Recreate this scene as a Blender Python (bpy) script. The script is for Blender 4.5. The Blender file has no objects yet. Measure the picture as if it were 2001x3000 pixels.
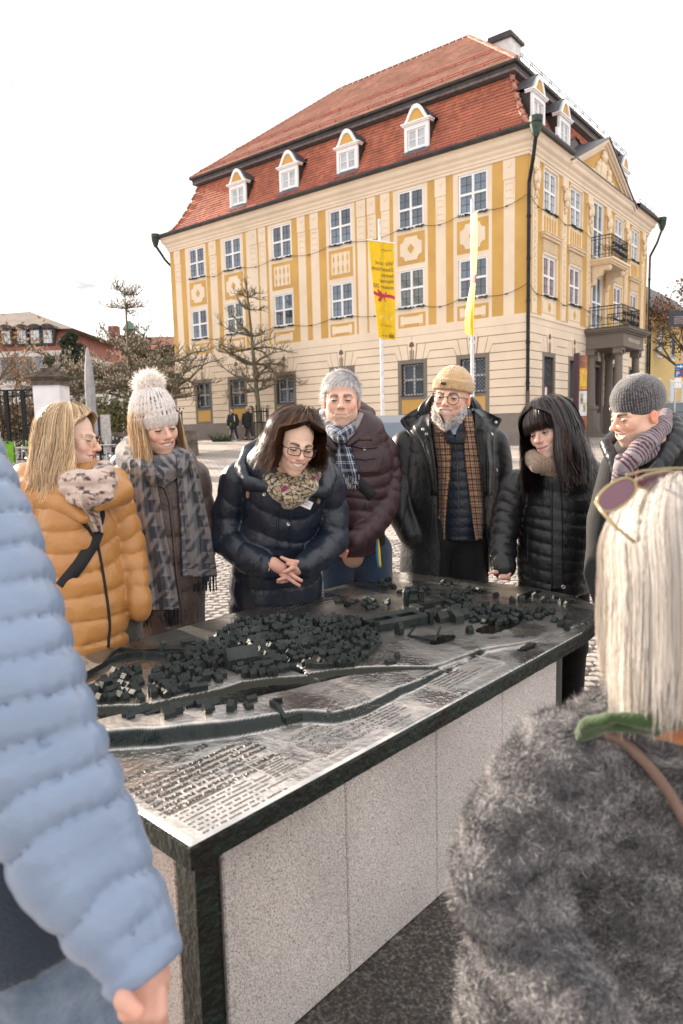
import bpy, bmesh, math, random
import numpy as np
from mathutils import Matrix, Vector, Quaternion
S=bpy.context.scene; D=bpy.data; COL=S.collection
random.seed(7); RNG=np.random.default_rng(7)
sin,cos,pi=math.sin,math.cos,math.pi
# ------------------------------------------------------------------ camera
FPX=2054.0; PIT=.11892; ROL=.02445; HC=1.6
cam=D.cameras.new('camera'); camo=D.objects.new('camera',cam); COL.objects.link(camo); S.camera=camo
f0=np.array([0,cos(PIT),-sin(PIT)]); u0=np.array([0,sin(PIT),cos(PIT)]); r0=np.array([1.,0,0])
RV=cos(ROL)*r0-sin(ROL)*u0; UV=sin(ROL)*r0+cos(ROL)*u0; OC=np.array([0,0,HC])
mw=Matrix.Identity(4)
for i in range(3):
    mw[i][0]=RV[i]; mw[i][1]=UV[i]; mw[i][2]=-f0[i]; mw[i][3]=OC[i]
camo.matrix_world=mw
cam.sensor_fit='VERTICAL'; cam.sensor_height=36.0; cam.sensor_width=24.0; cam.lens=36.0*FPX/3000
cam.clip_start=.05; cam.clip_end=2000
cam.dof.use_dof=True; cam.dof.focus_distance=3.6; cam.dof.aperture_fstop=4.5
def ray(x,y): return f0+RV*(x-1000.5)/FPX-UV*(y-1500)/FPX
def at(x,y,Y): d=ray(x,y); return OC+d*(Y/d[1])
def atz(x,y,z): d=ray(x,y); return OC+d*((z-HC)/d[2])
GS=.03
def gz(Y): return GS*max(0.,Y-3.)
def atg(x,y):   # point of the rising square under a direction
    d=ray(x,y); t=-(HC+3*GS)/(d[2]-GS*d[1]); return OC+d*t
# ------------------------------------------------------------------ daylight
SUN_AZ=math.radians(-48); SUN_EL=math.radians(21)
W=D.worlds.new('World'); S.world=W; W.use_nodes=True
nt=W.node_tree; N=nt.nodes; L=nt.links; N.clear()
out=N.new('ShaderNodeOutputWorld'); bg=N.new('ShaderNodeBackground'); sky=N.new('ShaderNodeTexSky')
sky.sky_type='NISHITA'; sky.sun_disc=False; sky.sun_elevation=SUN_EL; sky.sun_rotation=SUN_AZ
sky.air_density=1.0; sky.dust_density=2.0
tc=N.new('ShaderNodeTexCoord'); mp=N.new('ShaderNodeMapping'); mp.inputs['Scale'].default_value=(1,1,2.6)
nz=N.new('ShaderNodeTexNoise'); nz.inputs['Scale'].default_value=2.6; nz.inputs['Detail'].default_value=7; nz.inputs['Roughness'].default_value=.62
rp=N.new('ShaderNodeValToRGB'); rp.color_ramp.elements[0].position=.30; rp.color_ramp.elements[1].position=.62
rp.color_ramp.elements[0].color=(.70,.70,.70,1); rp.color_ramp.elements[1].color=(1,1,1,1)
mx=N.new('ShaderNodeMix'); mx.data_type='RGBA'; mx.inputs['B'].default_value=(9.6,9.35,9.2,1)
L.new(tc.outputs['Generated'],mp.inputs['Vector']); L.new(mp.outputs[0],nz.inputs['Vector']); L.new(nz.outputs['Fac'],rp.inputs[0])
L.new(rp.outputs[0],mx.inputs['Factor']); L.new(sky.outputs[0],mx.inputs['A']); nz2=N.new('ShaderNodeTexNoise'); nz2.inputs['Scale'].default_value=5.5; nz2.inputs['Detail'].default_value=8; nz2.inputs['Roughness'].default_value=.66; rp2=N.new('ShaderNodeValToRGB')
rp2.color_ramp.elements[0].position=.56; rp2.color_ramp.elements[1].position=.70; rp2.color_ramp.elements[0].color=(1,1,1,1); rp2.color_ramp.elements[1].color=(.46,.455,.47,1)
m2=N.new('ShaderNodeMix'); m2.data_type='RGBA'; m2.blend_type='MULTIPLY'; m2.inputs['Factor'].default_value=1
L.new(mp.outputs[0],nz2.inputs['Vector']); L.new(nz2.outputs['Fac'],rp2.inputs[0]); L.new(mx.outputs['Result'],m2.inputs['A']); L.new(rp2.outputs[0],m2.inputs['B']); L.new(m2.outputs['Result'],bg.inputs[0])
bg.inputs[1].default_value=.08; L.new(bg.outputs[0],out.inputs[0])
sl=D.lights.new('sun','SUN'); sl.energy=5.0; sl.angle=math.radians(1.2); sl.color=(1,.86,.70)
so=D.objects.new('sun',sl); COL.objects.link(so)
sd=Vector((sin(SUN_AZ)*cos(SUN_EL),cos(SUN_AZ)*cos(SUN_EL),sin(SUN_EL)))
so.rotation_euler=sd.to_track_quat('Z','Y').to_euler(); so.location=(-20,20,20)
S.view_settings.view_transform='Standard'; S.view_settings.look='None'; S.view_settings.gamma=1; S.view_settings.exposure=1.32
S.view_settings.use_curve_mapping=False
S.render.engine='CYCLES'; S.cycles.use_denoising=True; S.cycles.max_bounces=6; S.cycles.transparent_max_bounces=8
S.cycles.sample_clamp_indirect=6
# ------------------------------------------------------------------ helpers
MATS={}
def mat(name,col,rough=.7,metal=0.,var=.12,vs=6.,bump=0.,bs=40.,spec=.5,col2=None,island=0.,sheen=0.,coord='Object',attr=None,det=4,trans=0.,coat=0.):
    if name in MATS: return MATS[name]
    m=D.materials.new(name); m.use_nodes=True; t=m.node_tree; n=t.nodes; l=t.links
    b=n['Principled BSDF']; b.inputs['Roughness'].default_value=rough; b.inputs['Metallic'].default_value=metal
    b.inputs['Specular IOR Level'].default_value=spec
    if sheen: b.inputs['Sheen Weight'].default_value=sheen
    if coat: b.inputs['Coat Weight'].default_value=coat; b.inputs['Coat Roughness'].default_value=.08
    c=n.new('ShaderNodeTexCoord'); vec=c.outputs[coord]
    col=tuple(col)+(1,)
    if col2 is None: c2=tuple(max(0,x*(1-2.2*var)) for x in col[:3])+(1,)
    else: c2=tuple(col2)+(1,)
    nz=n.new('ShaderNodeTexNoise'); nz.inputs['Scale'].default_value=vs; nz.inputs['Detail'].default_value=det; nz.inputs['Roughness'].default_value=.6
    l.new(vec,nz.inputs['Vector'])
    rp=n.new('ShaderNodeValToRGB'); rp.color_ramp.elements[0].position=.35; rp.color_ramp.elements[1].position=.62
    rp.color_ramp.elements[0].color=c2; rp.color_ramp.elements[1].color=col
    l.new(nz.outputs['Fac'],rp.inputs[0]); res=rp.outputs[0]
    if attr:
        a=n.new('ShaderNodeAttribute'); a.attribute_name=attr; mm=n.new('ShaderNodeMix'); mm.data_type='RGBA'; mm.blend_type='MULTIPLY'; mm.inputs['Factor'].default_value=1
        l.new(res,mm.inputs['A']); l.new(a.outputs['Color'],mm.inputs['B']); res=mm.outputs['Result']
    if island:
        g=n.new('ShaderNodeNewGeometry'); mr=n.new('ShaderNodeMapRange'); mr.inputs['To Min'].default_value=1-island; mr.inputs['To Max'].default_value=1+island*.6
        l.new(g.outputs['Random Per Island'],mr.inputs['Value'])
        oi=n.new('ShaderNodeObjectInfo')
        mm=n.new('ShaderNodeVectorMath'); mm.operation='SCALE'; l.new(res,mm.inputs[0]); l.new(mr.outputs[0],mm.inputs['Scale']); res=mm.outputs[0]
    l.new(res,b.inputs['Base Color'])
    if trans:
        tr=n.new('ShaderNodeBsdfTranslucent'); l.new(res,tr.inputs[0]); ms=n.new('ShaderNodeMixShader'); ms.inputs[0].default_value=trans
        l.new(b.outputs[0],ms.inputs[1]); l.new(tr.outputs[0],ms.inputs[2]); l.new(ms.outputs[0],n['Material Output'].inputs[0])
    if bump:
        nb=n.new('ShaderNodeTexNoise'); nb.inputs['Scale'].default_value=bs; nb.inputs['Detail'].default_value=5; l.new(vec,nb.inputs['Vector'])
        bp=n.new('ShaderNodeBump'); bp.inputs['Strength'].default_value=bump; bp.inputs['Distance'].default_value=.02; l.new(nb.outputs['Fac'],bp.inputs['Height']); l.new(bp.outputs[0],b.inputs['Normal'])
    MATS[name]=m; return m
def nodes(m): return m.node_tree.nodes,m.node_tree.links,m.node_tree.nodes['Principled BSDF']
def glass(name,col,rough=.06):
    m=mat(name,col,rough,var=.25,vs=1.2); return m
ORG={}
def tag(o,label=None,cat=None,group=None,kind=None):
    if label: o['label']=label
    if cat: o['category']=cat
    if group: o['group']=group
    if kind: o['kind']=kind
    return o
def thing(name,loc,label,cat,group=None):
    o=D.objects.new(name,None); o.empty_display_size=.1; COL.objects.link(o); o.location=tuple(loc)
    ORG[o.name]=np.array([float(x) for x in loc]); return tag(o,label,cat,group)
def org(p): return ORG[p.name] if p is not None else np.zeros(3)
def link(name,me,parent=None,mx=None,kind=None):
    """object on (shared) mesh me; mx = world matrix, else the mesh is already relative to the parent's origin"""
    o=D.objects.new(name,me); COL.objects.link(o)
    if parent is not None: o.parent=parent
    if mx is not None:
        q=Matrix.Translation(Vector([-float(c) for c in org(parent)]))@mx
        if parent is not None and parent.name in LOCM: q=LOCM[parent.name].inverted()@mx
        o.matrix_local=q
    ORG[o.name]=org(parent)
    if kind: o['kind']=kind
    return o
LOCM={}
class MB:
    def __init__(s,M=None): s.v=[]; s.f=[]; s.M=M; s.mi=[]; s.m=0
    def add(s,vs,fs):
        b=len(s.v)
        if s.M is not None: vs=[tuple(s.M@Vector((float(a),float(c),float(d)))) for a,c,d in vs]
        s.v+= [tuple(map(float,v)) for v in vs]; s.f+=[tuple(b+i for i in f) for f in fs]; s.mi+=[s.m]*len(fs); return s
    def box(s,x0,x1,y0,y1,z0,z1):
        return s.add([(x0,y0,z0),(x1,y0,z0),(x1,y1,z0),(x0,y1,z0),(x0,y0,z1),(x1,y0,z1),(x1,y1,z1),(x0,y1,z1)],
            [(0,3,2,1),(4,5,6,7),(0,1,5,4),(1,2,6,5),(2,3,7,6),(3,0,4,7)])
    def prism(s,poly,y0,y1):   # polygon in x,z extruded along y
        n=len(poly); return s.add([(x,y0,z) for x,z in poly]+[(x,y1,z) for x,z in poly],
            [tuple(range(n)),tuple(range(2*n-1,n-1,-1))]+[(i,n+i,n+(i+1)%n,(i+1)%n) for i in range(n)])
    def prismz(s,poly,z0,z1):
        n=len(poly); return s.add([(x,y,z0) for x,y in poly]+[(x,y,z1) for x,y in poly],
            [tuple(range(n-1,-1,-1)),tuple(range(n,2*n))]+[(i,(i+1)%n,n+(i+1)%n,n+i) for i in range(n)])
    def tube(s,pts,r,n=6,cap=True):
        pts=[Vector([float(c) for c in p]) for p in pts]; k=len(pts)
        rs=r if hasattr(r,'__len__') else [r]*k
        t0=(pts[1]-pts[0]).normalized(); ref=Vector((0,0,1)) if abs(t0.z)<.9 else Vector((1,0,0))
        u=t0.cross(ref).normalized(); vs=[]
        for i,p in enumerate(pts):
            t=(pts[min(i+1,k-1)]-pts[max(i-1,0)]).normalized()
            u=(u-t*u.dot(t)); u=u.normalized() if u.length>1e-6 else t.orthogonal().normalized()
            w=t.cross(u)
            for j in range(n):
                a=2*pi*j/n; vs.append(tuple(p+(u*cos(a)+w*sin(a))*rs[i]))
        fs=[(i*n+j,i*n+(j+1)%n,(i+1)*n+(j+1)%n,(i+1)*n+j) for i in range(k-1) for j in range(n)]
        if cap: fs+=[tuple(range(n-1,-1,-1)),tuple(range((k-1)*n,k*n))]
        return s.add(vs,fs)
    def lathe(s,prof,c=(0,0,0),n=16):   # prof: (r,z)
        vs=[(c[0]+r*cos(2*pi*j/n),c[1]+r*sin(2*pi*j/n),c[2]+z) for r,z in prof for j in range(n)]
        k=len(prof); fs=[(i*n+j,i*n+(j+1)%n,(i+1)*n+(j+1)%n,(i+1)*n+j) for i in range(k-1) for j in range(n)]
        fs+=[tuple(range(n-1,-1,-1)),tuple(range((k-1)*n,k*n))]
        return s.add(vs,fs)
    def ell(s,c,r,n=10,k=6,rot=None):
        vs=[];R=rot or Matrix.Identity(3)
        for i in range(k+1):
            a=pi*i/k
            for j in range(n):
                b=2*pi*j/n; vs.append(tuple(Vector(c)+R@Vector((r[0]*sin(a)*cos(b),r[1]*sin(a)*sin(b),r[2]*cos(a)))))
        return s.add(vs,[(i*n+j,(i+1)*n+j,(i+1)*n+(j+1)%n,i*n+(j+1)%n) for i in range(k) for j in range(n)])
    def mesh(s,name,m,o=(0,0,0),smooth=False,recalc=True,doubles=True):
        me=D.meshes.new(name); o=np.array(o,float)
        me.from_pydata([tuple(np.array(v)-o) for v in s.v] if abs(o).max()>0 else s.v,[],s.f)
        ms=m if isinstance(m,(list,tuple)) else [m]
        for q in ms: me.materials.append(q)
        if len(ms)>1: me.polygons.foreach_set('material_index',s.mi)
        if recalc:
            bm=bmesh.new(); bm.from_mesh(me)
            if doubles: bmesh.ops.remove_doubles(bm,verts=bm.verts,dist=1e-5)
            bmesh.ops.recalc_face_normals(bm,faces=bm.faces); bm.to_mesh(me); bm.free()
        if smooth: me.shade_smooth()
        return me
    def build(s,name,m,parent=None,smooth=False,kind=None,recalc=True,doubles=True):
        return link(name,s.mesh(name,m,org(parent),smooth,recalc,doubles),parent,None,kind)
def txt(body,size,ext=.004,align='LEFT',sx=1.):
    """lettering as mesh data in the x,z plane facing -y; returns verts, faces"""
    c=D.curves.new('lettering','FONT'); c.body=body; c.size=size; c.extrude=ext; c.align_x=align; c.resolution_u=2
    o=D.objects.new('lettering',c); COL.objects.link(o); dg=bpy.context.evaluated_depsgraph_get()
    me=o.evaluated_get(dg).to_mesh(); vs=[(v.co.x*sx,-v.co.z,v.co.y) for v in me.vertices]; fs=[tuple(p.vertices) for p in me.polygons]
    o.evaluated_get(dg).to_mesh_clear(); D.objects.remove(o); D.curves.remove(c); return vs,fs
def fbm(p,sc=1.,oct=3):
    """cheap smooth noise of points (n,3) -> about -1..1"""
    p=np.asarray(p,float)*sc; r=0; a=.6
    for i in range(oct):
        k=2.03**i
        r=r+a*(np.sin(p[...,0]*k*1.7+1.3*np.sin(p[...,1]*k*1.1+i)+i*2.1)*np.sin(p[...,1]*k*1.9+1.1*np.sin(p[...,2]*k*1.3+2*i)+.7)+np.sin(p[...,2]*k*2.1+1.2*np.sin(p[...,0]*k*.9)+i))*.5
        a*=.55
    return r
# ------------------------------------------------------------------ ground
paving=mat('setts_far',(.40,.355,.32),.8,var=.1,vs=1.5)
n,l,bs=nodes(paving)
tcn=n.new('ShaderNodeTexCoord'); mpn=n.new('ShaderNodeMapping'); mpn.inputs['Rotation'].default_value=(0,0,.5)
br=n.new('ShaderNodeTexBrick'); br.inputs['Scale'].default_value=1.; br.inputs['Brick Width'].default_value=.20; br.inputs['Row Height'].default_value=.11; br.inputs['Mortar Size'].default_value=.012; br.inputs['Mortar Smooth'].default_value=.3; br.inputs['Bias'].default_value=.0
br.inputs['Color1'].default_value=(.40,.35,.315,1); br.inputs['Color2'].default_value=(.30,.265,.24,1); br.inputs['Mortar'].default_value=(.14,.12,.11,1)
nzz=n.new('ShaderNodeTexNoise'); nzz.inputs['Scale'].default_value=.9; nzz.inputs['Detail'].default_value=6
wv=n.new('ShaderNodeMix'); wv.data_type='VECTOR'; wv.inputs['Factor'].default_value=.035
l.new(tcn.outputs['Object'],mpn.inputs['Vector']); l.new(tcn.outputs['Object'],nzz.inputs['Vector'])
l.new(mpn.outputs[0],wv.inputs['A']); l.new(nzz.outputs['Color'],wv.inputs['B']); l.new(wv.outputs['Result'],br.inputs['Vector'])
mm=n.new('ShaderNodeMix'); mm.data_type='RGBA'; mm.blend_type='MULTIPLY'; mm.inputs['Factor'].default_value=.5
rr_=n.new('ShaderNodeValToRGB'); rr_.color_ramp.elements[0].position=.3; rr_.color_ramp.elements[0].color=(.55,.55,.55,1); rr_.color_ramp.elements[1].position=.7; rr_.color_ramp.elements[1].color=(1.15,1.12,1.08,1)
l.new(nzz.outputs['Fac'],rr_.inputs[0]); l.new(br.outputs['Color'],mm.inputs['A']); l.new(rr_.outputs[0],mm.inputs['B']); l.new(mm.outputs['Result'],bs.inputs['Base Color'])
bp=n.new('ShaderNodeBump'); bp.inputs['Strength'].default_value=.6; bp.inputs['Distance'].default_value=.02; bp.invert=True
l.new(br.outputs['Fac'],bp.inputs['Height']); l.new(bp.outputs[0],bs.inputs['Normal'])
b=MB(); b.add([(-260,-20,0),(260,-20,0),(260,3,0),(-260,3,0),(260,120,gz(120)),(-260,120,gz(120)),(260,900,gz(120)),(-260,900,gz(120))],[(0,1,2,3),(3,2,4,5),(5,4,6,7)])
gr=b.build('ground',paving,None,recalc=False); gr['kind']='structure'
# ------------------------------------------------------------------ the yellow museum
CB=np.array([7.545,28.5,0.]); AN=math.radians(51.348)
dl=np.array([-sin(AN),cos(AN),0]); dr=np.array([cos(AN),sin(AN),0]); UPV=np.array([0,0,1.])
def frame(X,Y,Z,o):
    m=Matrix.Identity(4)
    for i in range(3): m[i][0]=X[i]; m[i][1]=Y[i]; m[i][2]=Z[i]; m[i][3]=o[i]
    return m
ML=frame(dl,-dr,UPV,CB); MR=frame(-dr,-dl,UPV,CB)
cream=mat('cream_plaster',(.79,.645,.495),.85,var=.055,vs=.55,bump=.08,bs=30)
yellow=mat('ochre_plaster',(.60,.35,.098),.85,var=.075,vs=.6,bump=.08,bs=30)
greyp=mat('grey_plaster',(.20,.17,.145),.85,var=.06,vs=1.5,bump=.1,bs=25)
greyd=mat('grey_joint',(.15,.115,.09),.9,var=.05)
plin=mat('plinth_render',(.235,.20,.175),.9,var=.08,vs=1.2,bump=.35,bs=18)
white=mat('white_paint',(.80,.79,.79),.5,var=.02)
gdark=mat('window_glass',(.045,.06,.085),.05,spec=.9,var=.3,vs=.7,col2=(.10,.13,.17))
n,l,bs=nodes(gdark); oi=n.new('ShaderNodeObjectInfo'); src=bs.inputs['Base Color'].links[0].from_socket; mr=n.new('ShaderNodeMapRange'); mr.inputs['To Min'].default_value=.55; mr.inputs['To Max'].default_value=1.9; l.new(oi.outputs['Random'],mr.inputs['Value']); vm=n.new('ShaderNodeVectorMath'); vm.operation='SCALE'; l.new(src,vm.inputs[0]); l.new(mr.outputs[0],vm.inputs['Scale']); l.new(vm.outputs[0],bs.inputs['Base Color'])
gcurt=mat('curtained_glass',(.46,.50,.53),.12,spec=.8,var=.15,vs=1.5)
lead=mat('lead_bar',(.05,.05,.055),.6)
metal_d=mat('dark_sheet_metal',(.055,.047,.045),.55,metal=.3,var=.2,vs=3)
zinc=mat('lead_flashing',(.10,.10,.115),.5,metal=.4,var=.15,vs=3)
tile=mat('roof_tile_clay',(.46,.145,.082),.75,var=.16,vs=1.1,island=.22,bump=.1,bs=20)
tileu=mat('sunlit_tone_roof_tile',(.56,.335,.26),.75,var=.10,vs=.8,island=.16)  # upper roof: grazing sunlight put into a paler tile colour
redm=mat('red_guard_metal',(.34,.055,.035),.5)
iron=mat('black_iron',(.012,.013,.016),.5,metal=.5)
fir=mat('fir_garland',(.012,.025,.014),.8)
stucco=mat('stucco_ornament',(.80,.64,.45),.85,var=.05,vs=4)
mus=thing('museum_building',CB,'yellow and cream baroque museum with red mansard roof and dormers','building')
mo=CB
LW=[(1.73,3.06),(4.75,6.05),(8.67,10.0),(12.46,13.78),(16.06,17.35),(18.98,20.28)]
RWN=[(1.50,2.88),(4.40,5.79),(10.43,11.74),(13.24,14.46)]   # + the door axis 7.35..8.75
HU=[(6.86,8.45),(10.23,11.80)]
GL=[(1.80,2.98),(4.8,5.98),(8.8,10.0),(12.58,13.78),(16.15,17.3),(19.0,20.1)]
GR=[(1.65,2.7),(4.55,5.55),(10.5,11.5),(13.4,14.4)]
LEN,WID=21.95,16.3
def wallholes(b,x0,x1,z0,z1,holes,y,dep):
    xs=sorted({x0,x1,*[h[0] for h in holes],*[h[1] for h in holes]}); zs=sorted({z0,z1,*[h[2] for h in holes],*[h[3] for h in holes]})
    for i in range(len(xs)-1):
        for j in range(len(zs)-1):
            cx=(xs[i]+xs[i+1])/2; cz=(zs[j]+zs[j+1])/2
            if any(h[0]<cx<h[1] and h[2]<cz<h[3] for h in holes): continue
            b.add([(xs[i],y,zs[j]),(xs[i+1],y,zs[j]),(xs[i+1],y,zs[j+1]),(xs[i],y,zs[j+1])],[(0,1,2,3)])
    for a,c,d,e in holes:
        b.add([(a,y,d),(c,y,d),(c,y,e),(a,y,e),(a,y-dep,d),(c,y-dep,d),(c,y-dep,e),(a,y-dep,e)],[(0,4,5,1),(1,5,6,2),(2,6,7,3),(3,7,4,0)])
# walls: upper storeys
b=MB(ML); hs=[(a,c,z0,z1) for a,c in LW for z0,z1 in HU]
wallholes(b,0,LEN,5.6,12.4,hs,0,.16)
b.build('wall',cream,mus,recalc=False)
b=MB(ML); wallholes(b,0,LEN,1.9,5.6,[(a,c,2.98,4.38) for a,c in GL],-.03,.32); b.build('wall',greyd,mus,recalc=False)
b=MB(MR); hs=[(-c,-a,z0,z1) for a,c in RWN for z0,z1 in HU]+[(-8.75,-7.35,6.0,8.75),(-8.75,-7.35,9.3,12.0)]
wallholes(b,-WID,0,5.6,12.4,hs,0,.18); b.build('wall',cream,mus,recalc=False)
b=MB(MR); wallholes(b,-WID,0,.6,5.6,[(-c,-a,2.7,4.38) for a,c in GR]+[(-8.75,-7.35,1.2,5.2)],-.03,.3); b.build('wall',greyd,mus,recalc=False)
b=MB(ML); b.box(-.0,LEN,-WID,-WID+.3,.3,12.4).box(LEN-.3,LEN-.001,-WID,-.05,.3,12.4).box(.2,LEN-.2,-WID+.2,-.5,12.2,12.4).box(.4,LEN-.4,-.9,-.8,1,12.3); b.box(.7,.8,-WID+.3,-1,1,12.3); b.build('back_wall',plin,mus)
# plinth
b=MB(ML); b.box(-.06,LEN+.06,-.5,.06,.2,2.03).box(-.06,.44,-WID-.06,-.5,.2,2.03); b.build('plinth',plin,mus)
# risalit band: cream strip proud of the middle of the long side
def strip(M,x0,x1,z0,z1,y0,y1,m,name='stripe_panel'):
    return MB(M).box(x0,x1,y0,y1,z0,z1).build(name,m,mus)
ST=[(0,.54),(1.02,1.52),(3.3,3.65),(4.15,4.54),(6.32,6.51),(6.97,7.26),(7.74,7.85),(8.35,8.46),(10.2,10.66),(11.19,11.51),(12.02,12.4),(14.06,14.21),(14.72,14.83),(15.66,15.88),(17.63,17.97),(18.57,18.84),(20.61,21.03),(21.57,21.95)]
for a,c in ST: strip(ML,a,c,5.97,11.93,-.05,.006,yellow)
# pilaster reliefs: faint raised frames near the capitals
PIL=[(.54,1.02),(3.65,4.15),(6.51,6.97),(7.3,7.72),(7.85,8.33),(10.68,11.17),(11.52,12.0),(14.22,14.7),(14.85,15.4),(18.0,18.55),(21.05,21.55)]
for a,c in PIL:
    b=MB(ML); w=c-a; x=(a+c)/2
    b.box(a-.02,c+.02,-.02,.03,11.2,11.93)
    for z in (10.2,10.45,10.75,11.0): b.tube([(a+.1,.004,z),(x-.03,.008,z+.05),(c-.1,.004,z+.02)],.014,4)
    b.tube([(a+.08,.003,10.1),(a+.08,.003,11.1)],.012,4).tube([(c-.08,.003,10.1),(c-.08,.003,11.1)],.012,4)
    b.tube([(x-.12,.03,11.75),(x,.036,11.6),(x+.12,.03,11.75)],.02,4)
    b.build('pilaster',cream,mus)
# parapet panels under the upper windows
def rrect(x0,x1,z0,z1,r,n=5):
    p=[]
    for cx,cz,a0 in ((x0,z0,90),(x1,z0,180),(x1,z1,270),(x0,z1,0)):
        for k in range(n+1):
            a=math.radians(a0-90*k/n); p.append((cx+r*cos(a),cz+r*sin(a)))
    return p
def quatre(x,z,r):
    p=[]
    for k in range(24):
        a=2*pi*k/24; q=r*(.78+.25*abs(cos(2*a))); p.append((x+q*cos(a),z+q*1.25*sin(a)))
    return p
for i,(a,c) in enumerate(LW):
    x0,x1=a-.06,c+.06; xm=(a+c)/2
    strip(ML,x0,x1,8.68,10.0,-.05,.008,yellow,'spandrel_panel')
    b=MB(ML); b2=MB(ML)
    if i in (0,1,4,5):
        b.prism(rrect(x0+.15,x1-.15,8.84,9.84,.24),-.02,.022); b2.prism(quatre(xm,9.34,.15),-.01,.03)
    else:
        b.box(x0+.17,x1-.17,-.02,.022,8.85,9.83)
        for k in range(4):
            xx=x0+.17+(x1-x0-.34)*(k+.5)/4
            for zz in (9.1,9.56): b2.prism([(xx+.055*cos(t)*.9,zz+.15*max(-1,min(1,1.3*sin(t)))) for t in np.linspace(0,2*pi,11)[:-1]],-.01,.03)
            for zz in (8.9,9.33,9.78): b2.prism([(xx+.03*cos(t),zz+.03*sin(t)) for t in np.linspace(0,2*pi,7)[:-1]],-.01,.03)
    p=b.build('cartouche',cream,mus); b2.build('medallion',yellow,p)
    strip(ML,x0,x1,5.97,6.58,-.05,.008,yellow,'apron_panel')
    b=MB(ML); b.box(x0+.32,x1-.32,-.02,.022,6.12,6.44).box(x0+.12,x0+.32,-.02,.026,6.1,6.48).box(x1-.32,x1-.12,-.02,.026,6.1,6.48)
    for k in range(3):
        b.box(x0+.12+.07*k,x0+.17+.07*k,-.01,.026,6.03,6.08).box(x1-.32+.07*k,x1-.27+.07*k,-.01,.026,6.03,6.08)
    b.build('cartouche',cream,mus)
# windows -----------------------------------------------------------------
def window_meshes(w,h,key,bars=True,gm=gdark):
    b=MB(); t=.075
    b.box(0,t,-.13,-.02,0,h).box(w-t,w,-.13,-.02,0,h).box(t,w-t,-.13,-.02,0,t).box(t,w-t,-.13,-.02,h-t,h)
    b.box(w/2-.05,w/2+.05,-.13,-.01,t,h-t)
    hb=h*.5; b.box(t,w/2-.05,-.125,-.015,hb-.045,hb+.045).box(w/2+.05,w-t,-.125,-.015,hb-.045,hb+.045)
    b.box(-.05,w+.05,-.03,.035,-.05,0).box(-.03,w+.03,-.02,.015,h,h+.03)
    fr=b.mesh('window',white)
    pw=w/2-.05-t; ph=h/2-.045-t
    pn=MB().box(0,pw,-.004,.004,0,ph).mesh('pane',gm)
    g=MB(); g.box(pw/2-.009,pw/2+.009,.005,.016,0,ph).box(0,pw/2-.0095,.005,.016,ph/2-.008,ph/2+.008).box(pw/2+.0095,pw,.005,.016,ph/2-.008,ph/2+.008)
    gb=g.mesh('glazing_bar',lead)
    return dict(f=fr,p=pn,g=gb,pos=[(t,-.08,t),(w/2+.05,-.08,t),(t,-.08,hb+.045),(w/2+.05,-.08,hb+.045)])
def garland_mesh(w):
    b=MB(); r=random.Random(3)
    for k in range(int(w*75)):
        x=r.uniform(-.04,w+.04); z=r.uniform(-.075,.0); a=r.uniform(-.06,.06)
        b.tube([(x,.05,z),(x+a,.05+r.uniform(.02,.08),z+r.uniform(-.07,.05))],[.022,.006],3)
    return b.mesh('garland',fir)
def put_window(M,x,z,ws,gar=None,bars=True,label=None):
    mw=M@Matrix.Translation((x,0,z)); o=link('window',ws['f'],mus,mw); LOCM[o.name]=mw
    for p in ws['pos']:
        q=mw@Matrix.Translation(p); link('pane',ws['p'],o,q)
        if bars: link('glazing_bar',ws['g'],o,q)
    if gar: link('garland',gar,o,mw,'stuff')
    return o
wm=window_meshes(1.32,1.58,'u'); wmc=window_meshes(1.32,1.58,'c',gm=gcurt); gm_=garland_mesh(1.32)
gcurt2=mat('grey_green_glass',(.16,.19,.17),.06,spec=.9,var=.4,vs=1.6)
wmg=window_meshes(1.32,1.6,'g',gm=gcurt2)
for i,(a,c) in enumerate(LW):
    for j,(z0,z1) in enumerate(HU):
        put_window(ML,a-.01+.0*i,z0,wmg if (j==0 and i in (1,4)) else wm,gm_)
wr=window_meshes(1.30,1.58,'r',gm=gcurt); gr_=garland_mesh(1.30)
wr2=window_meshes(1.30,1.58,'r2',gm=mat('reflecting_glass',(.26,.24,.26),.05,spec=.9,var=.5,vs=.9,col2=(.20,.06,.045)))
for i,(a,c) in enumerate(RWN):
    for j,(z0,z1) in enumerate(HU): put_window(MR,-(a+c)/2-.65,z0,wr if j else wr2,gr_)
# balcony doors
wd=window_meshes(1.30,2.5,'d',gm=gdark)
for z in (6.05,9.4):
    put_window(MR,-8.7,z,wd,None)
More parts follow.
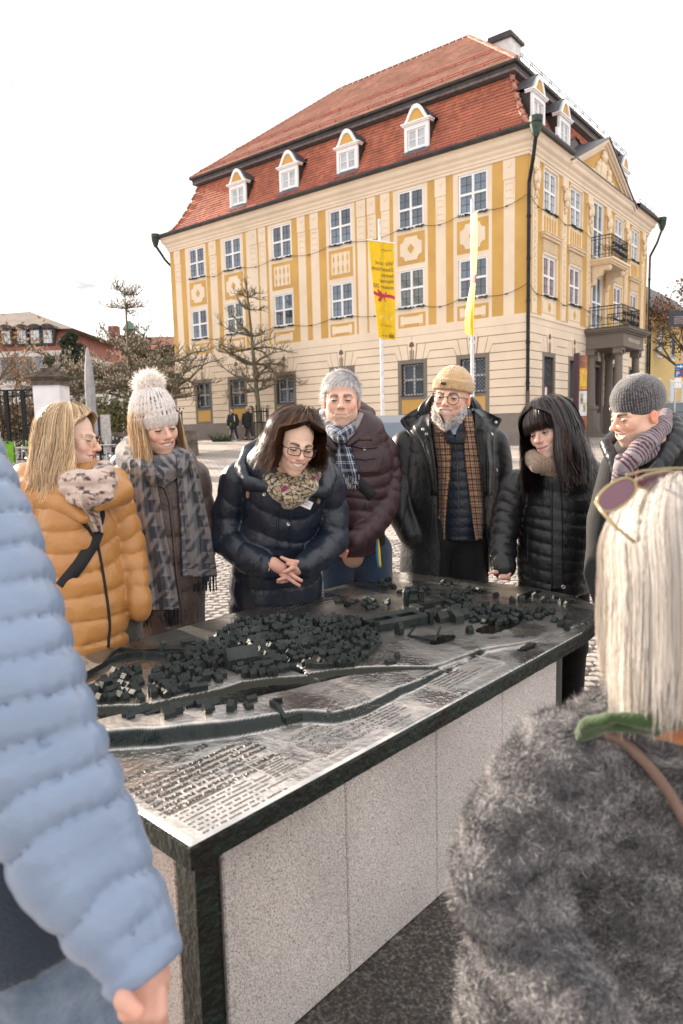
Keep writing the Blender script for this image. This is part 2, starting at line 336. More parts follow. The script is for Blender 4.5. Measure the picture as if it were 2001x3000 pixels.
# ground floor windows with lattice
def lattice(b,w,h,y,st=.16,r=.011):
    n=int((w+h)/st)+1
    for k in range(n):
        c=k*st
        x0,z0=(c,0) if c<w else (w,c-w); x1,z1=(0,c) if c<h else (c-h,h)
        if abs(x0-x1)>.03:
            b.tube([(x0,y,z0),(x1,y,z1)],r,4); b.tube([(w-x0,y+.012,z0),(w-x1,y+.012,z1)],r,4)
gw=window_meshes(1.17,1.40,'gw'); bl=MB(); lattice(bl,1.17,1.40,.07); bl.box(0,1.17,.05,.09,-.03,0).box(0,1.17,.05,.09,1.37,1.40); glm=bl.mesh('window_grille',iron)
for i,(a,c) in enumerate(GL):
    mw=ML@Matrix.Translation((a,-.12,2.98)); o=put_window(ML@Matrix.Translation((0,-.12,0)),a,2.98,gw,None,False)
    link('window_grille',glm,o,ML@Matrix.Translation((a,-.1,2.98)))
    x0,x1=a-.17,c+.17
    b=MB(ML); b.box(x0,a,-.1,.045,2.03,4.55).box(c,x1,-.1,.045,2.03,4.55).box(a,c,-.1,.045,4.38,4.55).box(a,c,-.1,.045,2.80,2.94).box(a,c,-.1,.043,2.03,2.17); b.build('window_surround',greyp,mus)
    MB(ML).box(a-.03,c+.03,-.1,.10,2.94,2.985).build('window_sill',lead,mus)
    MB(ML).box(a+.0,c,-.1,.03,2.17,2.80).build('apron_panel',yellow,mus)
def scroll(b,cx,cz,y,r,turns=1.6,hand=1,rad=.011,n=14,sc=1.):
    b.tube([(cx+hand*r*(1-.8*t)*cos(turns*2*pi*t)*sc,y,cz+r*(1-.8*t)*sin(turns*2*pi*t)) for t in np.linspace(0,1,n)],rad,4)
for i,(a,c) in enumerate(GR):
    w=c-a; bl=MB(MR); X=-c
    bl.box(X,-a,-.28,-.27,2.7,4.38); bl.build('pane',gdark,mus)
    bl=MB(MR)
    for k in range(7): bl.tube([(X+w*(k+.5)/7,-.1,2.7),(X+w*(k+.5)/7,-.1,4.38)],.010,4)
    for z in (2.95,3.3,3.65,4.0,4.25):
        scroll(bl,X+w*.28,z,-.09,.13,1.5,1); scroll(bl,X+w*.72,z,-.09,.13,1.5,-1)
    bl.build('window_grille',mat('grey_iron',(.12,.12,.13),.5,metal=.5),mus)
    x0,x1=X-.17,-a+.17; b=MB(MR); b.box(x0,X,-.1,.045,2.03,4.55).box(-a,x1,-.1,.045,2.03,4.55).box(X,-a,-.1,.045,4.38,4.55).box(X,-a,-.1,.045,2.55,2.7); b.build('window_surround',greyp,mus)
    MB(MR).box(X,-a,-.1,.02,2.03,2.55).build('apron_panel',yellow,mus)
    bl=MB(MR); lattice(bl,w,.52,.025,.24,.017); bl.v=[tuple(v) for v in bl.v]
    bl2=MB(MR@Matrix.Translation((X,0,2.03))); lattice(bl2,w,.5,.025,.25,.018); bl2.build('lattice_relief',greyp,mus)
# rusticated ground floor: every block its own piece, dark joints behind
J=.014; ROW=[2.03,2.37,2.74,3.10,3.46,3.82,4.18,4.53,4.88,5.23,5.60]
def block(M,poly,y=.035):
    MB(M).prism(poly,-.05,y).build('rustic_block',cream,mus)
def rect(M,x0,x1,z0,z1): block(M,[(x0+J,z0+J),(x1-J,z0+J),(x1-J,z1-J),(x0+J,z1-J)])
def rustic(M,LENG,wins,skip=lambda x0,x1:False,sg=1,corner0=0.):
    ws=sorted([(a-.17,c+.17) for a,c in wins]); edges=[corner0-.0]+[e for w in ws for e in w]+[LENG]
    for k in range(0,len(edges),2):
        a,c=edges[k],edges[k+1]; lw=k>0; rw=k<len(edges)-2
        for r in range(7):
            rect(M,a if lw else a-J,c if rw else c+J,ROW[r],ROW[r+1])
        # bent course beside the flat arch
        z0,z1=ROW[7],ROW[8]; la=.13 if lw else 0; ra=.13 if rw else 0
        block(M,[(a+J if lw else a,z0+J),(c-J if rw else c,z0+J),(c-ra-J if rw else c,z1-J),(a+la+J if lw else a,z1-J)])
        z2=ROW[9]; al=a-.62 if lw else a; cl=c+.62 if rw else c
        # the course above runs over and down to the window corners
        pts=[(a+la+J if lw else a,z1+J),(c-ra-J if rw else c,z1+J)]
        if rw: pts+=[(c-J*.2+.012,z0+.03),(c+.21-J,z0+.03),(c+.05-J,z2-J)]
        else: pts+=[(c,z2-J)]
        if lw: pts+=[(a-.05+J,z2-J),(a-.21+J,z0+.03),(a+J*.2-.012,z0+.03)]
        else: pts+=[(a,z2-J)]
        block(M,pts)
    for a,c in ws:
        m=(a+c)/2
        block(M,[(a+.21+J,ROW[7]+.03),(m-.19-J,ROW[7]+.03),(m-.27-J,ROW[9]-J),(a+.05+J,ROW[9]-J)])
        block(M,[(m+.19+J,ROW[7]+.03),(c-.21-J,ROW[7]+.03),(c-.05-J,ROW[9]-J),(m+.27+J,ROW[9]-J)])
        arc=[(m+.2*cos(t),5.19+.2*sin(t)) for t in np.linspace(.25,pi-.25,9)]
        b=MB(M); b.prism([(m-.16,ROW[7]+.03),(m+.16,ROW[7]+.03),(m+.235,5.2)]+arc+[(m-.235,5.2)],-.05,.06); kk=b.build('keystone',cream,mus)
        b=MB(M)
        for dx in (-.085,0,.085):
            hh=.5 if dx==0 else .4
            b.prism([(m+dx*.85-.024,ROW[7]+.03),(m+dx*.85+.024,ROW[7]+.03),(m+dx+.028,ROW[7]+hh),(m+dx,ROW[7]+hh+.05),(m+dx-.028,ROW[7]+hh)],.02,.064)
        b.prism([(m+.14*cos(t),5.14+.19*sin(t)) for t in np.linspace(.0,pi,10)]+[(m-.05,5.09),(m+.05,5.09)],.02,.064)
        b.build('keystone_relief',greyd,kk)
    # top course
    n=max(4,round(LENG/3.6)); xs=[corner0-J]+[(a+c)/2 for a,c in ws]+[LENG+J]
    for k in range(len(xs)-1): rect(M,xs[k],xs[k+1],ROW[9],ROW[10])
rustic(ML,LEN,GL)
MRx=MR@Matrix.Scale(-1,4,(1,0,0))
rustic(MRx,WID,GR+[(7.35,8.75)],corner0=.0)
# string course between rustic base and upper storeys on the right side
MB(MR).box(-WID-.05,.05,-.05,.07,5.86,5.97).build('string_course',cream,mus)
MB(MR).box(-WID,0,-.05,.03,5.6,5.86).build('string_course',cream,mus); MB(ML).box(.03,LEN,-.05,.03,5.6,5.97).build('string_course',cream,mus)
# cornice running round both sides
def sweep(b,prof,pth):
    """profile (o,z) swept along plan polyline pth of (corner point fn by offset)"""
    k=len(prof); vs=[]
    for fn in pth:
        for o,z in prof: vs.append(tuple(fn(o,z)))
    return b.add(vs,[(i*k+j,i*k+j+1,(i+1)*k+j+1,(i+1)*k+j) for i in range(len(pth)-1) for j in range(k-1)])
def Pt(s,r,o,z,ss,sr): return CB+dl*(s+ss*o)+dr*(r+sr*o)+UPV*z
path=[lambda o,z:Pt(LEN,WID,o,z,1,1),lambda o,z:Pt(LEN,0,o,z,1,-1),lambda o,z:Pt(0,0,o,z,-1,-1),lambda o,z:Pt(0,WID,o,z,-1,1)]
prof=[(.0,11.93),(.06,11.95),(.06,12.05),(.10,12.07),(.10,12.16),(.17,12.25),(.19,12.34),(.30,12.44),(.33,12.52),(.33,12.60),(.41,12.70),(.42,12.74),(0,12.74)]
sweep(MB(),prof,path).build('cornice',stucco if False else cream,mus)
gp=[(.38,12.755),(.46,12.70),(.54,12.72),(.58,12.80),(.57,12.88),(.53,12.86),(.40,12.84)]
gpath=path[:3]+[lambda o,z:Pt(0,3.5,o,z,-1,0)]; sweep(MB(),gp,gpath).build('gutter',metal_d,mus); sweep(MB(),gp,[lambda o,z:Pt(0,12.75,o,z,-1,0),path[3]]).build('gutter',metal_d,mus)
up=[(-1.42,15.55),(-1.20,15.62),(-1.18,15.78),(-1.05,15.80),(-1.03,15.92),(-.93,15.97),(-.90,16.06),(-.99,16.09)]
sweep(MB(),up,path).build('upper_eave',metal_d,mus)
sweep(MB(),[(-1.19,15.68),(-1.04,15.695),(-1.035,15.79),(-1.17,15.79)],path).build('fascia_board',mat('weathered_fascia',(.16,.13,.13),.7,var=.2),mus)
# roof shells
PR=[(.48,12.86),(.22,12.93),(-.02,13.05),(-.22,13.24),(-.42,13.56),(-.62,13.95),(-.82,14.38),(-1.02,14.86),(-1.2,15.34),(-1.33,15.72)]
sweep(MB(),[(o-.05,z-.05) for o,z in PR],path).build('roof_shell',metal_d,mus)
RT,RH,RS0,RS1=8.1,21.7,6.9,15.4
def rp(s,t,z): return tuple(CB+dl*s+dr*t+UPV*z)
b=MB(); e=.95
c=[rp(e,e,16.05),rp(LEN-e,e,16.05),rp(LEN-e,WID-e,16.05),rp(e,WID-e,16.05),rp(RS0,RT,RH-.04),rp(RS1,RT,RH-.04)]
b.add(c,[(0,1,5,4),(1,2,5),(2,3,4,5),(3,0,4)]); b.build('roof_shell',tileu,mus)
# clay tiles: the nearest ones single, the others joined
PRa=np.array(PR); seg=np.r_[0,np.cumsum(np.hypot(*np.diff(PRa,axis=0).T))]
CRS=.165; NC=int(seg[-1]/CRS)
def prof_at(t): return np.interp(t,seg,PRa[:,0]),np.interp(t,seg,PRa[:,1])
DOR=[5.27,9.08,12.8,16.48]; DORR=[1.75,4.55,13.0]
PEDR=(3.55,12.7)
tmesh=MB().add([(-.087,-.012,-.012),(.087,-.012,-.012),(.087,.045,-.012),(-.087,.045,-.012),(-.087,-.014,.19),(.087,-.014,.19),(.087,.012,.19),(-.087,.012,.19)],[(0,3,2,1),(4,5,6,7),(0,1,5,4),(1,2,6,5),(2,3,7,6),(3,0,4,7)]).mesh('roof_tile',tile)
tv=[];tf=[];cand=[]
def tilebox(p,X,Yn,Z,w,hh):
    i=len(tv)
    for dx,dy,dz in ((-w,-.012,-.012),(w,-.012,-.012),(w,.042,-.012),(-w,.042,-.012),(-w,-.016,hh),(w,-.016,hh),(w,.008,hh),(-w,.008,hh)):
        tv.append(tuple(p+X*dx+Yn*dy+Z*dz))
    tf.extend([(i,i+3,i+2,i+1),(i+4,i+5,i+6,i+7),(i,i+1,i+5,i+4),(i+1,i+2,i+6,i+5),(i+2,i+3,i+7,i+6),(i+3,i,i+4,i+7)])
for side in (0,1):
    X,Nn,LG=(dl,-dr,LEN) if side==0 else (dr,-dl,WID)
    for k in range(NC):
        o0,z0=prof_at(k*CRS); o1,z1=prof_at((k+1)*CRS); Z=Nn*(o1-o0)+UPV*(z1-z0); Z=Z/np.linalg.norm(Z); Yn=np.cross(X,Z)
        if Yn@Nn<0: Yn=-Yn
        a,cc=-o0-.02,LG+o0+.02; n=int((cc-a)/.18); off=(k%2)*.09
        for j in range(n+1):
            x=a+.02+off+j*.18
            if x>cc: continue
            zc=(z0+z1)/2
            if side==0 and any(abs(x-q)<.62 and 13.36<zc<15.0 for q in DOR): continue
            if side==1 and (any(abs(x-q)<.6 and 13.36<zc<15.0 for q in DORR) or (PEDR[0]<x<PEDR[1] and zc<13.0+(2.3*(1-abs(x-8.1)/4.6)))): continue
            jit=random.uniform(-.004,.006)
            p=CB+X*x+Nn*(o0+jit)+UPV*z0
            if side==0: cand.append((np.linalg.norm(p-OC),p,X,Yn,Z))
            else: tilebox(p,X,Yn,Z,.087,.19)
cand.sort(key=lambda q:q[0])
for i,(dd,p,X,Yn,Z) in enumerate(cand):
    if i<300:
        m=frame(X,np.cross(Z,X),Z,p)
        o=link('roof_tile',tmesh,mus,m)
    else: tilebox(p,X,Yn,Z,.087,.19)
me=D.meshes.new('roof_tiles'); me.from_pydata([tuple(np.array(v)-CB) for v in tv],[],tf); me.materials.append(tile); link('roof_tiles',me,mus,None,'stuff')
tv.clear();tf.clear()
def slope(A,B_,Cc,Dd,course=.17,tw=.2,m=tileu):   # eave A->B, top D<-C
    A,B_,Cc,Dd=map(np.array,(A,B_,Cc,Dd)); X=(B_-A)/np.linalg.norm(B_-A); up_=Dd-A; up_-=X*(up_@X); hh=np.linalg.norm(up_); Z=up_/hh; Yn=np.cross(X,Z)
    if Yn[2]<0: Yn=-Yn
    n=int(hh/course)
    for k in range(n):
        f=k/n; p0=A+(Dd-A)*f; p1=B_+(Cc-B_)*f; w=np.linalg.norm(p1-p0); q=int(w/tw)
        for j in range(q+1):
            x=(j+.5*(k%2))*tw+.05
            if x<w: tilebox(p0+X*x+Yn*random.uniform(.0,.008),X,Yn,Z,tw*.485,course*1.12)
slope(c[0],c[1],c[5],c[4]); slope(c[3],c[0],c[4],c[4],.2,.26)
me=D.meshes.new('upper_roof_tiles'); me.from_pydata([tuple(np.array(v)-CB) for v in tv],[],tf); me.materials.append(tileu); link('upper_roof_tiles',me,mus,None,'stuff')
# ridge tiles
rt=MB(); n=8
rt.add([(.10*cos(pi*j/n),y,.10*sin(pi*j/n)*q) for y,q in ((0,1.15),(.36,1.)) for j in range(n+1)]+[(.075*cos(pi*j/n),y,.07*sin(pi*j/n)) for y in (0,.36) for j in range(n+1)],
    [(j,j+1,n+2+j,n+1+j) for j in range(n)]+[(2*n+2+j+1,2*n+2+j,j,j+1) for j in range(n)])
rtm=rt.mesh('ridge_tile',mat('pale_ridge_tile',(.42,.20,.14),.75,var=.2,vs=3,island=.2),recalc=False)
def ridge(pts,m=rtm,step=.33):
    pts=[np.array(p) for p in pts]
    for a,b_ in zip(pts[:-1],pts[1:]):
        L_=np.linalg.norm(b_-a); T=(b_-a)/L_
        X=np.cross(T,UPV); X=X/np.linalg.norm(X); Z=np.cross(X,T)
        for k in range(max(1,int(L_/step))): link('ridge_tile',m,mus,frame(X,T,Z,a+T*k*L_/max(1,int(L_/step))))
ridge([c[0],c[4]]); ridge([c[4],c[5]],step=.4); ridge([c[1],c[5]])
ridge([rp(-o+.0,-o+.0,z) for o,z in PR[0:]],step=.33); ridge([tuple(CB+dl*(LEN+o)+dr*(-o)+UPV*z) for o,z in PR],step=.33)
# snow guards
def guard(A,B_,off,m=redm,h=.16,name='snow_guard'):
    A,B_=np.array(A),np.array(B_); L_=np.linalg.norm(B_-A); n=int(L_/.95); T=(B_-A)/L_; b=MB()
    for q in (.55,1.): b.tube([A+UPV*h*q+off*q,B_+UPV*h*q+off*q],.016,5)
    for k in range(n+1):
        p=A+T*L_*k/n; b.tube([p-off*.6,p+UPV*h*1.15+off,p+UPV*.02+off*2.2],.016,4)
    b.build(name,m,mus)
o,z=prof_at(.62); guard(rp(-o+.2,-o,z),rp(LEN+o-.3,-o,z),-dr*.06)
o,z=prof_at(.62); guard(tuple(CB+dr*(-o+.3)+dl*(-o)+UPV*z),tuple(CB+dr*3.4+dl*(-o)+UPV*z),-dl*.06)
for f in (.05,.28):
    p=np.array(c[0])*(1-f)+np.array(c[4])*f; q=np.array(c[1])*(1-f)+np.array(c[5])*f; guard(tuple(p+dl*.3),tuple(q-dl*.3),-dr*.05)
guard(tuple(CB+dr*1.2+dl*.9+UPV*16.1),tuple(CB+dr*15+dl*.9+UPV*16.1),-dl*.05,lead,.2)
guard(tuple(CB+dr*13.1-dl*.35+UPV*12.95),tuple(CB+dr*16.2-dl*.35+UPV*12.95),-dl*.05,lead,.25)
# dormers
def bell(w,h,n=15):
    p=[]
    for t in np.linspace(-1,1,n):
        p.append((t*w,h*(cos(pi*abs(t)**1.25)*.5+.5)**.85))
    return p
def dormer(M,x,off,zb=13.44,w=.62,h=1.24):
    b=MB(M); y=-off
    zt=zb+h
    b.box(x-w,x-w+.15,y-.12,y,zb,zt-.1).box(x+w-.15,x+w,y-.12,y,zb,zt-.1).box(x-w+.15,x+w-.15,y-.12,y,zt-.28,zt-.1)
    b.box(x-w-.08,x+w+.08,y-.3,y+.06,zt-.1,zt-.04).box(x-w-.13,x+w+.13,y-.3,y+.10,zt-.04,zt+.02)
    b.box(x-w+.15,x+w-.15,y-.12,y-.02,zb+.1,zb+.18)
    # bell gable rim
    P=bell(w+.02,.68); Q=bell(w-.13,.50)
    n=len(P)
    b.add([(x+p,y+.05,zt+.02+q) for p,q in P]+[(x+p,y+.05,zt+.02+q) for p,q in Q]+[(x+p,y-.25,zt+.02+q) for p,q in P]+[(x+p,y-.02,zt+.02+q) for p,q in Q],
       [(i,i+1,n+i+1,n+i) for i in range(n-1)]+[(i+1,i,2*n+i,2*n+i+1) for i in range(n-1)]+[(n+i,n+i+1,3*n+i+1,3*n+i) for i in range(n-1)])
    d=b.build('dormer',white,mus)
    MB(M).add([(x+p,y+.0,zt+.02+q) for p,q in bell(w-.1,.54)],[tuple(range(15))]).build('gable_field',yellow,d,recalc=False)
    ww=w*2-.34
    b=MB(M); b.box(x-ww/2,x-ww/2+.06,y-.11,y-.05,zb+.18,zt-.28).box(x+ww/2-.06,x+ww/2,y-.11,y-.05,zb+.18,zt-.28).box(x-.05,x+.05,y-.11,y-.04,zb+.18,zt-.28)
    for s in (-1,1):
        b.box(x+s*.05 if s>0 else x-ww/2+.06,x+ww/2-.06 if s>0 else x-.05,y-.10,y-.06,zb+.18,zb+.24)
        b.box(x+s*.05 if s>0 else x-ww/2+.06,x+ww/2-.06 if s>0 else x-.05,y-.10,y-.06,zt-.34,zt-.28)
        b.box(x+s*.05 if s>0 else x-ww/2+.06,x+ww/2-.06 if s>0 else x-.05,y-.10,y-.065,(zb+zt)/2-.08,(zb+zt)/2-.045)
    b.build('window_frame',white,d)
    for s in (-1,1):
        x0=x+.05 if s>0 else x-ww/2+.06; x1=x+ww/2-.06 if s>0 else x-.05
        MB(M).box(x0,x1,y-.095,y-.085,zb+.24,zt-.34).build('pane',gcurt,d)
    # cheeks and roof
    b=MB(M)
    b.add([(x-w,y-.1,zb),(x-w,y-1.3,zt),(x-w,y-.1,zt)],[(0,1,2)]).add([(x+w,y-.1,zb),(x+w,y-1.3,zt),(x+w,y-.1,zt)],[(0,1,2)])
    b.build('dormer_cheek',metal_d,d,recalc=False)
    b=MB(M); P=bell(w+.16,.72); n=len(P)
    b.add([(x+p,y-.02,zt+.025+q) for p,q in P]+[(x+p,y-1.5,zt+.1+q*.6) for p,q in P],[(i,i+1,n+i+1,n+i) for i in range(n-1)])
    b.build('dormer_roof',zinc,d,recalc=False,smooth=True)
    b=MB(M); b.add([(x-w-.08,y+.12,zb-.14),(x+w+.08,y+.12,zb-.14),(x+w-.0,y-.02,zb+.12),(x-w,y-.02,zb+.12)],[(0,1,2,3)]); b.box(x-w,x+w,y-.14,y-.03,zb-.05,zb+.1); b.build('apron_flashing',zinc,d,recalc=False)
for x in DOR: dormer(ML,x,.32)
for x in DORR: dormer(MR,-x,.32,13.55)
# chimney
b=MB(ML); b.box(4.95,6.35,-10.2,-9.0,15.5,21.35); ch=b.build('chimney',mat('white_render',(.72,.70,.69),.85),mus)
b=MB(ML); b.box(4.8,6.5,-10.35,-8.85,21.35,21.5).box(5.0,6.3,-10.15,-9.05,21.5,21.75); b.build('chimney_cap',metal_d,ch)
# pediment on the right side
b=MB(MR); X0,X1,AX,AZ=-PEDR[1],-PEDR[0],-8.12,14.75; zb=12.56
b.prism([(X0+.5,zb),(X1-.5,zb),(AX,AZ-.35)],-3.0,.12); pd=b.build('pediment',yellow,mus)
def rake(b,y0,y1,t0,t1):
    for s,xe in ((0,X0),(1,X1)):
        n=np.array([AX-xe,AZ-zb]); n=n/np.linalg.norm(n); q=np.array([-n[1],n[0]])*(1 if s==0 else -1)
        A=np.array([xe,zb]); B_=np.array([AX,AZ])
        pts=[A-q*t1+n*0,B_+np.array([0,-t1*1.28]),B_+np.array([0,-t0*1.28]),A-q*t0]
        if s: pts=pts[::-1]
        b.prism([tuple(p) for p in pts],y0,y1)
b=MB(MR); rake(b,-.1,.40,.0,.12); rake(b,-.1,.30,.121,.22); rake(b,-.1,.2,.221,.32); b.build('raking_cornice',cream,pd)
b=MB(MR); rake(b,-4.5,.46,-.05,-.002); b.build('raking_flashing',zinc,pd)
MB(MR).box(X0+.1,X1-.1,.0,.45,zb+.19,zb+.225).build('ledge_flashing',zinc,pd)
b=MB(MR); rr=random.Random(5)
b.ell((AX,.16,zb+.75),(.42,.12,.55),10,6).ell((AX,.2,zb+1.35),(.3,.15,.22)).ell((AX,.2,zb+1.55),(.2,.12,.12))
for s in (-1,1):
    b.ell((AX+s*.75,.18,zb+.85),(.16,.14,.2)).ell((AX+s*.8,.16,zb+.55),(.24,.14,.3)).ell((AX+s*1.2,.15,zb+.38),(.3,.12,.15)).ell((AX+s*1.7,.14,zb+.28),(.25,.1,.09)).ell((AX+s*.5,.15,zb+.3),(.25,.12,.2))
    for k in range(16): b.ell((AX+s*rr.uniform(.3,1.8),.16+rr.uniform(0,.06),zb+rr.uniform(.15,.5)),(rr.uniform(.06,.14),.08,rr.uniform(.05,.12)),7,4)
    scroll(b,AX+s*.45,zb+1.0,.2,.18,1.3,s,.05)
b.build('coat_of_arms_relief',stucco,pd,smooth=True)
# right side: stucco pilasters, window heads, aprons
yb=MB(MR)
for a,c in [(0.02,.30),(.88,1.42),(2.96,3.38),(3.98,4.33),(5.87,6.5),(6.98,7.28),(8.82,9.1),(9.6,10.35),(11.82,12.1),(12.6,13.16),(14.54,15.1),(15.6,16.25)]:
    strip(MR,-c,-a,5.97,11.93,-.05,.006,yellow)
for r in (.58,3.68,6.74,9.35,12.35,15.35):
    b=MB(MR); b.box(-r-.24,-r+.24,-.02,.06,6.0,11.93).box(-r-.3,-r+.3,-.02,.1,11.55,11.93); pl=b.build('pilaster',stucco,mus)
    b=MB(MR); rr=random.Random(int(r*10))
    b.ell((-r,.14,11.2),(.2,.14,.26)).ell((-r,.14,10.85),(.13,.1,.16)).ell((-r,.1,10.6),(.09,.07,.14))
    for s in (-1,1): scroll(b,-r+s*.2,11.42,.15,.13,1.4,s,.035); b.ell((-r+s*.18,.13,11.12),(.07,.07,.18))
    for k in range(10): b.ell((-r+rr.uniform(-.16,.16),.1,rr.uniform(10.3,11.3)),(.05,.05,.07),6,4)
    z=6.6
    while z<10.3:
        b.ell((-r,.065,z),(.09,.04,.1),7,4).ell((-r-.1,.06,z+.12),(.05,.03,.06),6,4).ell((-r+.1,.06,z+.12),(.05,.03,.06),6,4); z+=.25
    b.build('capital_ornament',stucco,pl,smooth=True)
for a,c in RWN:
    x0,x1=-c-.12,-a+.12; xm=(x0+x1)/2
    for z0,z1 in HU:
        b=MB(MR); b.box(x0,-c-.02,-.02,.05,z0-.04,z1+.1).box(-a+.02,x1,-.02,.05,z0-.04,z1+.1).box(x0,x1,-.02,.05,z1+.03,z1+.12); b.build('window_surround',stucco,mus)
    b=MB(MR)
    for k in range(5):
        xx=x0+.12+(x1-x0-.24)*(k+.5)/5; b.prism([(xx+.07*cos(t),9.95+.07*sin(t)) for t in np.linspace(0,pi,6)]+[(xx-.07,9.42),(xx+.07,9.42)],-.01,.03)
    MB(MR).box(x0,x1,-.02,.012,9.36,10.16).build('apron_panel',stucco,mus); b.build('apron_relief',yellow,mus)
    b=MB(MR); b.box(x0-.15,x1+.15,-.02,.2,9.2,9.28).box(x0-.1,x1+.1,-.02,.12,9.1,9.2).box(x0-.18,x1+.18,-.02,.24,9.28,9.30); b.build('window_hood',stucco,mus)
    b=MB(MR); b2=MB(MR@Matrix.Translation((x0+.05,0,8.6))); lattice(b2,x1-x0-.1,.45,.035,.15,.026); b2.build('lattice_relief',stucco,mus)
    b=MB(MR); b.box(x0+.1,x1-.1,-.01,.022,6.14,6.64); q=b.build('cartouche',stucco,mus); MB(MR).prism(quatre(xm,6.4,.15),-.01,.03).build('medallion',yellow,q)
# balconies
def railing(M,x0,x1,d,z,h=.98):
    b=MB(M)
    for zz in (z,z+h*.16,z+h*.86,z+h):
        b.tube([(x0,0,zz),(x0,d,zz),(x1,d,zz),(x1,0,zz)],.022 if zz==z+h else .015,4)
    n=int((x1-x0)/.11)
    for k in range(n+1): b.tube([(x0+(x1-x0)*k/n,d,z),(x0+(x1-x0)*k/n,d,z+h)],.010,4)
    for y in np.linspace(.1,d-.1,6):
        for x in (x0,x1): b.tube([(x,y,z),(x,y,z+h)],.010,4)
    for k in range(5):
        xx=x0+(x1-x0)*(k+.5)/5
        for zz in (.3,.62): scroll(b,xx-.1,z+h*zz,d+.015,.13,1.5,1,.016); scroll(b,xx+.1,z+h*zz,d+.015,.13,1.5,-1,.016)
    for x,Mx in ((x0,1),(x1,-1)):
        for yy in (.35,.75):
            b.tube([(x-.01*Mx,d*yy+.15*(1-.8*t)*cos(9*t),z+h*.4+.17*(1-.8*t)*sin(9*t)) for t in np.linspace(0,1,12)],.016,4)
    for k in range(40):   # garland on the top rail
        t=random.random(); x=x0+(x1-x0)*t; b.tube([(x,d,z+h),(x+random.uniform(-.05,.05),d+random.uniform(-.05,.06),z+h+random.uniform(-.03,.06))],[.02,.006],3)
    return b
BX0,BX1=-9.35,-6.95
b=MB(MR); b.box(BX0-.1,BX1+.1,0,1.12,9.02,9.12).box(BX0-.05,BX1+.05,0,1.05,8.92,9.02).box(BX0,BX1,0,.98,8.85,8.92); bal=b.build('balcony',stucco,mus)
railing(MR,BX0,BX1,1.0,9.14).build('balcony_railing',iron,bal)
for x in (BX0+.25,BX1-.25):
    b=MB(MR); b.prism([(0,0)]*0 or [(x-.13,8.1),(x+.13,8.1),(x+.13,8.86),(x-.13,8.86)],0,.12)
    b.add([(x+s*.13,y,z) for s in (-1,1) for y,z in ((0,7.95),(.18,8.0),(.25,8.25),(.5,8.4),(.62,8.6),(.9,8.62),(.9,8.85),(0,8.85))],[tuple(range(8)),tuple(range(15,7,-1))]+[(i,8+i,8+(i+1)%8,(i+1)%8) for i in range(8)])
    b.ell((x,.8,8.7),(.16,.16,.16)); b.build('bracket',stucco,bal)
b2=MB(MR@Matrix.Translation((-8.8,0,8.78))); 
# portico
PX0,PX1,PD=-9.65,-6.55,1.75
b=MB(MR); b.box(PX0,PX1,0,PD,4.98,5.62).box(PX0-.03,PX1+.03,0,PD+.03,5.0,5.12).box(PX0-.08,PX1+.08,0,PD+.08,5.62,5.70).box(PX0-.2,PX1+.2,0,PD+.2,5.70,5.78).box(PX0-.27,PX1+.27,0,PD+.27,5.78,5.86)
po=b.build('portico',greyp,mus)
MB(MR).box(PX0-.29,PX1+.29,.0,PD+.29,5.863,5.90).build('portico_roof',metal_d,po)
railing(MR,PX0+.2,PX1-.2,PD-.15,5.92).build('balcony_railing',iron,po)
for x in (PX0+.25,PX1-.25):
    for y in (PD-.27,.22):
        cyl=[(.24,2.35),(.24,2.42),(.21,2.45),(.21,2.5),(.185,3.2),(.165,4.6),(.19,4.64),(.19,4.68)]
        b=MB(MR); b.lathe(cyl,(x,y,0),16).box(x-.22,x+.22,y-.22,y+.22,4.84,4.98)
        for s in (-1,1): b.tube([(x+s*.2,y-.2,4.76),(x+s*.2,y+.2,4.76)],.085,10)
        cobj=b.build('column',greyp,po,smooth=False)
        b=MB(MR); b.box(x-.3,x+.3,y-.28,y+.28,2.2,2.35).box(x-.26,x+.26,y-.24,y+.24,1.25,2.2).box(x-.32,x+.32,y-.3,y+.3,.7,1.25); b.build('column_base',greyp,po)
v,f=txt('KEMPTEN MUSEUM',.265,.008,'CENTER',.80)
b=MB(MR@frame((-1,0,0),(0,-1,0),(0,0,1),(-8.1,PD+.012,5.24))); b.add(v,f); b.build('lettering',mat('pale_gold_letter',(.62,.52,.36),.5),po,recalc=False,doubles=False)
b=MB(MR); b.box(-8.75,-7.35,-.22,-.14,1.0,4.3); dd=b.build('door',mat('dark_oak_door',(.02,.017,.017),.5),mus)
b=MB(MR)
for s in (-1,1):
    for z0,z1 in ((1.4,2.1),(2.25,3.4),(3.5,4.15)): b.box(-8.05+s*.35-.24,-8.05+s*.35+.24,-.15,-.115,z0,z1)
b.build('door_panel',mat('dark_oak_panel',(.03,.025,.024),.45),dd)
b=MB(MR); arc=[(-8.05+.7*cos(t),4.36+.72*sin(t)) for t in np.linspace(0,pi,12)]; b.prism(arc,-.2,-.15); b.build('fanlight',gdark,dd)
b=MB(MR)
for k in range(7):
    t=pi*(k+.5)/7; b.tube([(-8.05,-.13,4.36),(-8.05+.68*cos(t),-.13,4.36+.68*sin(t))],.014,4)
b.tube([(-8.05+.4*cos(t),-.13,4.36+.4*sin(t)) for t in np.linspace(0,pi,9)],.014,4); b.box(-8.78,-7.32,-.16,.0,4.27,4.37); b.build('fanlight_bar',greyp,dd)
b=MB(MR); P1=[(-8.05+.72*cos(t),4.36+.74*sin(t)) for t in np.linspace(0,pi,14)]; P2=[(-8.05+.95*cos(t),4.36+.97*sin(t)) for t in np.linspace(0,pi,14)]
P1=[(-7.33,1.2)]+P1+[(-8.77,1.2)]; P2=[(-7.10,1.2)]+P2+[(-9.0,1.2)]; n=len(P1)
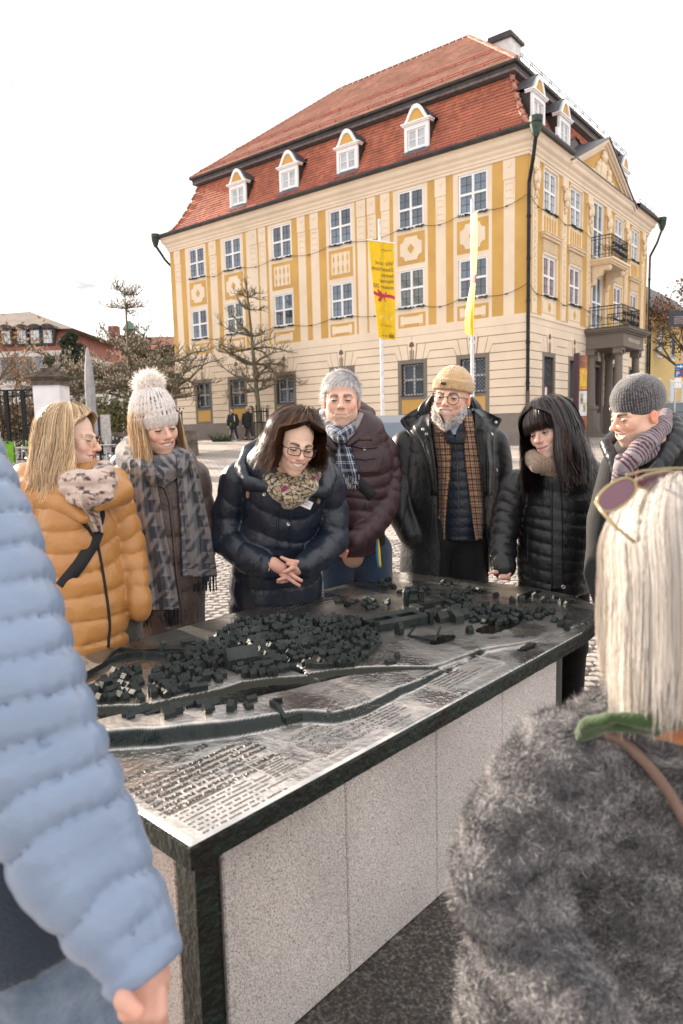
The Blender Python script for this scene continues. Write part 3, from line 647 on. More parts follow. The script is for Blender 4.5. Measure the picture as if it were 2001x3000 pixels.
b.add([(x,.08,z) for x,z in P1]+[(x,.08,z) for x,z in P2]+[(x,-.16,z) for x,z in P1]+[(x,-.03,z) for x,z in P2],[(i,i+1,n+i+1,n+i) for i in range(n-1)]+[(i,2*n+i,2*n+i+1,i+1) for i in range(n-1)]+[(n+i,n+i+1,3*n+i+1,3*n+i) for i in range(n-1)])
b.build('door_surround',greyp,dd,recalc=False)
MB(MR).box(PX0-.4,PX1+.4,0,2.3,.6,1.0).build('doorstep',greyp,mus)
v,f=txt('2E',.28,.004,'CENTER'); b=MB(MR@frame((-1,0,0),(0,-1,0),(0,0,1),(-15.15,.04,4.28))); b.add(v,f); b.build('house_number',lead,mus,recalc=False,doubles=False)
# rain pipes
verd=mat('verdigris_copper',(.055,.085,.065),.6,metal=.4,var=.3,vs=5,col2=(.03,.035,.03)); pipe=mat('dark_pipe',(.018,.02,.02),.45,metal=.5,var=.3,vs=4)
def rainpipe(x,y,hx,hy,z0):
    P=lambda s,r,z:CB+dl*s+dr*r+UPV*z
    b=MB(); b.tube([P(hx,hy,12.35),P(hx*.6+x*.4,hy*.6+y*.4,11.6),P(x,y,10.85),P(x,y,10.6),P(x,y,2.9)],.075,8)
    for z in np.arange(3.2,10.6,1.6): b.tube([P(x,y,z-.04),P(x,y,z+.04)],.095,8)
    o=b.build('rain_pipe',pipe,mus,smooth=False)
    b=MB(); b.tube([P(x,y,2.9),P(x,y,z0)],.085,8); b.build('pipe_foot',mat('brown_pipe',(.10,.075,.07),.6),o)
    b=MB(); q=P(hx,hy,0); b.lathe([(.08,12.25),(.16,12.42),(.20,12.55),(.24,12.70),(.20,12.74),(.24,12.78),(.25,12.98)],(q[0],q[1],0),12); b.build('hopper_head',verd,o)
rainpipe(-.09,-.10,-.55,-.55,.8); rainpipe(-.12,WID+.08,-.6,WID+.55,.8); rainpipe(LEN+.05,.6,LEN+.55,-.55,1.1)
# floodlight on the roof edge, garland cables between windows
b=MB(MR); b.box(-2.62,-2.42,.1,.2,13.3,13.62).box(-3.0,-2.8,.1,.22,13.0,13.15).tube([(-2.7,.1,12.95),(-2.7,.12,13.3)],.03,6); b.build('floodlight',white,mus)
cab=mat('black_cable',(.02,.018,.018),.7)
def cable(M,pts,name='light_cable'):
    b=MB(M)
    for (x0,z0),(x1,z1) in zip(pts[:-1],pts[1:]):
        n=9; b.tube([(x0+(x1-x0)*t,.1,z0+(z1-z0)*t-.16*4*t*(1-t)) for t in np.linspace(0,1,n)],.012,4)
        b.tube([(x0+(x1-x0)*.5-.06,.1,(z0+z1)/2-.165),(x0+(x1-x0)*.5+.06,.1,(z0+z1)/2-.165)],.028,4)
    b.build(name,cab,mus)
for z0 in (10.2,6.83):
    prev=(-.05,z0+.25)
    for a,c in LW: cable(ML,[prev,(a,z0)]); prev=(c,z0)
    prev=(.05,z0+.2)
    for a,c in RWN: cable(MR,[(-prev[0],prev[1]),(-a,z0)]); prev=(c,z0)
# ------------------------------------------------------------------ implicit modelling for people and clothes
from mathutils.bvhtree import BVHTree
CN=np.array([(i,j,k) for i in (0,1) for j in (0,1) for k in (0,1)])
EDG=[(a,b) for a in range(8) for b in range(a+1,8) if np.abs(CN[a]-CN[b]).sum()==1]
def nets(Fv,lo,h):
    ins=Fv<0
    nx,ny,nz_=Fv.shape; cnt=np.zeros((nx-1,ny-1,nz_-1),np.int8)
    for c in CN: cnt+=ins[c[0]:nx-1+c[0],c[1]:ny-1+c[1],c[2]:nz_-1+c[2]]
    ac=np.argwhere((cnt>0)&(cnt<8)); idx=np.full(cnt.shape,-1,np.int64); idx[tuple(ac.T)]=np.arange(len(ac))
    val=np.stack([Fv[ac[:,0]+c[0],ac[:,1]+c[1],ac[:,2]+c[2]] for c in CN],1)
    p=np.zeros((len(ac),3)); n=np.zeros(len(ac))
    for a,b in EDG:
        va,vb=val[:,a],val[:,b]; m=(va<0)!=(vb<0); t=np.where(m,va/np.where(m,va-vb,1),0)
        p+=np.where(m[:,None],CN[a]+(CN[b]-CN[a])*t[:,None],0); n+=m
    p=p/n[:,None]+ac; q=[]
    for ax in range(3):
        s0=[slice(1,-1)]*3; s0[ax]=slice(0,-1); s1=[slice(1,-1)]*3; s1[ax]=slice(1,None)
        A,B_=ins[tuple(s0)],ins[tuple(s1)]; w=np.argwhere(A!=B_); 
        if not len(w): continue
        fl=A[tuple(w.T)]; o=w+1; o[:,ax]-=1
        u,v=(ax+1)%3,(ax+2)%3; eu=np.eye(3,dtype=int)[u]; ev=np.eye(3,dtype=int)[v]
        c=[idx[tuple((o-d).T)] for d in (eu+ev,ev,0*eu,eu)]
        f=np.stack(c,1); f[~fl]=f[~fl][:,::-1]; q.append(f)
    return p*h+lo,np.concatenate(q)
def smooth(v,f,it=1,lam=.5):
    e=np.concatenate([f[:,[0,1]],f[:,[1,2]],f[:,[2,3]],f[:,[3,0]]])
    deg=np.bincount(e.ravel(),minlength=len(v))[:,None]
    for _ in range(it):
        s=np.stack([np.bincount(e[:,0],v[e[:,1],c],len(v))+np.bincount(e[:,1],v[e[:,0],c],len(v)) for c in range(3)],1)
        v=v*(1-lam)+lam*s/np.maximum(deg,1)
    return v
class Vox:
    def __init__(s,lo,hi,h):
        s.lo=np.array(lo,float); s.h=h; n=np.ceil((np.array(hi)-s.lo)/h).astype(int)+1
        s.ax=[(s.lo[i]+h*np.arange(n[i])).astype(np.float32) for i in range(3)]; s.F=np.full(n,.5,np.float32)
    def loc(s,lo,hi):
        sl=[]
        for i in range(3):
            a=int(np.clip(math.floor((lo[i]-s.lo[i])/s.h),0,len(s.ax[i])-1)); b=int(np.clip(math.ceil((hi[i]-s.lo[i])/s.h)+1,a+1,len(s.ax[i]))); sl.append(slice(a,b))
        return tuple(sl)
    def pts(s,sl): return np.stack(np.meshgrid(*[s.ax[i][sl[i]] for i in range(3)],indexing='ij'),-1)
    def op(s,sl,d,k,mode):
        F_=s.F[sl]; d=d.astype(np.float32)
        if mode=='u':
            if k>0: h=np.clip(.5+.5*(F_-d)/k,0,1); s.F[sl]=F_*(1-h)+d*h-k*h*(1-h)
            else: s.F[sl]=np.minimum(F_,d)
        else:
            d=-d
            if k>0: h=np.clip(.5-.5*(F_-d)/k,0,1); s.F[sl]=F_*(1-h)+d*h+k*h*(1-h)
            else: s.F[sl]=np.maximum(F_,d)
    def cap(s,a,b,ra,rb=None,k=.01,mode='u'):
        rb=ra if rb is None else rb; a=np.array(a,float); b=np.array(b,float); m=max(ra,rb)+k+s.h*2
        sl=s.loc(np.minimum(a,b)-m,np.maximum(a,b)+m); P=s.pts(sl)-a; d=b-a; t=np.clip((P@d)/max(d@d,1e-9),0,1)
        q=np.linalg.norm(P-t[...,None]*d,axis=-1)-(ra+(rb-ra)*t); s.op(sl,q,k,mode); return s
    def ell(s,c,r,R=None,k=.01,mode='u'):
        c=np.array(c,float); r=np.array(r,float) if hasattr(r,'__len__') else np.array([r]*3); m=r.max()+k+s.h*2; sl=s.loc(c-m,c+m); P=s.pts(sl)-c
        if R is not None: P=P@np.array(R)
        k0=np.linalg.norm(P/r,axis=-1); k1=np.linalg.norm(P/r**2,axis=-1); s.op(sl,k0*(k0-1)/np.maximum(k1,1e-6),k,mode); return s
    def chain(s,pts,rs,k=.01,mode='u'):
        for i in range(len(pts)-1): s.cap(pts[i],pts[i+1],rs[i],rs[i+1],k,mode)
        return s
    def tube(s,pts,ru,rw=None,side=(1,0,0),k=.015,disp=None,mode='u',caps=True):
        """elliptical tube: ru along 'side', rw across; disp(t,theta,P) is added to the radius (t = arc length)"""
        pts=np.array(pts,float); n=len(pts); ru=np.array(ru if hasattr(ru,'__len__') else [ru]*n,float); rw=ru if rw is None else np.array(rw if hasattr(rw,'__len__') else [rw]*n,float)
        m=max(ru.max(),rw.max())+k+.03+s.h; sl=s.loc(pts.min(0)-m,pts.max(0)+m); P=s.pts(sl); sh=P.shape[:-1]; best=np.full(sh,1e9,np.float32)
        U=np.zeros(sh+(3,),np.float32); RU=np.zeros(sh,np.float32); RW=RU.copy(); T=RU.copy(); TD=np.zeros(sh+(3,),np.float32); acc=0
        for i in range(n-1):
            a=pts[i]; d=pts[i+1]-a; L_=np.linalg.norm(d); q=P-a; t=np.clip((q@d)/(L_*L_),0,1).astype(np.float32); v=q-t[...,None]*d
            r_=np.linalg.norm(v,axis=-1)/((ru[i]+rw[i])*(1-t)+(ru[i+1]+rw[i+1])*t); mk=r_<best
            best=np.where(mk,r_,best); U=np.where(mk[...,None],v,U); RU=np.where(mk,ru[i]*(1-t)+ru[i+1]*t,RU); RW=np.where(mk,rw[i]*(1-t)+rw[i+1]*t,RW); T=np.where(mk,acc+t*L_,T); TD=np.where(mk[...,None],d/L_,TD); acc+=L_
        S_=np.array(side,float); S_=S_-TD*(TD@S_)[...,None]; S_/=np.maximum(np.linalg.norm(S_,axis=-1),1e-6)[...,None]; W_=np.cross(TD,S_)
        u=(U*S_).sum(-1); w=(U*W_).sum(-1); e=(U*TD).sum(-1)
        if disp is not None: dd=disp(T,np.arctan2(w,u),P); RU=RU+dd; RW=RW+dd
        mn=np.minimum(RU,RW); q=np.stack([u/RU,w/RW,e/mn],-1); k0=np.linalg.norm(q,axis=-1); k1=np.sqrt((u/RU**2)**2+(w/RW**2)**2+(e/mn**2)**2)
        s.op(sl,k0*(k0-1)/np.maximum(k1,1e-5),k,mode); return s
    def field(s,fn,lo,hi,k=.0,mode='u'):
        sl=s.loc(lo,hi); s.op(sl,fn(s.pts(sl)),k,mode); return s
    def disp(s,fn):
        m=np.abs(s.F)<.05; ii=np.argwhere(m)
        P=np.stack([s.ax[i][ii[:,i]] for i in range(3)],1); s.F[m]-=fn(P).astype(np.float32); return s
    def cut(s,p,nrm):   # keep the side away from nrm
        nrm=np.array(nrm,float); nrm/=np.linalg.norm(nrm); P=np.stack(np.meshgrid(*s.ax,indexing='ij'),-1); s.F=np.maximum(s.F,((P-np.array(p))@nrm).astype(np.float32)); return s
    def get(s,it=1):
        s.F[[0,-1]]=.5; s.F[:,[0,-1]]=.5; s.F[:,:,[0,-1]]=.5
        v,f=nets(s.F,s.lo,s.h); return (smooth(v,f,it) if it else v),f
def tomesh(name,parts,mats,parent=None,shade=True,kind=None,top=None):
    """parts: list of (verts,faces,material index,colour (n,3) or None, st or None) joined into one mesh object"""
    vs=[];fs=[];mi=[];cl=[];st=[]; o=0
    for v,f,m,c,s_ in parts:
        v=np.asarray(v,float); vs.append(v); fs+= [tuple(int(x)+o for x in q) for q in f]; mi+=[m]*len(f); o+=len(v)
        cl.append(np.ones((len(v),3)) if c is None else np.broadcast_to(np.asarray(c,float),(len(v),3))); st.append(np.zeros((len(v),3)) if s_ is None else s_)
    V=np.concatenate(vs)-org(parent); me=D.meshes.new(name); me.from_pydata(V.tolist(),[],fs)
    for m in mats: me.materials.append(m)
    me.polygons.foreach_set('material_index',mi)
    a=me.attributes.new('Col','FLOAT_COLOR','POINT'); a.data.foreach_set('color',np.c_[np.concatenate(cl),np.ones(o)].ravel())
    a=me.attributes.new('st','FLOAT_VECTOR','POINT'); a.data.foreach_set('vector',np.concatenate(st).astype(float).ravel())
    if shade: me.shade_smooth()
    ob=link(name,me,parent,None,kind); ob_v=V+org(parent); BV[ob.name]=(ob_v,fs); return ob
BV={}
class Surf:
    """camera-ray hits on already built garments, to lay straps, zips, scarves and buttons on them"""
    def __init__(s,*obs):
        vs=[];fs=[];o=0
        for ob in obs:
            v,f=BV[ob.name]; vs+= [tuple(x) for x in v]; fs+=[tuple(i+o for i in q) for q in f]; o=len(vs)
        s.t=BVHTree.FromPolygons(vs,fs)
    def hit(s,x,y,off=0.):
        d=ray(x,y); d=d/np.linalg.norm(d); h=s.t.ray_cast(Vector(OC),Vector(d))
        if h[0] is None: return None,None
        return np.array(h[0])-d*off,np.array(h[1])
    def line(s,pts,off=.003,n=12):
        P=[]; pts=np.array(pts,float); sg=np.r_[0,np.cumsum(np.hypot(*np.diff(pts,axis=0).T))]
        for t in np.linspace(0,sg[-1],n):
            h,_=s.hit(np.interp(t,sg,pts[:,0]),np.interp(t,sg,pts[:,1]),off)
            if h is not None: P.append(h)
        return P
def strap(surf,pts,w,name,m,parent,th=.003,off=.004,n=24):
    """flat band lying on a surface along pixel path"""
    P=np.array(surf.line(pts,off,n)); 
    for _ in range(2): P[1:-1]=(P[:-2]+P[1:-1]*2+P[2:])/4
    v=[];f=[]
    for i,p in enumerate(P):
        t=P[min(i+1,len(P)-1)]-P[max(i-1,0)]; t/=np.linalg.norm(t); d=p-OC; d/=np.linalg.norm(d); s_=np.cross(t,d); s_/=np.linalg.norm(s_)
        for a,b in ((-1,0),(1,0),(1,1),(-1,1)): v.append(p+s_*a*w/2+d*th*b)
    for i in range(len(P)-1):
        for a in range(4): f.append((i*4+a,i*4+(a+1)%4,i*4+4+(a+1)%4,i*4+4+a))
    f+=[(3,2,1,0),tuple(len(v)-4+k for k in range(4))]
    uv=np.array([(x,i*.02,0) for i in range(len(P)) for x in (0,w,w,0)])
    return tomesh(name,[(np.array(v),f,0,None,uv)],[m],parent)
def drape(name,rows,surf,m,parent,Y0=3.,nu=22,nv=30,off=.012,th=.008,folds=(0,0),blur=3,bulge=0.,seed=0,hem=None,depth=None,colfn=None):
    """cloth hung over what lies behind it: rows of (y, xL, xR[, extra depth]) in photo pixels, pushed towards the viewer off the surface"""
    R_=np.array([list(r)+[0]*(4-len(r)) for r in rows],float); tt=np.linspace(0,1,len(R_)); tv=np.linspace(0,1,nv)
    # smooth rows
    Yp,XL,XR,EX=[np.interp(tv,tt,R_[:,c]) for c in range(4)]
    if len(R_)>3:
        k=np.array([.25,.5,.25])
        for A in (XL,XR):
            for _ in range(3): A[1:-1]=np.convolve(A,k,'valid')
    G=np.zeros((nv,nu,2)); u=np.linspace(0,1,nu)
    for i in range(nv): G[i,:,0]=XL[i]+(XR[i]-XL[i])*u; G[i,:,1]=Yp[i]
    if hem is not None: G[...,1]+=hem(u[None,:],tv[:,None])
    Z=np.full((nv,nu),np.nan)
    if surf is not None:
        for i in range(nv):
            for j in range(nu):
                h,_=surf.hit(*G[i,j]); 
                if h is not None and abs(h[1]-Y0)<.5: Z[i,j]=h[1]
    if np.isnan(Z).all(): Z[:]=Y0
    for _ in range(60):
        nanm=np.isnan(Z)
        if not nanm.any(): break
        pad=np.pad(Z,1,constant_values=np.nan); nb=np.stack([pad[:-2,1:-1],pad[2:,1:-1],pad[1:-1,:-2],pad[1:-1,2:]])
        c=(~np.isnan(nb)).sum(0); s_=np.nansum(nb,0); Z=np.where(nanm&(c>0),s_/np.maximum(c,1),Z)
    Z0=Z.copy()
    for _ in range(blur):
        pad=np.pad(Z,1,mode='edge'); Z=(pad[:-2,1:-1]+pad[2:,1:-1]+pad[1:-1,:-2]+pad[1:-1,2:]+2*pad[1:-1,1:-1])/6
    Z=np.minimum(Z,Z0)-off-EX[:,None]
    rr=np.random.default_rng(seed); ph=rr.uniform(0,6,3)
    uu=u[None,:]; vv=tv[:,None]
    if folds[1]: Z=Z-folds[1]*(np.sin(uu*folds[0]*2*pi+ph[0]+1.2*np.sin(vv*3+ph[1]))+.4*np.sin(uu*folds[0]*4.3*pi+ph[2]+vv*2))*np.minimum(1,4*np.minimum(uu,1-uu)+.3)
    if bulge: Z=Z-bulge*np.sqrt(np.clip(1-(2*uu-1)**2,0,1))
    fr=np.zeros((nv,nu,3)); bk=fr.copy()
    for i in range(nv):
        for j in range(nu):
            fr[i,j]=at(G[i,j,0],G[i,j,1],Z[i,j]); bk[i,j]=at(G[i,j,0],G[i,j,1],Z[i,j]+th)
    V=np.concatenate([fr.reshape(-1,3),bk.reshape(-1,3)]); n=nv*nu; f=[]
    for i in range(nv-1):
        for j in range(nu-1):
            a=i*nu+j; f.append((a,a+nu,a+nu+1,a+1)); f.append((n+a,n+a+1,n+a+nu+1,n+a+nu))
    bd=[j for j in range(nu)]+[i*nu+nu-1 for i in range(1,nv)]+[(nv-1)*nu+j for j in range(nu-2,-1,-1)]+[i*nu for i in range(nv-2,0,-1)]
    for a,b in zip(bd,bd[1:]+bd[:1]): f.append((a,b,n+b,n+a))
    wm=np.linalg.norm(fr[:,-1]-fr[:,0],axis=1).mean(); lm=np.linalg.norm(np.diff(fr[:,nu//2],axis=0),axis=1).sum()
    st=np.stack(np.broadcast_arrays(uu*wm,vv*lm,0*uu*vv),-1).reshape(-1,3); st=np.concatenate([st,st])
    return tomesh(name,[(V,f,0,None if colfn is None else colfn(st),st)],[m],parent)
# ---------------------------------------------------------------- heads
def headmat(c,yaw=0,pitch=0,roll=0,sc=1.):
    c=np.array(c,float); b=-c[:2]/np.linalg.norm(c[:2]); y=math.radians(yaw); f=np.array([b[0]*cos(y)-b[1]*sin(y),b[0]*sin(y)+b[1]*cos(y),0])
    p=math.radians(pitch); up=np.array([0,0,1.]); F_=f*cos(p)-up*sin(p); U_=up*cos(p)+f*sin(p); X=np.cross(F_,U_); r=math.radians(roll)
    X2=X*cos(r)+U_*sin(r); U2=U_*cos(r)-X*sin(r)
    M=np.eye(4); M[:3,0]=X2*sc; M[:3,1]=F_*sc; M[:3,2]=U2*sc; M[:3,3]=c; return M
def xf(M,v): return np.asarray(v)@M[:3,:3].T+M[:3,3]
def head(M,fem=True,skin=(.60,.36,.26),brow=(.2,.13,.09),smile=.5,teeth=True,eye=.5,lip=(.50,.17,.15),age=.3,stub=None,iris=(.1,.07,.05),bald=None,long=1.,look=(0,-.25),neck=.12,nose=1.,fat=0.):
    g=Vox((-.1,-.125,-.24),(.1,.145,.145),.0033); w=1. if fem else 1.05
    g.ell((0,-.012,.038),(.0735*w,.093,.082),k=.0)
    g.ell((0,.026,-.036*long),((.0585+fat)*w,.066,.080*long),k=.03)
    g.ell((0,.064,-.098*long),(.020*w,.018,.017),k=.028)
    for s in (-1,1):
        g.ell((s*.047*w,.006,-.058*long),(.017,.028,.026),k=.03)
        g.ell((s*.042,.062,-.020+.006*smile),(.019,.016,.017),k=.024)
        g.cap((s*.012,.090,.020),(s*.046,.072,.019),.0085 if not fem else .006,.006,k=.015)
        g.ell((s*.031,.094,-.001),(.0145,.010,.0095),k=.010,mode='s')
        g.ell((s*.0735*w,-.014,-.010),(.0085,.017,.028),k=.006)
        g.ell((s*.084*w,-.009,-.006),(.0065,.010,.017),k=.004,mode='s')
    g.cap((0,.088,.012),(0,.108*nose+.0,-.026),.0070,.0095,k=.012); g.ell((0,.1095*nose,-.028),(.0105,.0095,.0092),k=.008)
    for s in (-1,1):
        g.ell((s*.0125,.097,-.032),(.0075,.0095,.0075),k=.007); g.ell((s*.0065,.1025,-.0405),(.0034,.0055,.0035),k=.003,mode='s')
    my=-.062*long; mw=.0245+.0105*smile; up=.011*smile
    arc=lambda t,o,z=0:(mw*t,.0955+o-.0135*t*t-.004*smile,my+up*t*t+z)
    tt=np.linspace(-1,1,9); op=.0075*smile if teeth else 0
    g.ell((0,.076,my),(.033,.016,.020),k=.018)
    for a,b in zip(tt[:-1],tt[1:]):
        ra=.0042*(1-.6*a*a); rb=.0042*(1-.6*b*b)
        g.cap(arc(a,-.004,.0045+op*(1-a*a)),arc(b,-.004,.0045+op*(1-b*b)),ra*.95,rb*.95,k=.005); g.cap(arc(a,-.005,-.0055-op*(1-a*a)),arc(b,-.005,-.0055-op*(1-b*b)),ra*1.25,rb*1.25,k=.005)
    if teeth:
        for a,b in zip(tt[:-1],tt[1:]): g.cap(arc(a*.9,.004,0),arc(b*.9,.004,0),.001+.0072*smile*(1-a*a),.001+.0072*smile*(1-b*b),k=.002,mode='s'); g.cap(arc(a*.9,-.006,0),arc(b*.9,-.006,0),.001+.0068*smile*(1-a*a),.001+.0068*smile*(1-b*b),k=.002,mode='s')
    else:
        for a,b in zip(tt[:-1],tt[1:]): g.cap(arc(a,.002),arc(b,.002),.0016,.0016,k=.003,mode='s')
    # smile folds
    for s in (-1,1):
        q=[(s*.017,.100,-.030),(s*.027,.090,-.042),(s*(mw+.008),.080,my+.004),(s*(mw+.006),.0735,my-.016)]
        fs_=.35+.65*smile; g.chain(q,[.002*fs_,(.0026+.001*age)*fs_,(.0026+.001*age)*fs_,.0008],k=.006,mode='s')
        g.ell((s*(.036+.004*smile),.072,-.034+.004*smile),(.014,.011,.012),k=.012)
        if age>.45:
            for j in range(3): g.chain([(s*.049,.070,.004-.008*j),(s*.060,.050,.010-.013*j)],[.0012,.0012],k=.003,mode='s')
    if age>.45:
        for j in range(3): g.chain([(x,.0935-.35*x*x/.09-.002*j,.038+.012*j) for x in np.linspace(-.035,.035,6)],[.0012]*6,k=.003,mode='s')
    g.cap((0,-.022,-.05),(0,-.024-.5*neck,-.05-neck),.048*(.92 if fem else 1.1),.054*(.92 if fem else 1.1),k=.028)
    v,f=g.get(1)
    x,y,z=v.T; skin=np.array(skin); c=np.tile(skin,(len(v),1)); n1=fbm(v*60,1.,2)[:,None]; c=c*(1+.07*n1+.05*fbm(v*190,1.,2)[:,None])
    def mixc(c,col,wt): return c*(1-wt[:,None])+np.array(col)*wt[:,None]
    ga=lambda d,s_:np.exp(-(d/s_)**2)
    red=np.array([skin[0]*1.05,skin[1]*.62,skin[2]*.55])
    c=mixc(c,red,.55*ga(np.hypot(x,np.hypot(y-.108,z+.03)),.018)+.0)
    for s in (-1,1): c=mixc(c,red,.45*ga(np.hypot(np.hypot(x-s*.043,(y-.07)*.6),z+.028),.02)); c=mixc(c,red,.6*((np.abs(x)>.074)&(y<.03)))
    ul=np.clip(np.abs(x)/mw,0,1); zl=my+up*ul**2; dl_=np.abs(z-zl); lipw=(1-.6*ul**2)*(.0085+op*1.2)
    c=mixc(c,lip,np.clip(1.5*(1-dl_/lipw),0,1)*(y>.062)*(np.abs(x)<mw*1.05)*(.95 if fem else .6))
    if teeth: c=mixc(c,(.10,.02,.02),np.clip(1-dl_/(.004+op*.5),0,1)*(np.abs(x)<mw*.9)*(y<.0905-.0135*ul**2)*(y>.05))
    for s in (-1,1):
        t=(np.abs(x)-.013)/.034; zb=.0185+.006*np.sin(np.clip(t,0,1)*2.2)-.003*t; bw=.0042*(1.25-np.clip(t,0,1)*.6)*(1. if fem else 1.35)
        c=mixc(c,brow,np.clip(1.4*ga(np.abs(z-zb),bw),0,1)*((t>-.02)&(t<1.05)&(y>.04))*1.0*(x*s>0))
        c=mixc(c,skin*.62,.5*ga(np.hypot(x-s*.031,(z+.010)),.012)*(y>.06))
    if stub is not None:
        m_=np.clip((-.040-z)/.02,0,1)*np.clip((z+.16)/.03,0,1)*(y>-.02); m_=np.maximum(m_,np.clip((.034-np.abs(x))/.012,0,1)*np.clip(1-np.abs(z+.048)/.01,0,1)*(y>.07))
        c=mixc(c,stub[0],stub[1]*m_*np.clip(dl_/lipw,0,1))
    parts=[(xf(M,v),f,0,c,None)]
    sc=np.linalg.norm(M[:3,0])
    # eyeballs and lids
    def sph(cn,r,e0,e1,n=14,k=10,z0=-1.,z1=1.):
        pv=[];pf=[]
        for i in range(k+1):
            a=e0+(e1-e0)*i/k
            for j in range(n+1):
                b=pi*j/n; pv.append((cn[0]+r*cos(b),cn[1]+r*sin(b)*cos(a),cn[2]+r*sin(b)*sin(a)))
        for i in range(k):
            for j in range(n): q=i*(n+1)+j; pf.append((q,q+1,q+n+2,q+n+1))
        return np.array(pv),pf
    for s in (-1,1):
        cn=np.array([s*.031,.0775,-.001]); v,f=sph(cn,.0128,-1.4,1.4)
        dirn=(v-cn)/.0128; lk=np.array([look[0],1,look[1]]); lk=lk/np.linalg.norm(lk); an=np.arccos(np.clip(dirn@lk,-1,1))
        col=np.where((an<.22)[:,None],(.005,.005,.005),np.where((an<.46)[:,None],iris,(.62,.58,.55))); parts.append((xf(M,v),f,1,col,None))
        o=.10+.42*eye; v,f=sph(cn,.0140,-.16+o-.25*0,1.5); parts.append((xf(M,v),f,0,skin*.86,None))
        v,f=sph(cn,.0139,-1.5,-.30-.10*eye); parts.append((xf(M,v),f,0,skin*.9,None))
        b=MB(); lp=[(cn[0]+.0144*cos(q),cn[1]+.0144*sin(q)*cos(-.16+o),cn[2]+.0144*sin(q)*sin(-.16+o)) for q in np.linspace(.35,pi-.35,9)]
        b.tube(lp,.0015+.0006*fem,4); parts.append((xf(M,np.array(b.v)),b.f,1,(.01,.008,.006),None))
    if teeth:
        v=[];f=[]
        for i,t in enumerate(np.linspace(-.86,.86,13)):
            p=arc(t,-.0065,0)
            v+=[(p[0],p[1]+.002,p[2]+.007*smile+.003),(p[0],p[1]+.002,p[2]-.0052*smile*(1-t*t)-.001)]
            if i: f.append((2*i-2,2*i-1,2*i+1,2*i))
        parts.append((xf(M,np.array(v)),f,1,(.80,.74,.64),None))
    return parts
def glasses(M,parent,shape='round',m=None,lens=None,r=.0235,rr=.0012,tint=None,name='glasses'):
    b=MB()
    for s in (-1,1):
        c=np.array([s*.0325,.104,-.004])
        pts=[]
        for a in np.linspace(0,2*pi,25):
            if shape=='round': px,pz=r*cos(a),r*sin(a)
            else:
                q=.55; px=r*1.08*np.sign(cos(a))*abs(cos(a))**q; pz=r*.66*np.sign(sin(a))*abs(sin(a))**q
            pts.append(xf(M,(c[0]+px,c[1]-.12*abs(c[0]+px)+.0035-.2*max(0,abs(c[0]+px)-.04),c[2]+pz)))
        b.tube(pts,rr*1.15,5)
        b.tube([xf(M,(s*.056,.0945,.004)),xf(M,(s*.070,.080,.006)),xf(M,(s*.077,.01,.002)),xf(M,(s*.078,-.02,-.008))],rr*1.3,5)
    b.tube([xf(M,(x,.1045-abs(x)*.06,.002+.004*(1-abs(x)/.011))) for x in (-.0105,0,.0105)],rr*1.2,5)
    return tomesh(name,[(np.array(b.v),b.f,0,None,None)],[m],parent)
# ---------------------------------------------------------------- hair
def hairmat(name,trans=.3,rough=.42,spec=.5):
    return mat(name,(1,1,1),rough,var=0.02,attr='Col',trans=trans,spec=spec)
def ribbons(P,W,col,M=None,out=None):
    """P (n,k,3) strand points, W (n,k) widths -> flat strips"""
    n,k,_=P.shape
    T=np.gradient(P,axis=1); T/=np.maximum(np.linalg.norm(T,axis=-1),1e-9)[...,None]
    if out is None: out=P-P.mean((0,1))
    S_=np.cross(T,out); S_/=np.maximum(np.linalg.norm(S_,axis=-1),1e-9)[...,None]
    a=P-S_*W[...,None]/2; b=P+S_*W[...,None]/2; V=np.stack([a,b],2).reshape(-1,3)
    base=(np.arange(n)[:,None]*k+np.arange(k-1)[None,:]).ravel()*2; f=np.stack([base,base+1,base+3,base+2],1)
    c=np.repeat(col,2*k,axis=0) if col.ndim==2 else np.repeat(col.reshape(-1,3),2,axis=0)
    return V,f,c
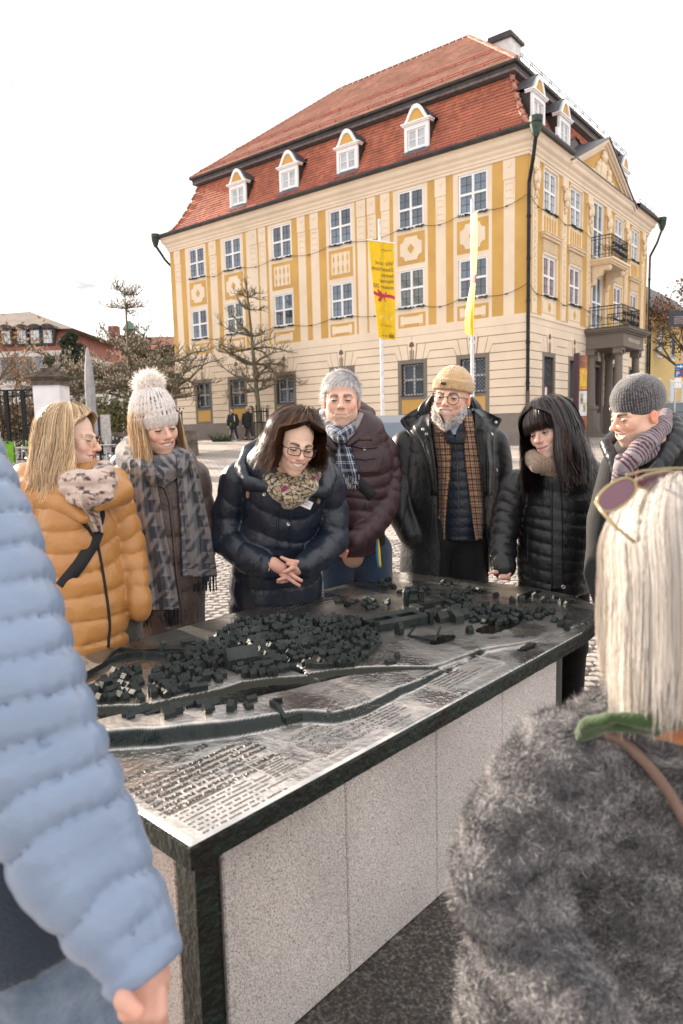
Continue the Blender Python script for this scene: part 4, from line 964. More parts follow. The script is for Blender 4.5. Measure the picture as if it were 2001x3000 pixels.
def strands(M,n,seed,part=0.,az=(.55,pi),zend=lambda a:-.2+0*a,vol=.022,flare=.10,curl=.006,cf=9.,face=.9,cols=((.5,.36,.2),(.3,.2,.1)),w=.0022,k=16,back=0.,tip=.5,thr=(.05,1.45),dark=.6,gravity=None,fly=.03,center=(0,-.012,.03),rad=(.081,.101,.091),hang=1.,clump=230):
    r=np.random.default_rng(seed); sgn=np.where(r.random(n)<.5,-1,1)
    a0=np.abs(r.uniform(.02,pi,n)); th0=np.arccos(1-r.random(n)*(1-cos(thr[1])))+thr[0]*0
    ci_=r.integers(0,clump,n); ac=r.uniform(.02,pi,clump); sc_=np.where(r.random(clump)<.5,-1,1); loose=r.random(n)<.35; a0=np.where(loose,a0,np.clip(ac[ci_]+r.normal(0,.05,n),.01,pi)); sgn=np.where(loose,sgn,sc_[ci_])
    tc_=np.arccos(1-r.random(clump)*(1-cos(thr[1]))); th0=np.where(loose,th0,np.clip(tc_[ci_]+r.normal(0,.10,n),.02,thr[1])); lc_=r.random(clump)
    lay=np.where(loose,r.random(n),np.clip(lc_[ci_]+r.normal(0,.10,n),0,1))**.8*vol; fl=(r.random(n)<fly)*r.uniform(.3,1,n)
    dr_=r.normal(0,1,(clump,2))[ci_]; cb_=r.uniform(.72,1.22,clump)[ci_]; ze=zend(sgn*a0)+r.normal(0,.010,n)+r.normal(0,.014,clump)[ci_]; ze=ze+(1-r.random(n)**.35)*tip*.08
    t=np.linspace(0,1,k)[None,:]
    # arc part: theta th0 -> 1.6 ; then fall
    A_=np.array(rad)[None,:]+lay[:,None]; L1=(1.62-th0)*.09; L2=np.maximum(.01,center[2]-ze); tb_=(L1/(L1+L2))[:,None]
    ta=np.clip(t/np.maximum(tb_,1e-3),0,1); tf=np.clip((t-tb_)/np.maximum(1-tb_,1e-3),0,1)
    th=th0[:,None]+(1.62-th0[:,None])*ta
    a=sgn[:,None]*np.maximum(a0[:,None],0)*1.
    af=np.maximum(np.abs(a),face*np.clip((th-.72)/.5,0,1)); a=sgn[:,None]*af
    x=A_[:,0:1]*np.sin(th)*np.sin(a)+part*np.clip(1-th/1.2,0,1); y=A_[:,1:2]*np.sin(th)*np.cos(a); z=A_[:,2:3]*np.cos(th)
    fr=1+flare*tf+(.5*lay/vol*flare*tf)[...] if False else 1+flare*tf*(.5+lay[:,None]/vol)
    x=x*fr; y=y*fr-back*tf; z=z-L2[:,None]*tf
    x=x+.010*dr_[:,:1]*tf**1.3; y=y+.010*dr_[:,1:]*tf**1.3; ph=r.normal(0,.3,n)[:,None]+1.1*dr_[:,:1]+sgn[:,None]*a0[:,None]*2.6
    am=curl*(.15+tf)*(.5+.5*r.random(n)[:,None])
    P=np.stack([x+am*np.sin(cf*tf+ph)+fl[:,None]*.03*tf*r.normal(0,1,n)[:,None],y+am*np.cos(cf*tf+ph*1.3)+fl[:,None]*.03*tf*r.normal(0,1,n)[:,None],z+fl[:,None]*.012*np.sin(3*t+ph)],-1)+np.array(center)
    Pw=xf(M,P)
    if gravity is not None:  # let the falling part hang along world -z
        i0=np.argmax(t>=tb_,axis=1); 
        for i in range(n):
            q=i0[i]
            if q<1 or q>=k-1: continue
            p0=Pw[i,q].copy(); d=Pw[i,q:]-p0; L_=np.linalg.norm(d,axis=1); g=np.stack([np.zeros_like(L_),np.zeros_like(L_),-L_],1)+np.array(gravity)[None,:]*L_[:,None]
            ww=hang*np.clip(L_/.05,0,1)[:,None]; Pw[i,q:]=p0+d*(1-ww)+ww*(g+ (d-(d@(d[-1]/max(np.linalg.norm(d[-1]),1e-6)))[:,None]*(d[-1]/max(np.linalg.norm(d[-1]),1e-6)))*.8)
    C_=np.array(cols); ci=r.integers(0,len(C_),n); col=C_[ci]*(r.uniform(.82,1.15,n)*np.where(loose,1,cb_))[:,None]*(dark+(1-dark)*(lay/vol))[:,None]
    W_=w*(1-.55*t**3)*np.ones((n,1)); out=Pw-xf(M,np.array([[0,-.012,-.03]]))
    return ribbons(Pw,W_,col,out=out)
def tufts(V,F_,n,seed,length,col,w=.0016,curl=.5,droop=.0,k=4,sel=None,jit=.6):
    """short fibres standing on a surface"""
    r=np.random.default_rng(seed); F_=np.asarray(F_)[:,:4]; A=V[F_[:,0]]; B_=V[F_[:,1]]; Cc=V[F_[:,2]]; Dd=V[F_[:,3]]; nn=np.cross(Cc-A,Dd-B_); ar=np.linalg.norm(nn,axis=1); nn/=np.maximum(ar,1e-9)[:,None]
    if sel is not None: ar=ar*sel((A+Cc)/2,nn)
    i=r.choice(len(F_),n,p=ar/ar.sum()); u=r.random(n)[:,None]; v=r.random(n)[:,None]
    p=A[i]*(1-u)*(1-v)+B_[i]*u*(1-v)+Cc[i]*u*v+Dd[i]*(1-u)*v; d=nn[i]+r.normal(0,jit,(n,3)); d[:,2]-=droop; d/=np.linalg.norm(d,axis=1)[:,None]
    L_=length*r.uniform(.5,1.3,n)[:,None]; cv=r.normal(0,curl,(n,3))
    t=np.linspace(0,1,k); P=p[:,None,:]+L_[:,None,:]*(d[:,None,:]*t[None,:,None]+cv[:,None,:]*(t[None,:,None]**2)*.6)
    C_=np.asarray(col); q_=np.clip(((fbm(p*48,1.,2)+r.normal(0,.35,n))*.5+.5)*len(C_),0,len(C_)-1).astype(int) if C_.ndim==2 else None; cc=(C_[q_] if C_.ndim==2 else np.tile(C_,(n,1)))*r.uniform(.7,1.25,n)[:,None]
    return ribbons(P,np.tile(w*(1-.6*t)[None,:],(n,1)),cc,out=np.repeat(r.normal(0,1,(n,1,3)),k,axis=1))
def bangs(M,n,seed,cols,zend=.022,half=1.0,parent=None,m=None,vol=.012):
    r=np.random.default_rng(seed); a=r.uniform(-half,half,n); k=12; t=np.linspace(0,1,k); lay=r.random(n)*vol; L_=zend+r.normal(0,.006,n)+.012*np.abs(a)**2*-1
    th0=r.uniform(.02,.5,n)[:,None]; th=th0+(1.35-th0)*np.clip(t*1.5,0,1)[None,:]; R_=np.array([.0755,.100,.088])+lay[:,None]
    x=R_[:,0:1]*np.sin(th)*np.sin(a)[:,None]; y=R_[:,1:2]*np.sin(th)*np.cos(a)[:,None]-.012; z=R_[:,2:3]*np.cos(th)+.036
    tf=np.clip((t-.66)/.34,0,1)[None,:]; z=z+(L_[:,None]-z)*tf; y=y+.004*np.sin(tf*3)+.004; x=x*(1+.06*tf)+r.normal(0,.004,(n,1))*tf
    P=np.stack([x,y,z],-1); col=np.array(cols)[r.integers(0,len(cols),n)]; v,f,c=ribbons(xf(M,P.reshape(-1,3)).reshape(n,k,3),np.tile(.0030*(1-.5*t**3)[None,:],(n,1)),col,out=np.tile(M[:3,1],(n,k,1)))
    return tomesh('fringe_hair',[(v,f,0,c,None)],[m],parent)
# ---------------------------------------------------------------- garments
def puff(q,amp,sag=0.,noise=.0015,ph=0.,sharp=.5):
    def f(T,th,P):
        t=(T+ph+sag*np.cos(th*2)+.10*q*np.sin(th*3+T*7))/q; fr=t-np.floor(t); b=np.clip(1-(2*fr-1)**2,0,1)**sharp
        r=amp*(b-.75)+(.0022*np.sin(th*25+5*fbm(P*7,1.,2))*(1-b)*amp/.012 if amp>.009 else 0)
        if noise: r=r+noise*fbm(P*np.array([34,34,14]),1.,2)+noise*.9*fbm(P*np.array([11,11,20])+3,1.,2)
        return r
    return f
def wrink(amp,sc=9.,ax=(1,1,.5)):
    return lambda T,th,P: amp*fbm(P*sc*np.array(ax),1.,3)
def rows(Y,rs):
    """(y,xL,xR,rw[,dY]) photo rows -> tube points, half widths, half depths"""
    p=[];ru=[];rw=[]
    for r in rs:
        y,xl,xr,w=r[:4]; dY=r[4] if len(r)>4 else 0; a=at(xl,y,Y+dY); b=at(xr,y,Y+dY); p.append((a+b)/2); ru.append(abs(b[0]-a[0])/2); rw.append(w)
    return np.array(p),np.array(ru),np.array(rw)
def pxs(Y,pts): return [at(x,y,Y+d) for x,y,d in pts]
def bounds(*arrs,m=.05):
    a=np.concatenate([np.asarray(x).reshape(-1,3) for x in arrs]); return a.min(0)-m,a.max(0)+m
skinm=mat('skin',(1,1,1),.55,var=.0,attr='Col',spec=.45); n_,l_,b_=nodes(skinm); b_.inputs['Subsurface Weight'].default_value=.05; b_.inputs['Subsurface Radius'].default_value=(.012,.005,.003); b_.inputs['Subsurface Scale'].default_value=.6
eyem=mat('eye_and_tooth',(1,1,1),.15,var=0.,attr='Col',spec=.6)
def body(c,head_parts,rows_,Y,legs,arms=(),hands=(),name='person',label='',cat='person',group=None,h=.016,base=None):
    """one person: head, torso, arms, legs and hands joined in one mesh; clothes are children"""
    P,ru,rw=rows_; lo,hi=bounds(P,*legs,*[np.array(a) for a in arms],m=.25); g=Vox(lo,hi,h)
    g.tube(P,ru*.72,rw*.70,k=.03)
    for L_ in legs: g.chain(L_,[.078,.055,.042,.04][:len(L_)],k=.02)
    for A_ in arms: g.chain(A_,np.linspace(.044,.028,len(A_)),k=.02)
    v,f=g.get(1); parts=[(v,f,0,(.55,.33,.24),None)]+list(head_parts)
    for hv in hands: parts.append(hv)
    o=np.array([P[:,0].mean(),P[:,1].mean(),gz(P[:,1].mean())]) if base is None else np.array(base)
    ob=tomesh(name,[(pv-o,pf,mi,c_,s_) for pv,pf,mi,c_,s_ in parts],[skinm,eyem],None); ob.location=tuple(o); ORG[ob.name]=o; BV[ob.name]=(BV[ob.name][0]+o,BV[ob.name][1])
    return tag(ob,label,cat,group)
def handvox(chains,k=.006,h=.0036,skin=(.60,.33,.25),nails=()):
    """chains: list of (points, radii)"""
    allp=np.concatenate([np.array(c[0]) for c in chains]); g=Vox(allp.min(0)-.035,allp.max(0)+.035,h)
    for c in chains: g.chain(c[0],c[1],k=c[2] if len(c)>2 else k)
    v,f=g.get(1); c=np.array(skin)*(1+.07*fbm(v*70,1.,2)[:,None]); 
    for c_ in chains:
        tip=np.array(c_[0][-1]); d=np.linalg.norm(v-tip,axis=1); w=np.exp(-(d/.012)**2)[:,None]*.45; c=c*(1-w)+w*np.array([skin[0]*1.02,skin[1]*.72,skin[2]*.68])
    return (v,f,0,c,None)
# ------------------------------------------------------------------ square, street and what stands on it
def cR(x,y): return (1700+x/5.209,850+y/5.209)
def cB0(x,y): return (x/4.9,880+y/4.9)
stone=mat('weathered_stone',(.155,.125,.10),.85,var=.3,vs=4,bump=.6,bs=25)
bark=mat('mossy_bark',(.16,.135,.105),.9,var=.3,vs=8,bump=.4,bs=40,col2=(.075,.07,.03)); twig=mat('bare_twig',(.17,.13,.095),.9,var=.3,vs=6,col2=(.095,.088,.035),island=.3); bud=mat('pale_bud',(.50,.40,.31),.8,island=.35)
# cobbles by the model
bed=mat('sand_joint',(.085,.072,.062),.95); cob=mat('cobble_granite',(.36,.315,.285),.75,var=.16,vs=9,bump=.25,bs=60,island=.28,col2=(.21,.185,.17))
cp=thing('cobble_paving',(0,3.5,0),None,None); cp['kind']='structure'
b=MB(); b.add([(-5,2.9,.003),(5,2.9,.003),(5,3,.003),(-5,3,.003),(5,8.6,gz(8.6)+.003),(-5,8.6,gz(8.6)+.003)],[(0,1,2,3),(3,2,4,5)]); b.build('sand_bed',bed,cp,recalc=False)
def stone_mesh(seed):
    r=random.Random(seed); n=7; o=[]
    for k in range(n):
        a=2*pi*k/n+r.uniform(-.22,.22); q=.5*r.uniform(.92,1.1)/max(abs(cos(a)),abs(sin(a)))**.75; o.append((q*cos(a),q*sin(a)))
    v=[(x,y,-.15) for x,y in o]+[(x*.98,y*.98,.06) for x,y in o]+[(x*.8,y*.8,.13+r.uniform(-.02,.02)) for x,y in o]
    f=[(k,(k+1)%n,n+(k+1)%n,n+k) for k in range(n)]+[(n+k,n+(k+1)%n,2*n+(k+1)%n,2*n+k) for k in range(n)]+[tuple(range(2*n,3*n))]
    m=D.meshes.new('cobblestone'); m.from_pydata(v,[],f); m.materials.append(cob); return m
sms=[stone_mesh(k) for k in range(9)]; st=[]
r=random.Random(12); 
for j in range(64):
    for i in range(-46,47):
        x=i*.108+.05*(j%2)+r.uniform(-.012,.012); y=3.25+j*.086+.10*sin(x*1.9)+r.uniform(-.01,.01)
        st.append((x,y,r.uniform(.088,.104),r.uniform(.068,.082),r.uniform(-.25,.25)+.18*cos(x*1.9),r.randrange(9)))
def seen(p):
    d=np.array(p)-OC; z=d@f0; X=1000.5+FPX*(d@RV)/z; Y_=1500-FPX*(d@UV)/z
    return (600<X<700 and Y_>1480) or (1085<X<1185 and Y_>1480) or (1390<X<1470 and Y_>1600) or (380<X<420 and Y_>1700) or (1470<X<1560 and 1290<Y_<1400)
vis=[s for s in st if seen((s[0],s[1],gz(s[1])))][:300]; vs_=set(id(s) for s in vis); sv=[];sf=[]
SM=[(np.array([v.co[:] for v in m.vertices]),[tuple(p.vertices) for p in m.polygons]) for m in sms]
for s in st:
    x,y,w,h_,a,k=s; M=Matrix.Translation((x,y,gz(y)))@Matrix.Rotation(a,4,'Z')@Matrix.Diagonal((w,h_,.09,1))
    if id(s) in vs_: link('cobblestone',sms[k],cp,M)
    else:
        R_=np.array(M); q=SM[k][0]@R_[:3,:3].T+R_[:3,3]-org(cp); b0=len(sv); sv+=q.tolist(); sf+=[tuple(b0+i for i in f) for f in SM[k][1]]
me=D.meshes.new('cobblestones'); me.from_pydata(sv,[],sf); me.materials.append(cob); link('cobblestones',me,cp,None,'stuff')
# pale walkway along the museum and the drain channel in front of it
pave=mat('pale_slab_paving',(.37,.325,.29),.8,var=.12,vs=1.2,bump=.15,bs=12)
def sheet(pts,m,name,dz): 
    b=MB(); b.add([(x,y,gz(y)+dz) for x,y in pts],[tuple(range(len(pts)))]); o=b.build(name,m,None,recalc=False); o['kind']='structure'; return o
A0=CB-dr*5.2-dl*9; A1_=CB-dr*5.2+dl*60; A2=CB-dr*.0+dl*60; A3=CB+dr*0-dl*9
sheet([(-60,12.2),(60,12.2),(60,12.5),(-60,12.5)],mat('drain_channel',(.05,.045,.04),.8),'drain_channel',.006); sheet([(-60,12.5),(60,12.5),(60,13.3),(-60,13.3)],pave,'kerb_band',.005)
P=[CB-dr*7.0-dl*3,CB-dr*7.0+dl*70,CB-dr*1.2+dl*70,CB-dr*1.2-dl*3]; sheet([tuple(p[:2]) for p in P],pave,'walkway',.008)
P=[CB-dr*1.2-dl*1.2,CB-dr*1.2+dl*70,CB+dr*0.4+dl*70,CB+dr*.4-dl*1.2]; sheet([tuple(p[:2]) for p in P],mat('small_setts',(.30,.26,.24),.85,var=.3,vs=14,bump=.9,bs=30),'sett_margin',.012)
# weeds at the plinth
b=MB(); r=random.Random(2); p=np.array(at(650,1286,37.5)); 
for k in range(60): b.tube([(p[0]+r.uniform(-.5,.5),p[1]+r.uniform(-.1,.2),gz(p[1])),(p[0]+r.uniform(-.8,.8),p[1]-.1,gz(p[1])+r.uniform(.15,.55))],[.03,.006],3)
tag(b.build('weed_plant',mat('weed_green',(.05,.075,.03),.9)),'green weeds growing at the foot of the museum plinth','plant')
# ---- bare trees with guards
def segs_mesh(name,segs,m,parent,n=4):
    v=[];f=[]
    for a,b_,ra,rb in segs:
        a=np.array(a);b_=np.array(b_);t=b_-a;L_=np.linalg.norm(t)
        if L_<1e-5: continue
        t/=L_;u=np.cross(t,(0.31,.2,.93));u/=np.linalg.norm(u);w=np.cross(t,u);i=len(v)
        for p,rr in ((a,ra),(b_,rb)):
            for k in range(n): q=2*pi*k/n; v.append(p+(u*cos(q)+w*sin(q))*rr)
        f+=[(i+k,i+(k+1)%n,i+n+(k+1)%n,i+n+k) for k in range(n)]
    me=D.meshes.new(name); me.from_pydata((np.array(v)-org(parent)).tolist(),[],f); me.materials.append(m); return link(name,me,parent)
def bare_tree(px,py,Y,label,tiers,leader,trunk_r=.13,seed=0,buds=0,twigs=1.,group='bare trees in front of the museum',fork=None,lean=0.):
    r=random.Random(seed); base=np.array(at(px,py,Y)); base[2]=gz(Y); t=thing('bare_tree',base,label,'tree',group)
    up=[base+np.array([lean*h_,0,h_]) for h_ in leader]; tr=[]; tw=[]; bp=[]
    n=len(up)
    for i in range(n-1):
        f0_=1-i/(n-.2); f1=1-(i+1)/(n-.2); a=up[i]+np.array([r.uniform(-.06,.06),0,0])*(i>1); tr.append((up[i],up[i+1],trunk_r*max(.12,f0_),trunk_r*max(.10,f1)))
    def twigsat(p,d,L_,lv):
        if lv==0: return
        k=2 if lv>1 else 2
        for q in range(k):
            dd=d+np.array([r.gauss(0,.6),r.gauss(0,.6),r.gauss(.25,.5)]); dd/=np.linalg.norm(dd); l=L_*r.uniform(.5,1); e=p+dd*l
            tw.append((p,e,.008*lv+.003,.005*lv+.0015))
            if lv==1: bp.append(e)
            twigsat(e,dd,L_*.75,lv-1)
    for h_,L_,cnt in tiers:
        for k in range(cnt):
            a=2*pi*k/cnt+r.uniform(-.4,.4); p=base+np.array([lean*h_,0,h_]); d=np.array([cos(a),sin(a)*.8,r.uniform(-.02,.3)]); m=int(3+L_*2.2); rr=.035+.018*L_
            for s in range(m):
                st_=L_/m; d=d+np.array([r.gauss(0,.22),r.gauss(0,.22),r.gauss(.03,.18)]); d/=np.linalg.norm(d); e=p+d*st_; tr.append((p,e,rr*(1-s/m*.8),rr*(1-(s+1)/m*.8)))
                if s>0 or m<4:
                    for _ in range(int(.8*twigs+r.random())): twigsat(e-d*st_*r.random(),d+np.array([r.gauss(0,.9),r.gauss(0,.9),.5]),.34*r.uniform(.6,1.2),2 if r.random()<.92 else 3)
                p=e
            twigsat(p,d,.35,3)
    h_=leader[-1]; 
    for k in range(5): twigsat(up[-1]-np.array([0,0,.12*k]),np.array([r.gauss(0,.7),r.gauss(0,.7),.8]),.38,2)
    segs_mesh('trunk',tr,bark,t,6); segs_mesh('crown',tw,twig,t,3)
    if buds:
        b=MB(); 
        for e in bp:
            if r.random()<buds: s_=r.uniform(.03,.055); b.lathe([(.004,-s_),(s_*.5,-s_*.2),(s_*.45,s_*.3),(.004,s_)],tuple(e),5)
        b.build('buds',bud,t,recalc=False,doubles=False,kind='stuff')
    return t,base
def guard_cage(base,label,h_=1.85,w=.42):
    t=thing('tree_guard',base,label,'tree guard','iron guards round the trees'); b=MB(Matrix.Translation(Vector(base)))
    for k in range(10):
        a=2*pi*k/10; x,y=w*cos(a),w*sin(a); b.tube([(x,y,0),(x,y,h_-.15),(x*1.2,y*1.2,h_),(x*1.32,y*1.32,h_-.06)],.022,4)
    b.build('bar',iron,t)
    for z in (.25,1.0,h_-.3):
        b=MB(Matrix.Translation(Vector(base))); b.tube([(w*cos(a),w*sin(a),z) for a in np.linspace(0,2*pi,17)],.024,4); b.build('hoop',iron,t)
T1,b1=bare_tree(765,1290,36,'tall bare tree with a spiky leader in front of the third museum window',[(2.6,1.5,6),(3.1,2.2,7),(3.9,2.0,6),(4.7,1.6,5),(5.3,1.6,4),(6.6,.6,4),(7.2,.5,4)],[0,1.3,2.6,3.9,5.2,6.5,7.4,8.0],.17,4,.1,2.2,lean=-.055); guard_cage(b1,'iron tree guard round the tall spiky tree')
T2,b2=bare_tree(514,1290,38,'low spreading bare tree before the leftmost museum window',[(2.4,1.8,6),(2.9,2.6,7),(3.5,2.6,7),(4.3,2.0,5)],[0,1.2,2.4,3.4,4.4],.17,9,.35,2.6); guard_cage(b2,'iron tree guard round the low spreading tree')
T3,b3=bare_tree(392,1300,33,'budding bare tree with a tall thin leader at the museum corner',[(2.3,2.0,6),(2.9,2.6,8),(3.6,2.4,7),(4.4,1.5,5),(6.4,.7,4),(7.0,.55,3)],[0,1.3,2.6,3.8,5.2,6.4,7.2],.15,21,.9,3.4,lean=.0)
T4,b4=bare_tree(236,1300,31,'low budding tree in front of the cafe terrace',[(2.0,1.6,6),(2.6,2.3,7),(3.2,1.9,6)],[0,1.1,2.1,3.0,3.5],.14,33,.9,3.2)
# ---- flags
def flag(px,Y,top,label,edge=False):
    p=np.array(at(px,1258,Y)); base=np.array([p[0],Y,gz(Y)]); t=thing('flagpole',base,label,'flagpole','flagpoles with yellow banners')
    b=MB(); b.tube([tuple(base),tuple(base+np.array([0,0,top-gz(Y)]))],[.075,.05],10); b.build('pole',mat('white_metal_pole',(.70,.69,.72),.35),t)
    return t,base
yb_=mat('yellow_banner',(.80,.56,.008),.6,var=.05,trans=.25); pr=mat('brown_print',(.10,.05,.025),.6); red_=mat('crimson_print',(.48,.008,.06),.6); pw=mat('faint_print',(.80,.66,.30),.6)
t,base=flag(1122,26,8.95,'flagpole with a yellow banner showing mirrored lettering and a red bow')
M=frame((1,0,0),(0,1,0),(0,0,1),(base[0],26,0)); zt,zb_=8.2,4.82
def bx(u,v):  # banner surface: u across (0..1), v down (0..1)
    x0=-.42+.30*v; x1=.49+.02*v; x=x0+(x1-x0)*u; return (base[0]+x,26-.10-.05*sin(u*7+v*2)*(.4+v)-.10*math.exp(-((u-.52)/.05)**2)*.3,zt-.12*u+(zb_-zt)*v)
nu,nv=28,40; v=[bx(i/nu,j/nv) for j in range(nv+1) for i in range(nu+1)]; f=[(j*(nu+1)+i,j*(nu+1)+i+1,(j+1)*(nu+1)+i+1,(j+1)*(nu+1)+i) for j in range(nv) for i in range(nu)]
k=len(v); v+=[(x,y+.012,z) for x,y,z in v]; f+=[tuple(k+i for i in q[::-1]) for q in f]; b=MB(); b.add(v,f); ban=b.build('banner',yb_,t,recalc=False,smooth=True,doubles=False)
b=MB(); b.tube([(base[0]-.48,25.88,zt+.03),(base[0]+.52,25.88,zt-.12)],.022,6); b.build('crossbar',white,t)
def onban(vs,fs,u0,v0,su,sv,m,name,mir=True):
    W_=.92;H_=zt-zb_; vv=[]
    for x,_,z in vs:
        u=u0-(x*su)/W_ if mir else u0+(x*su)/W_; q=bx(min(.99,max(.01,u)),v0-(z*sv)/H_); vv.append((q[0],q[1]-.012,q[2]))
    b=MB(); b.add(vv,fs); b.build(name,m,ban,recalc=False,doubles=False)
for i,s in enumerate(('Wir sind','Deutschlands','bestes','Heimat','museum 2020!')):
    vs,fs=txt(s,.20,0); onban(vs,fs,.95,.235+.060*i,.80 if i in (1,4) else .95,1,pr,'lettering')
vs,fs=txt('Kempten',.085,0); onban(vs,fs,.90,.085,1.2,1,pr,'lettering'); vs,fs=txt('LEBENDESTADT',.10,0); onban(vs,fs,.86,.87,.9,1,mat('ochre_print',(.52,.34,.02),.6),'lettering')
b=MB(); 
def bq(pts): return [ (lambda q:(q[0],q[1]-.012,q[2]))(bx(u,v)) for u,v in pts]
us=np.linspace(.0,1,15); vs=bq([(u,.515+.035*u+.01*sin(6*u)) for u in us])+bq([(u,.548+.035*u+.01*sin(6*u)) for u in us]); b.add(vs,[(i,i+1,16+i,15+i) for i in range(14)])
for pts in ([(.2,.485),(.42,.525),(.42,.555),(.22,.53)],[(.62,.50),(.46,.53),(.46,.555),(.60,.56)],[(.38,.54),(.46,.55),(.28,.625),(.22,.61),(.18,.60)],[(.44,.55),(.5,.55),(.58,.62),(.5,.60)]): b.add([(x,y-.002,z) for x,y,z in bq(pts)],[tuple(range(len(pts)))])
b.build('ribbon_print',red_,ban,recalc=False)
b=MB(); r=random.Random(1)
for k in range(9): u=.62+.035*k; b.add(bq([(u,.945+r.uniform(-.02,.02)),(u+.022,.945+r.uniform(-.02,.02)),(u+.03,.985),(u+.01,.985)]),[(0,1,2,3)])
for k in range(8): u=.25+.04*k; b.add(bq([(u,.965),(u+.03,.965),(u+.03,.972),(u,.972)]),[(0,1,2,3)])
b.build('skyline_print',pr,ban,recalc=False)
b=MB(); b.tube([bx(.2+.6*q,.80+.0-.035*abs(sin(q*2*pi))) for q in np.linspace(0,1,17)],.015,4); b.build('emblem_print',pw,ban)
t,base=flag(1384,25,9.25,'flagpole with a yellow banner hanging edge on')
z0,z1=8.75,4.75; v=[];f=[]
for j in range(31):
    q=j/30; w=.05+.10*q+.05*sin(q*9); xo=.06-.10*q+.03*sin(q*6); z=z0+(z1-z0)*q
    for i in range(7): a=i/6; v.append((base[0]+xo-w*(1-a)*1.2+.02*sin(a*12+q*3),25-.1-.55*a*(1-q*.3)+.03*sin(a*9),z-.1*a))
f=[(j*7+i,j*7+i+1,(j+1)*7+i+1,(j+1)*7+i) for j in range(30) for i in range(6)]; k=len(v); v+=[(x+.01,y,z) for x,y,z in v]; f+=[tuple(k+i for i in q[::-1]) for q in f]; b=MB(); b.add(v,f); ban=b.build('banner',mat('yellow_banner_cloth',(.76,.52,.008),.6,var=.05,trans=.08),t,recalc=False,smooth=True,doubles=False)
b=MB(); jj=[15,16,17]; 
vv=[v[j*7+i] for j in (15,17) for i in range(7)]; b.add([(x-.03,y-.03,z) for x,y,z in vv],[(i,i+1,8+i,7+i) for i in range(6)]); b.build('ribbon_print',red_,ban,recalc=False)
# ---- passers-by near the facade
def walker(px,Y,H_,label,coat,legs,hatc=None,hair=None,shoe=(.02,.02,.02),step=.26,head_only=False,face=20):
    p=np.array(at(px,1290,Y)); base=np.array([p[0],Y,gz(Y)]); s=H_/1.75
    Pp=lambda x,y,z:base+np.array([x,y,z])*s
    def vx(fn,h=.022):
        g=Vox(base+np.array([-.5,-.5,-.05])*s,base+np.array([.5,.5,1.85])*s,h); fn(g); return g.get(1)
    def bd(g): g.ell(Pp(0,-.01,1.62),(.085*s,.105*s,.125*s),k=0); g.ell(Pp(.02,-.1,1.59),(.015*s,.02*s,.02*s),k=.02); g.cap(Pp(0,0,1.52),Pp(0,.02,1.38),.055*s,k=.03); g.cap(Pp(0,.02,1.3),Pp(0,.02,.95),.13*s,k=.05); g.cap(Pp(-.26,-.05,.82),Pp(-.26,-.07,.74),.04*s); g.cap(Pp(.27,-.03,.82),Pp(.27,-.05,.74),.04*s); g.cap(Pp(-.06,0,.9),Pp(-.1-step*.3,.05,.1),.06*s,k=.03); g.cap(Pp(.06,0,.9),Pp(.1+step*.3,-.05,.1),.06*s,k=.03)
    v,f=vx(bd); ob=tomesh('person',[(v-base,f,0,(.50,.30,.22),None)],[skinm],None); ob.location=tuple(base); ORG[ob.name]=base; tag(ob,label,'person','passers-by in front of the museum')
    def ct(g): g.tube([Pp(0,.02,1.44),Pp(0,.02,1.32),Pp(0,.01,1.05),Pp(0,.01,.78)],np.array([.11,.215,.21,.22])*s,np.array([.10,.14,.15,.16])*s,k=.03); g.chain([Pp(-.2,.02,1.38),Pp(-.28,.02,1.1),Pp(-.27,-.05,.84)],np.array([.075,.066,.055])*s,k=.02); g.chain([Pp(.2,.02,1.38),Pp(.28,.03,1.1),Pp(.27,-.03,.84)],np.array([.075,.066,.055])*s,k=.02); g.disp(lambda q:.012*fbm(q*9,1.,2))
    v,f=vx(ct); tomesh('jacket',[(v,f,0,None,None)],[coat],ob)
    def lg(g): g.chain([Pp(-.08,0,.9),Pp(-.02-step*.2,-.03,.5),Pp(-.06-step*.55,.08,.1)],np.array([.095,.075,.06])*s,k=.02); g.chain([Pp(.08,0,.9),Pp(.1+step*.2,-.05,.5),Pp(.08+step*.6,-.05,.1)],np.array([.095,.075,.06])*s,k=.02)
    v,f=vx(lg); tomesh('trousers',[(v,f,0,None,None)],[legs],ob)
    for x,y in ((-.06-step*.55,.08),(.08+step*.6,-.05)):
        g=Vox(Pp(x-.2,y-.25,-.03),Pp(x+.3,y+.2,.2),.02); g.ell(Pp(x+.05,y-.04,.05),(.13*s,.06*s,.055*s),k=0); v,f=g.get(1); tomesh('shoe',[(v,f,0,None,None)],[mat('shoe_%d'%int(shoe[2]*100),shoe,.6)],ob)
    def hr(g): g.ell(Pp(0,.015,1.67),(.096*s,.108*s,.095*s),k=0); g.cut(Pp(0,0,1.645),(0,-.55,-1))
    v,f=vx(hr,.018); tomesh('knitted_hat' if hatc else 'hair',[(v,f,0,None,None)],[hatc or hair],ob)
    return ob,base,s
bj=mat('black_jacket',(.012,.015,.014),.7); 
w1,bs1,s1=walker(684,38,1.74,'passer-by in a black hat, dark jacket, jeans and turquoise trainers',bj,mat('dark_jeans',(.02,.03,.06),.9),mat('black_hat',(.01,.01,.011),.9),None,(.10,.33,.36))
b=MB(); b.tube([tuple(bs1+np.array([.12,-.17,1.36])),tuple(bs1+np.array([.14,-.2,1.05]))],.022,4); b.build('bag_strap',mat('white_card',(.78,.77,.80)),w1); b=MB(); b.tube([tuple(bs1+np.array([-.08,-.18,.98])),tuple(bs1+np.array([-.10,-.18,.84]))],.016,4); b.build('pocket_trim',mat('lime_trim',(.40,.50,.05),.6),w1)
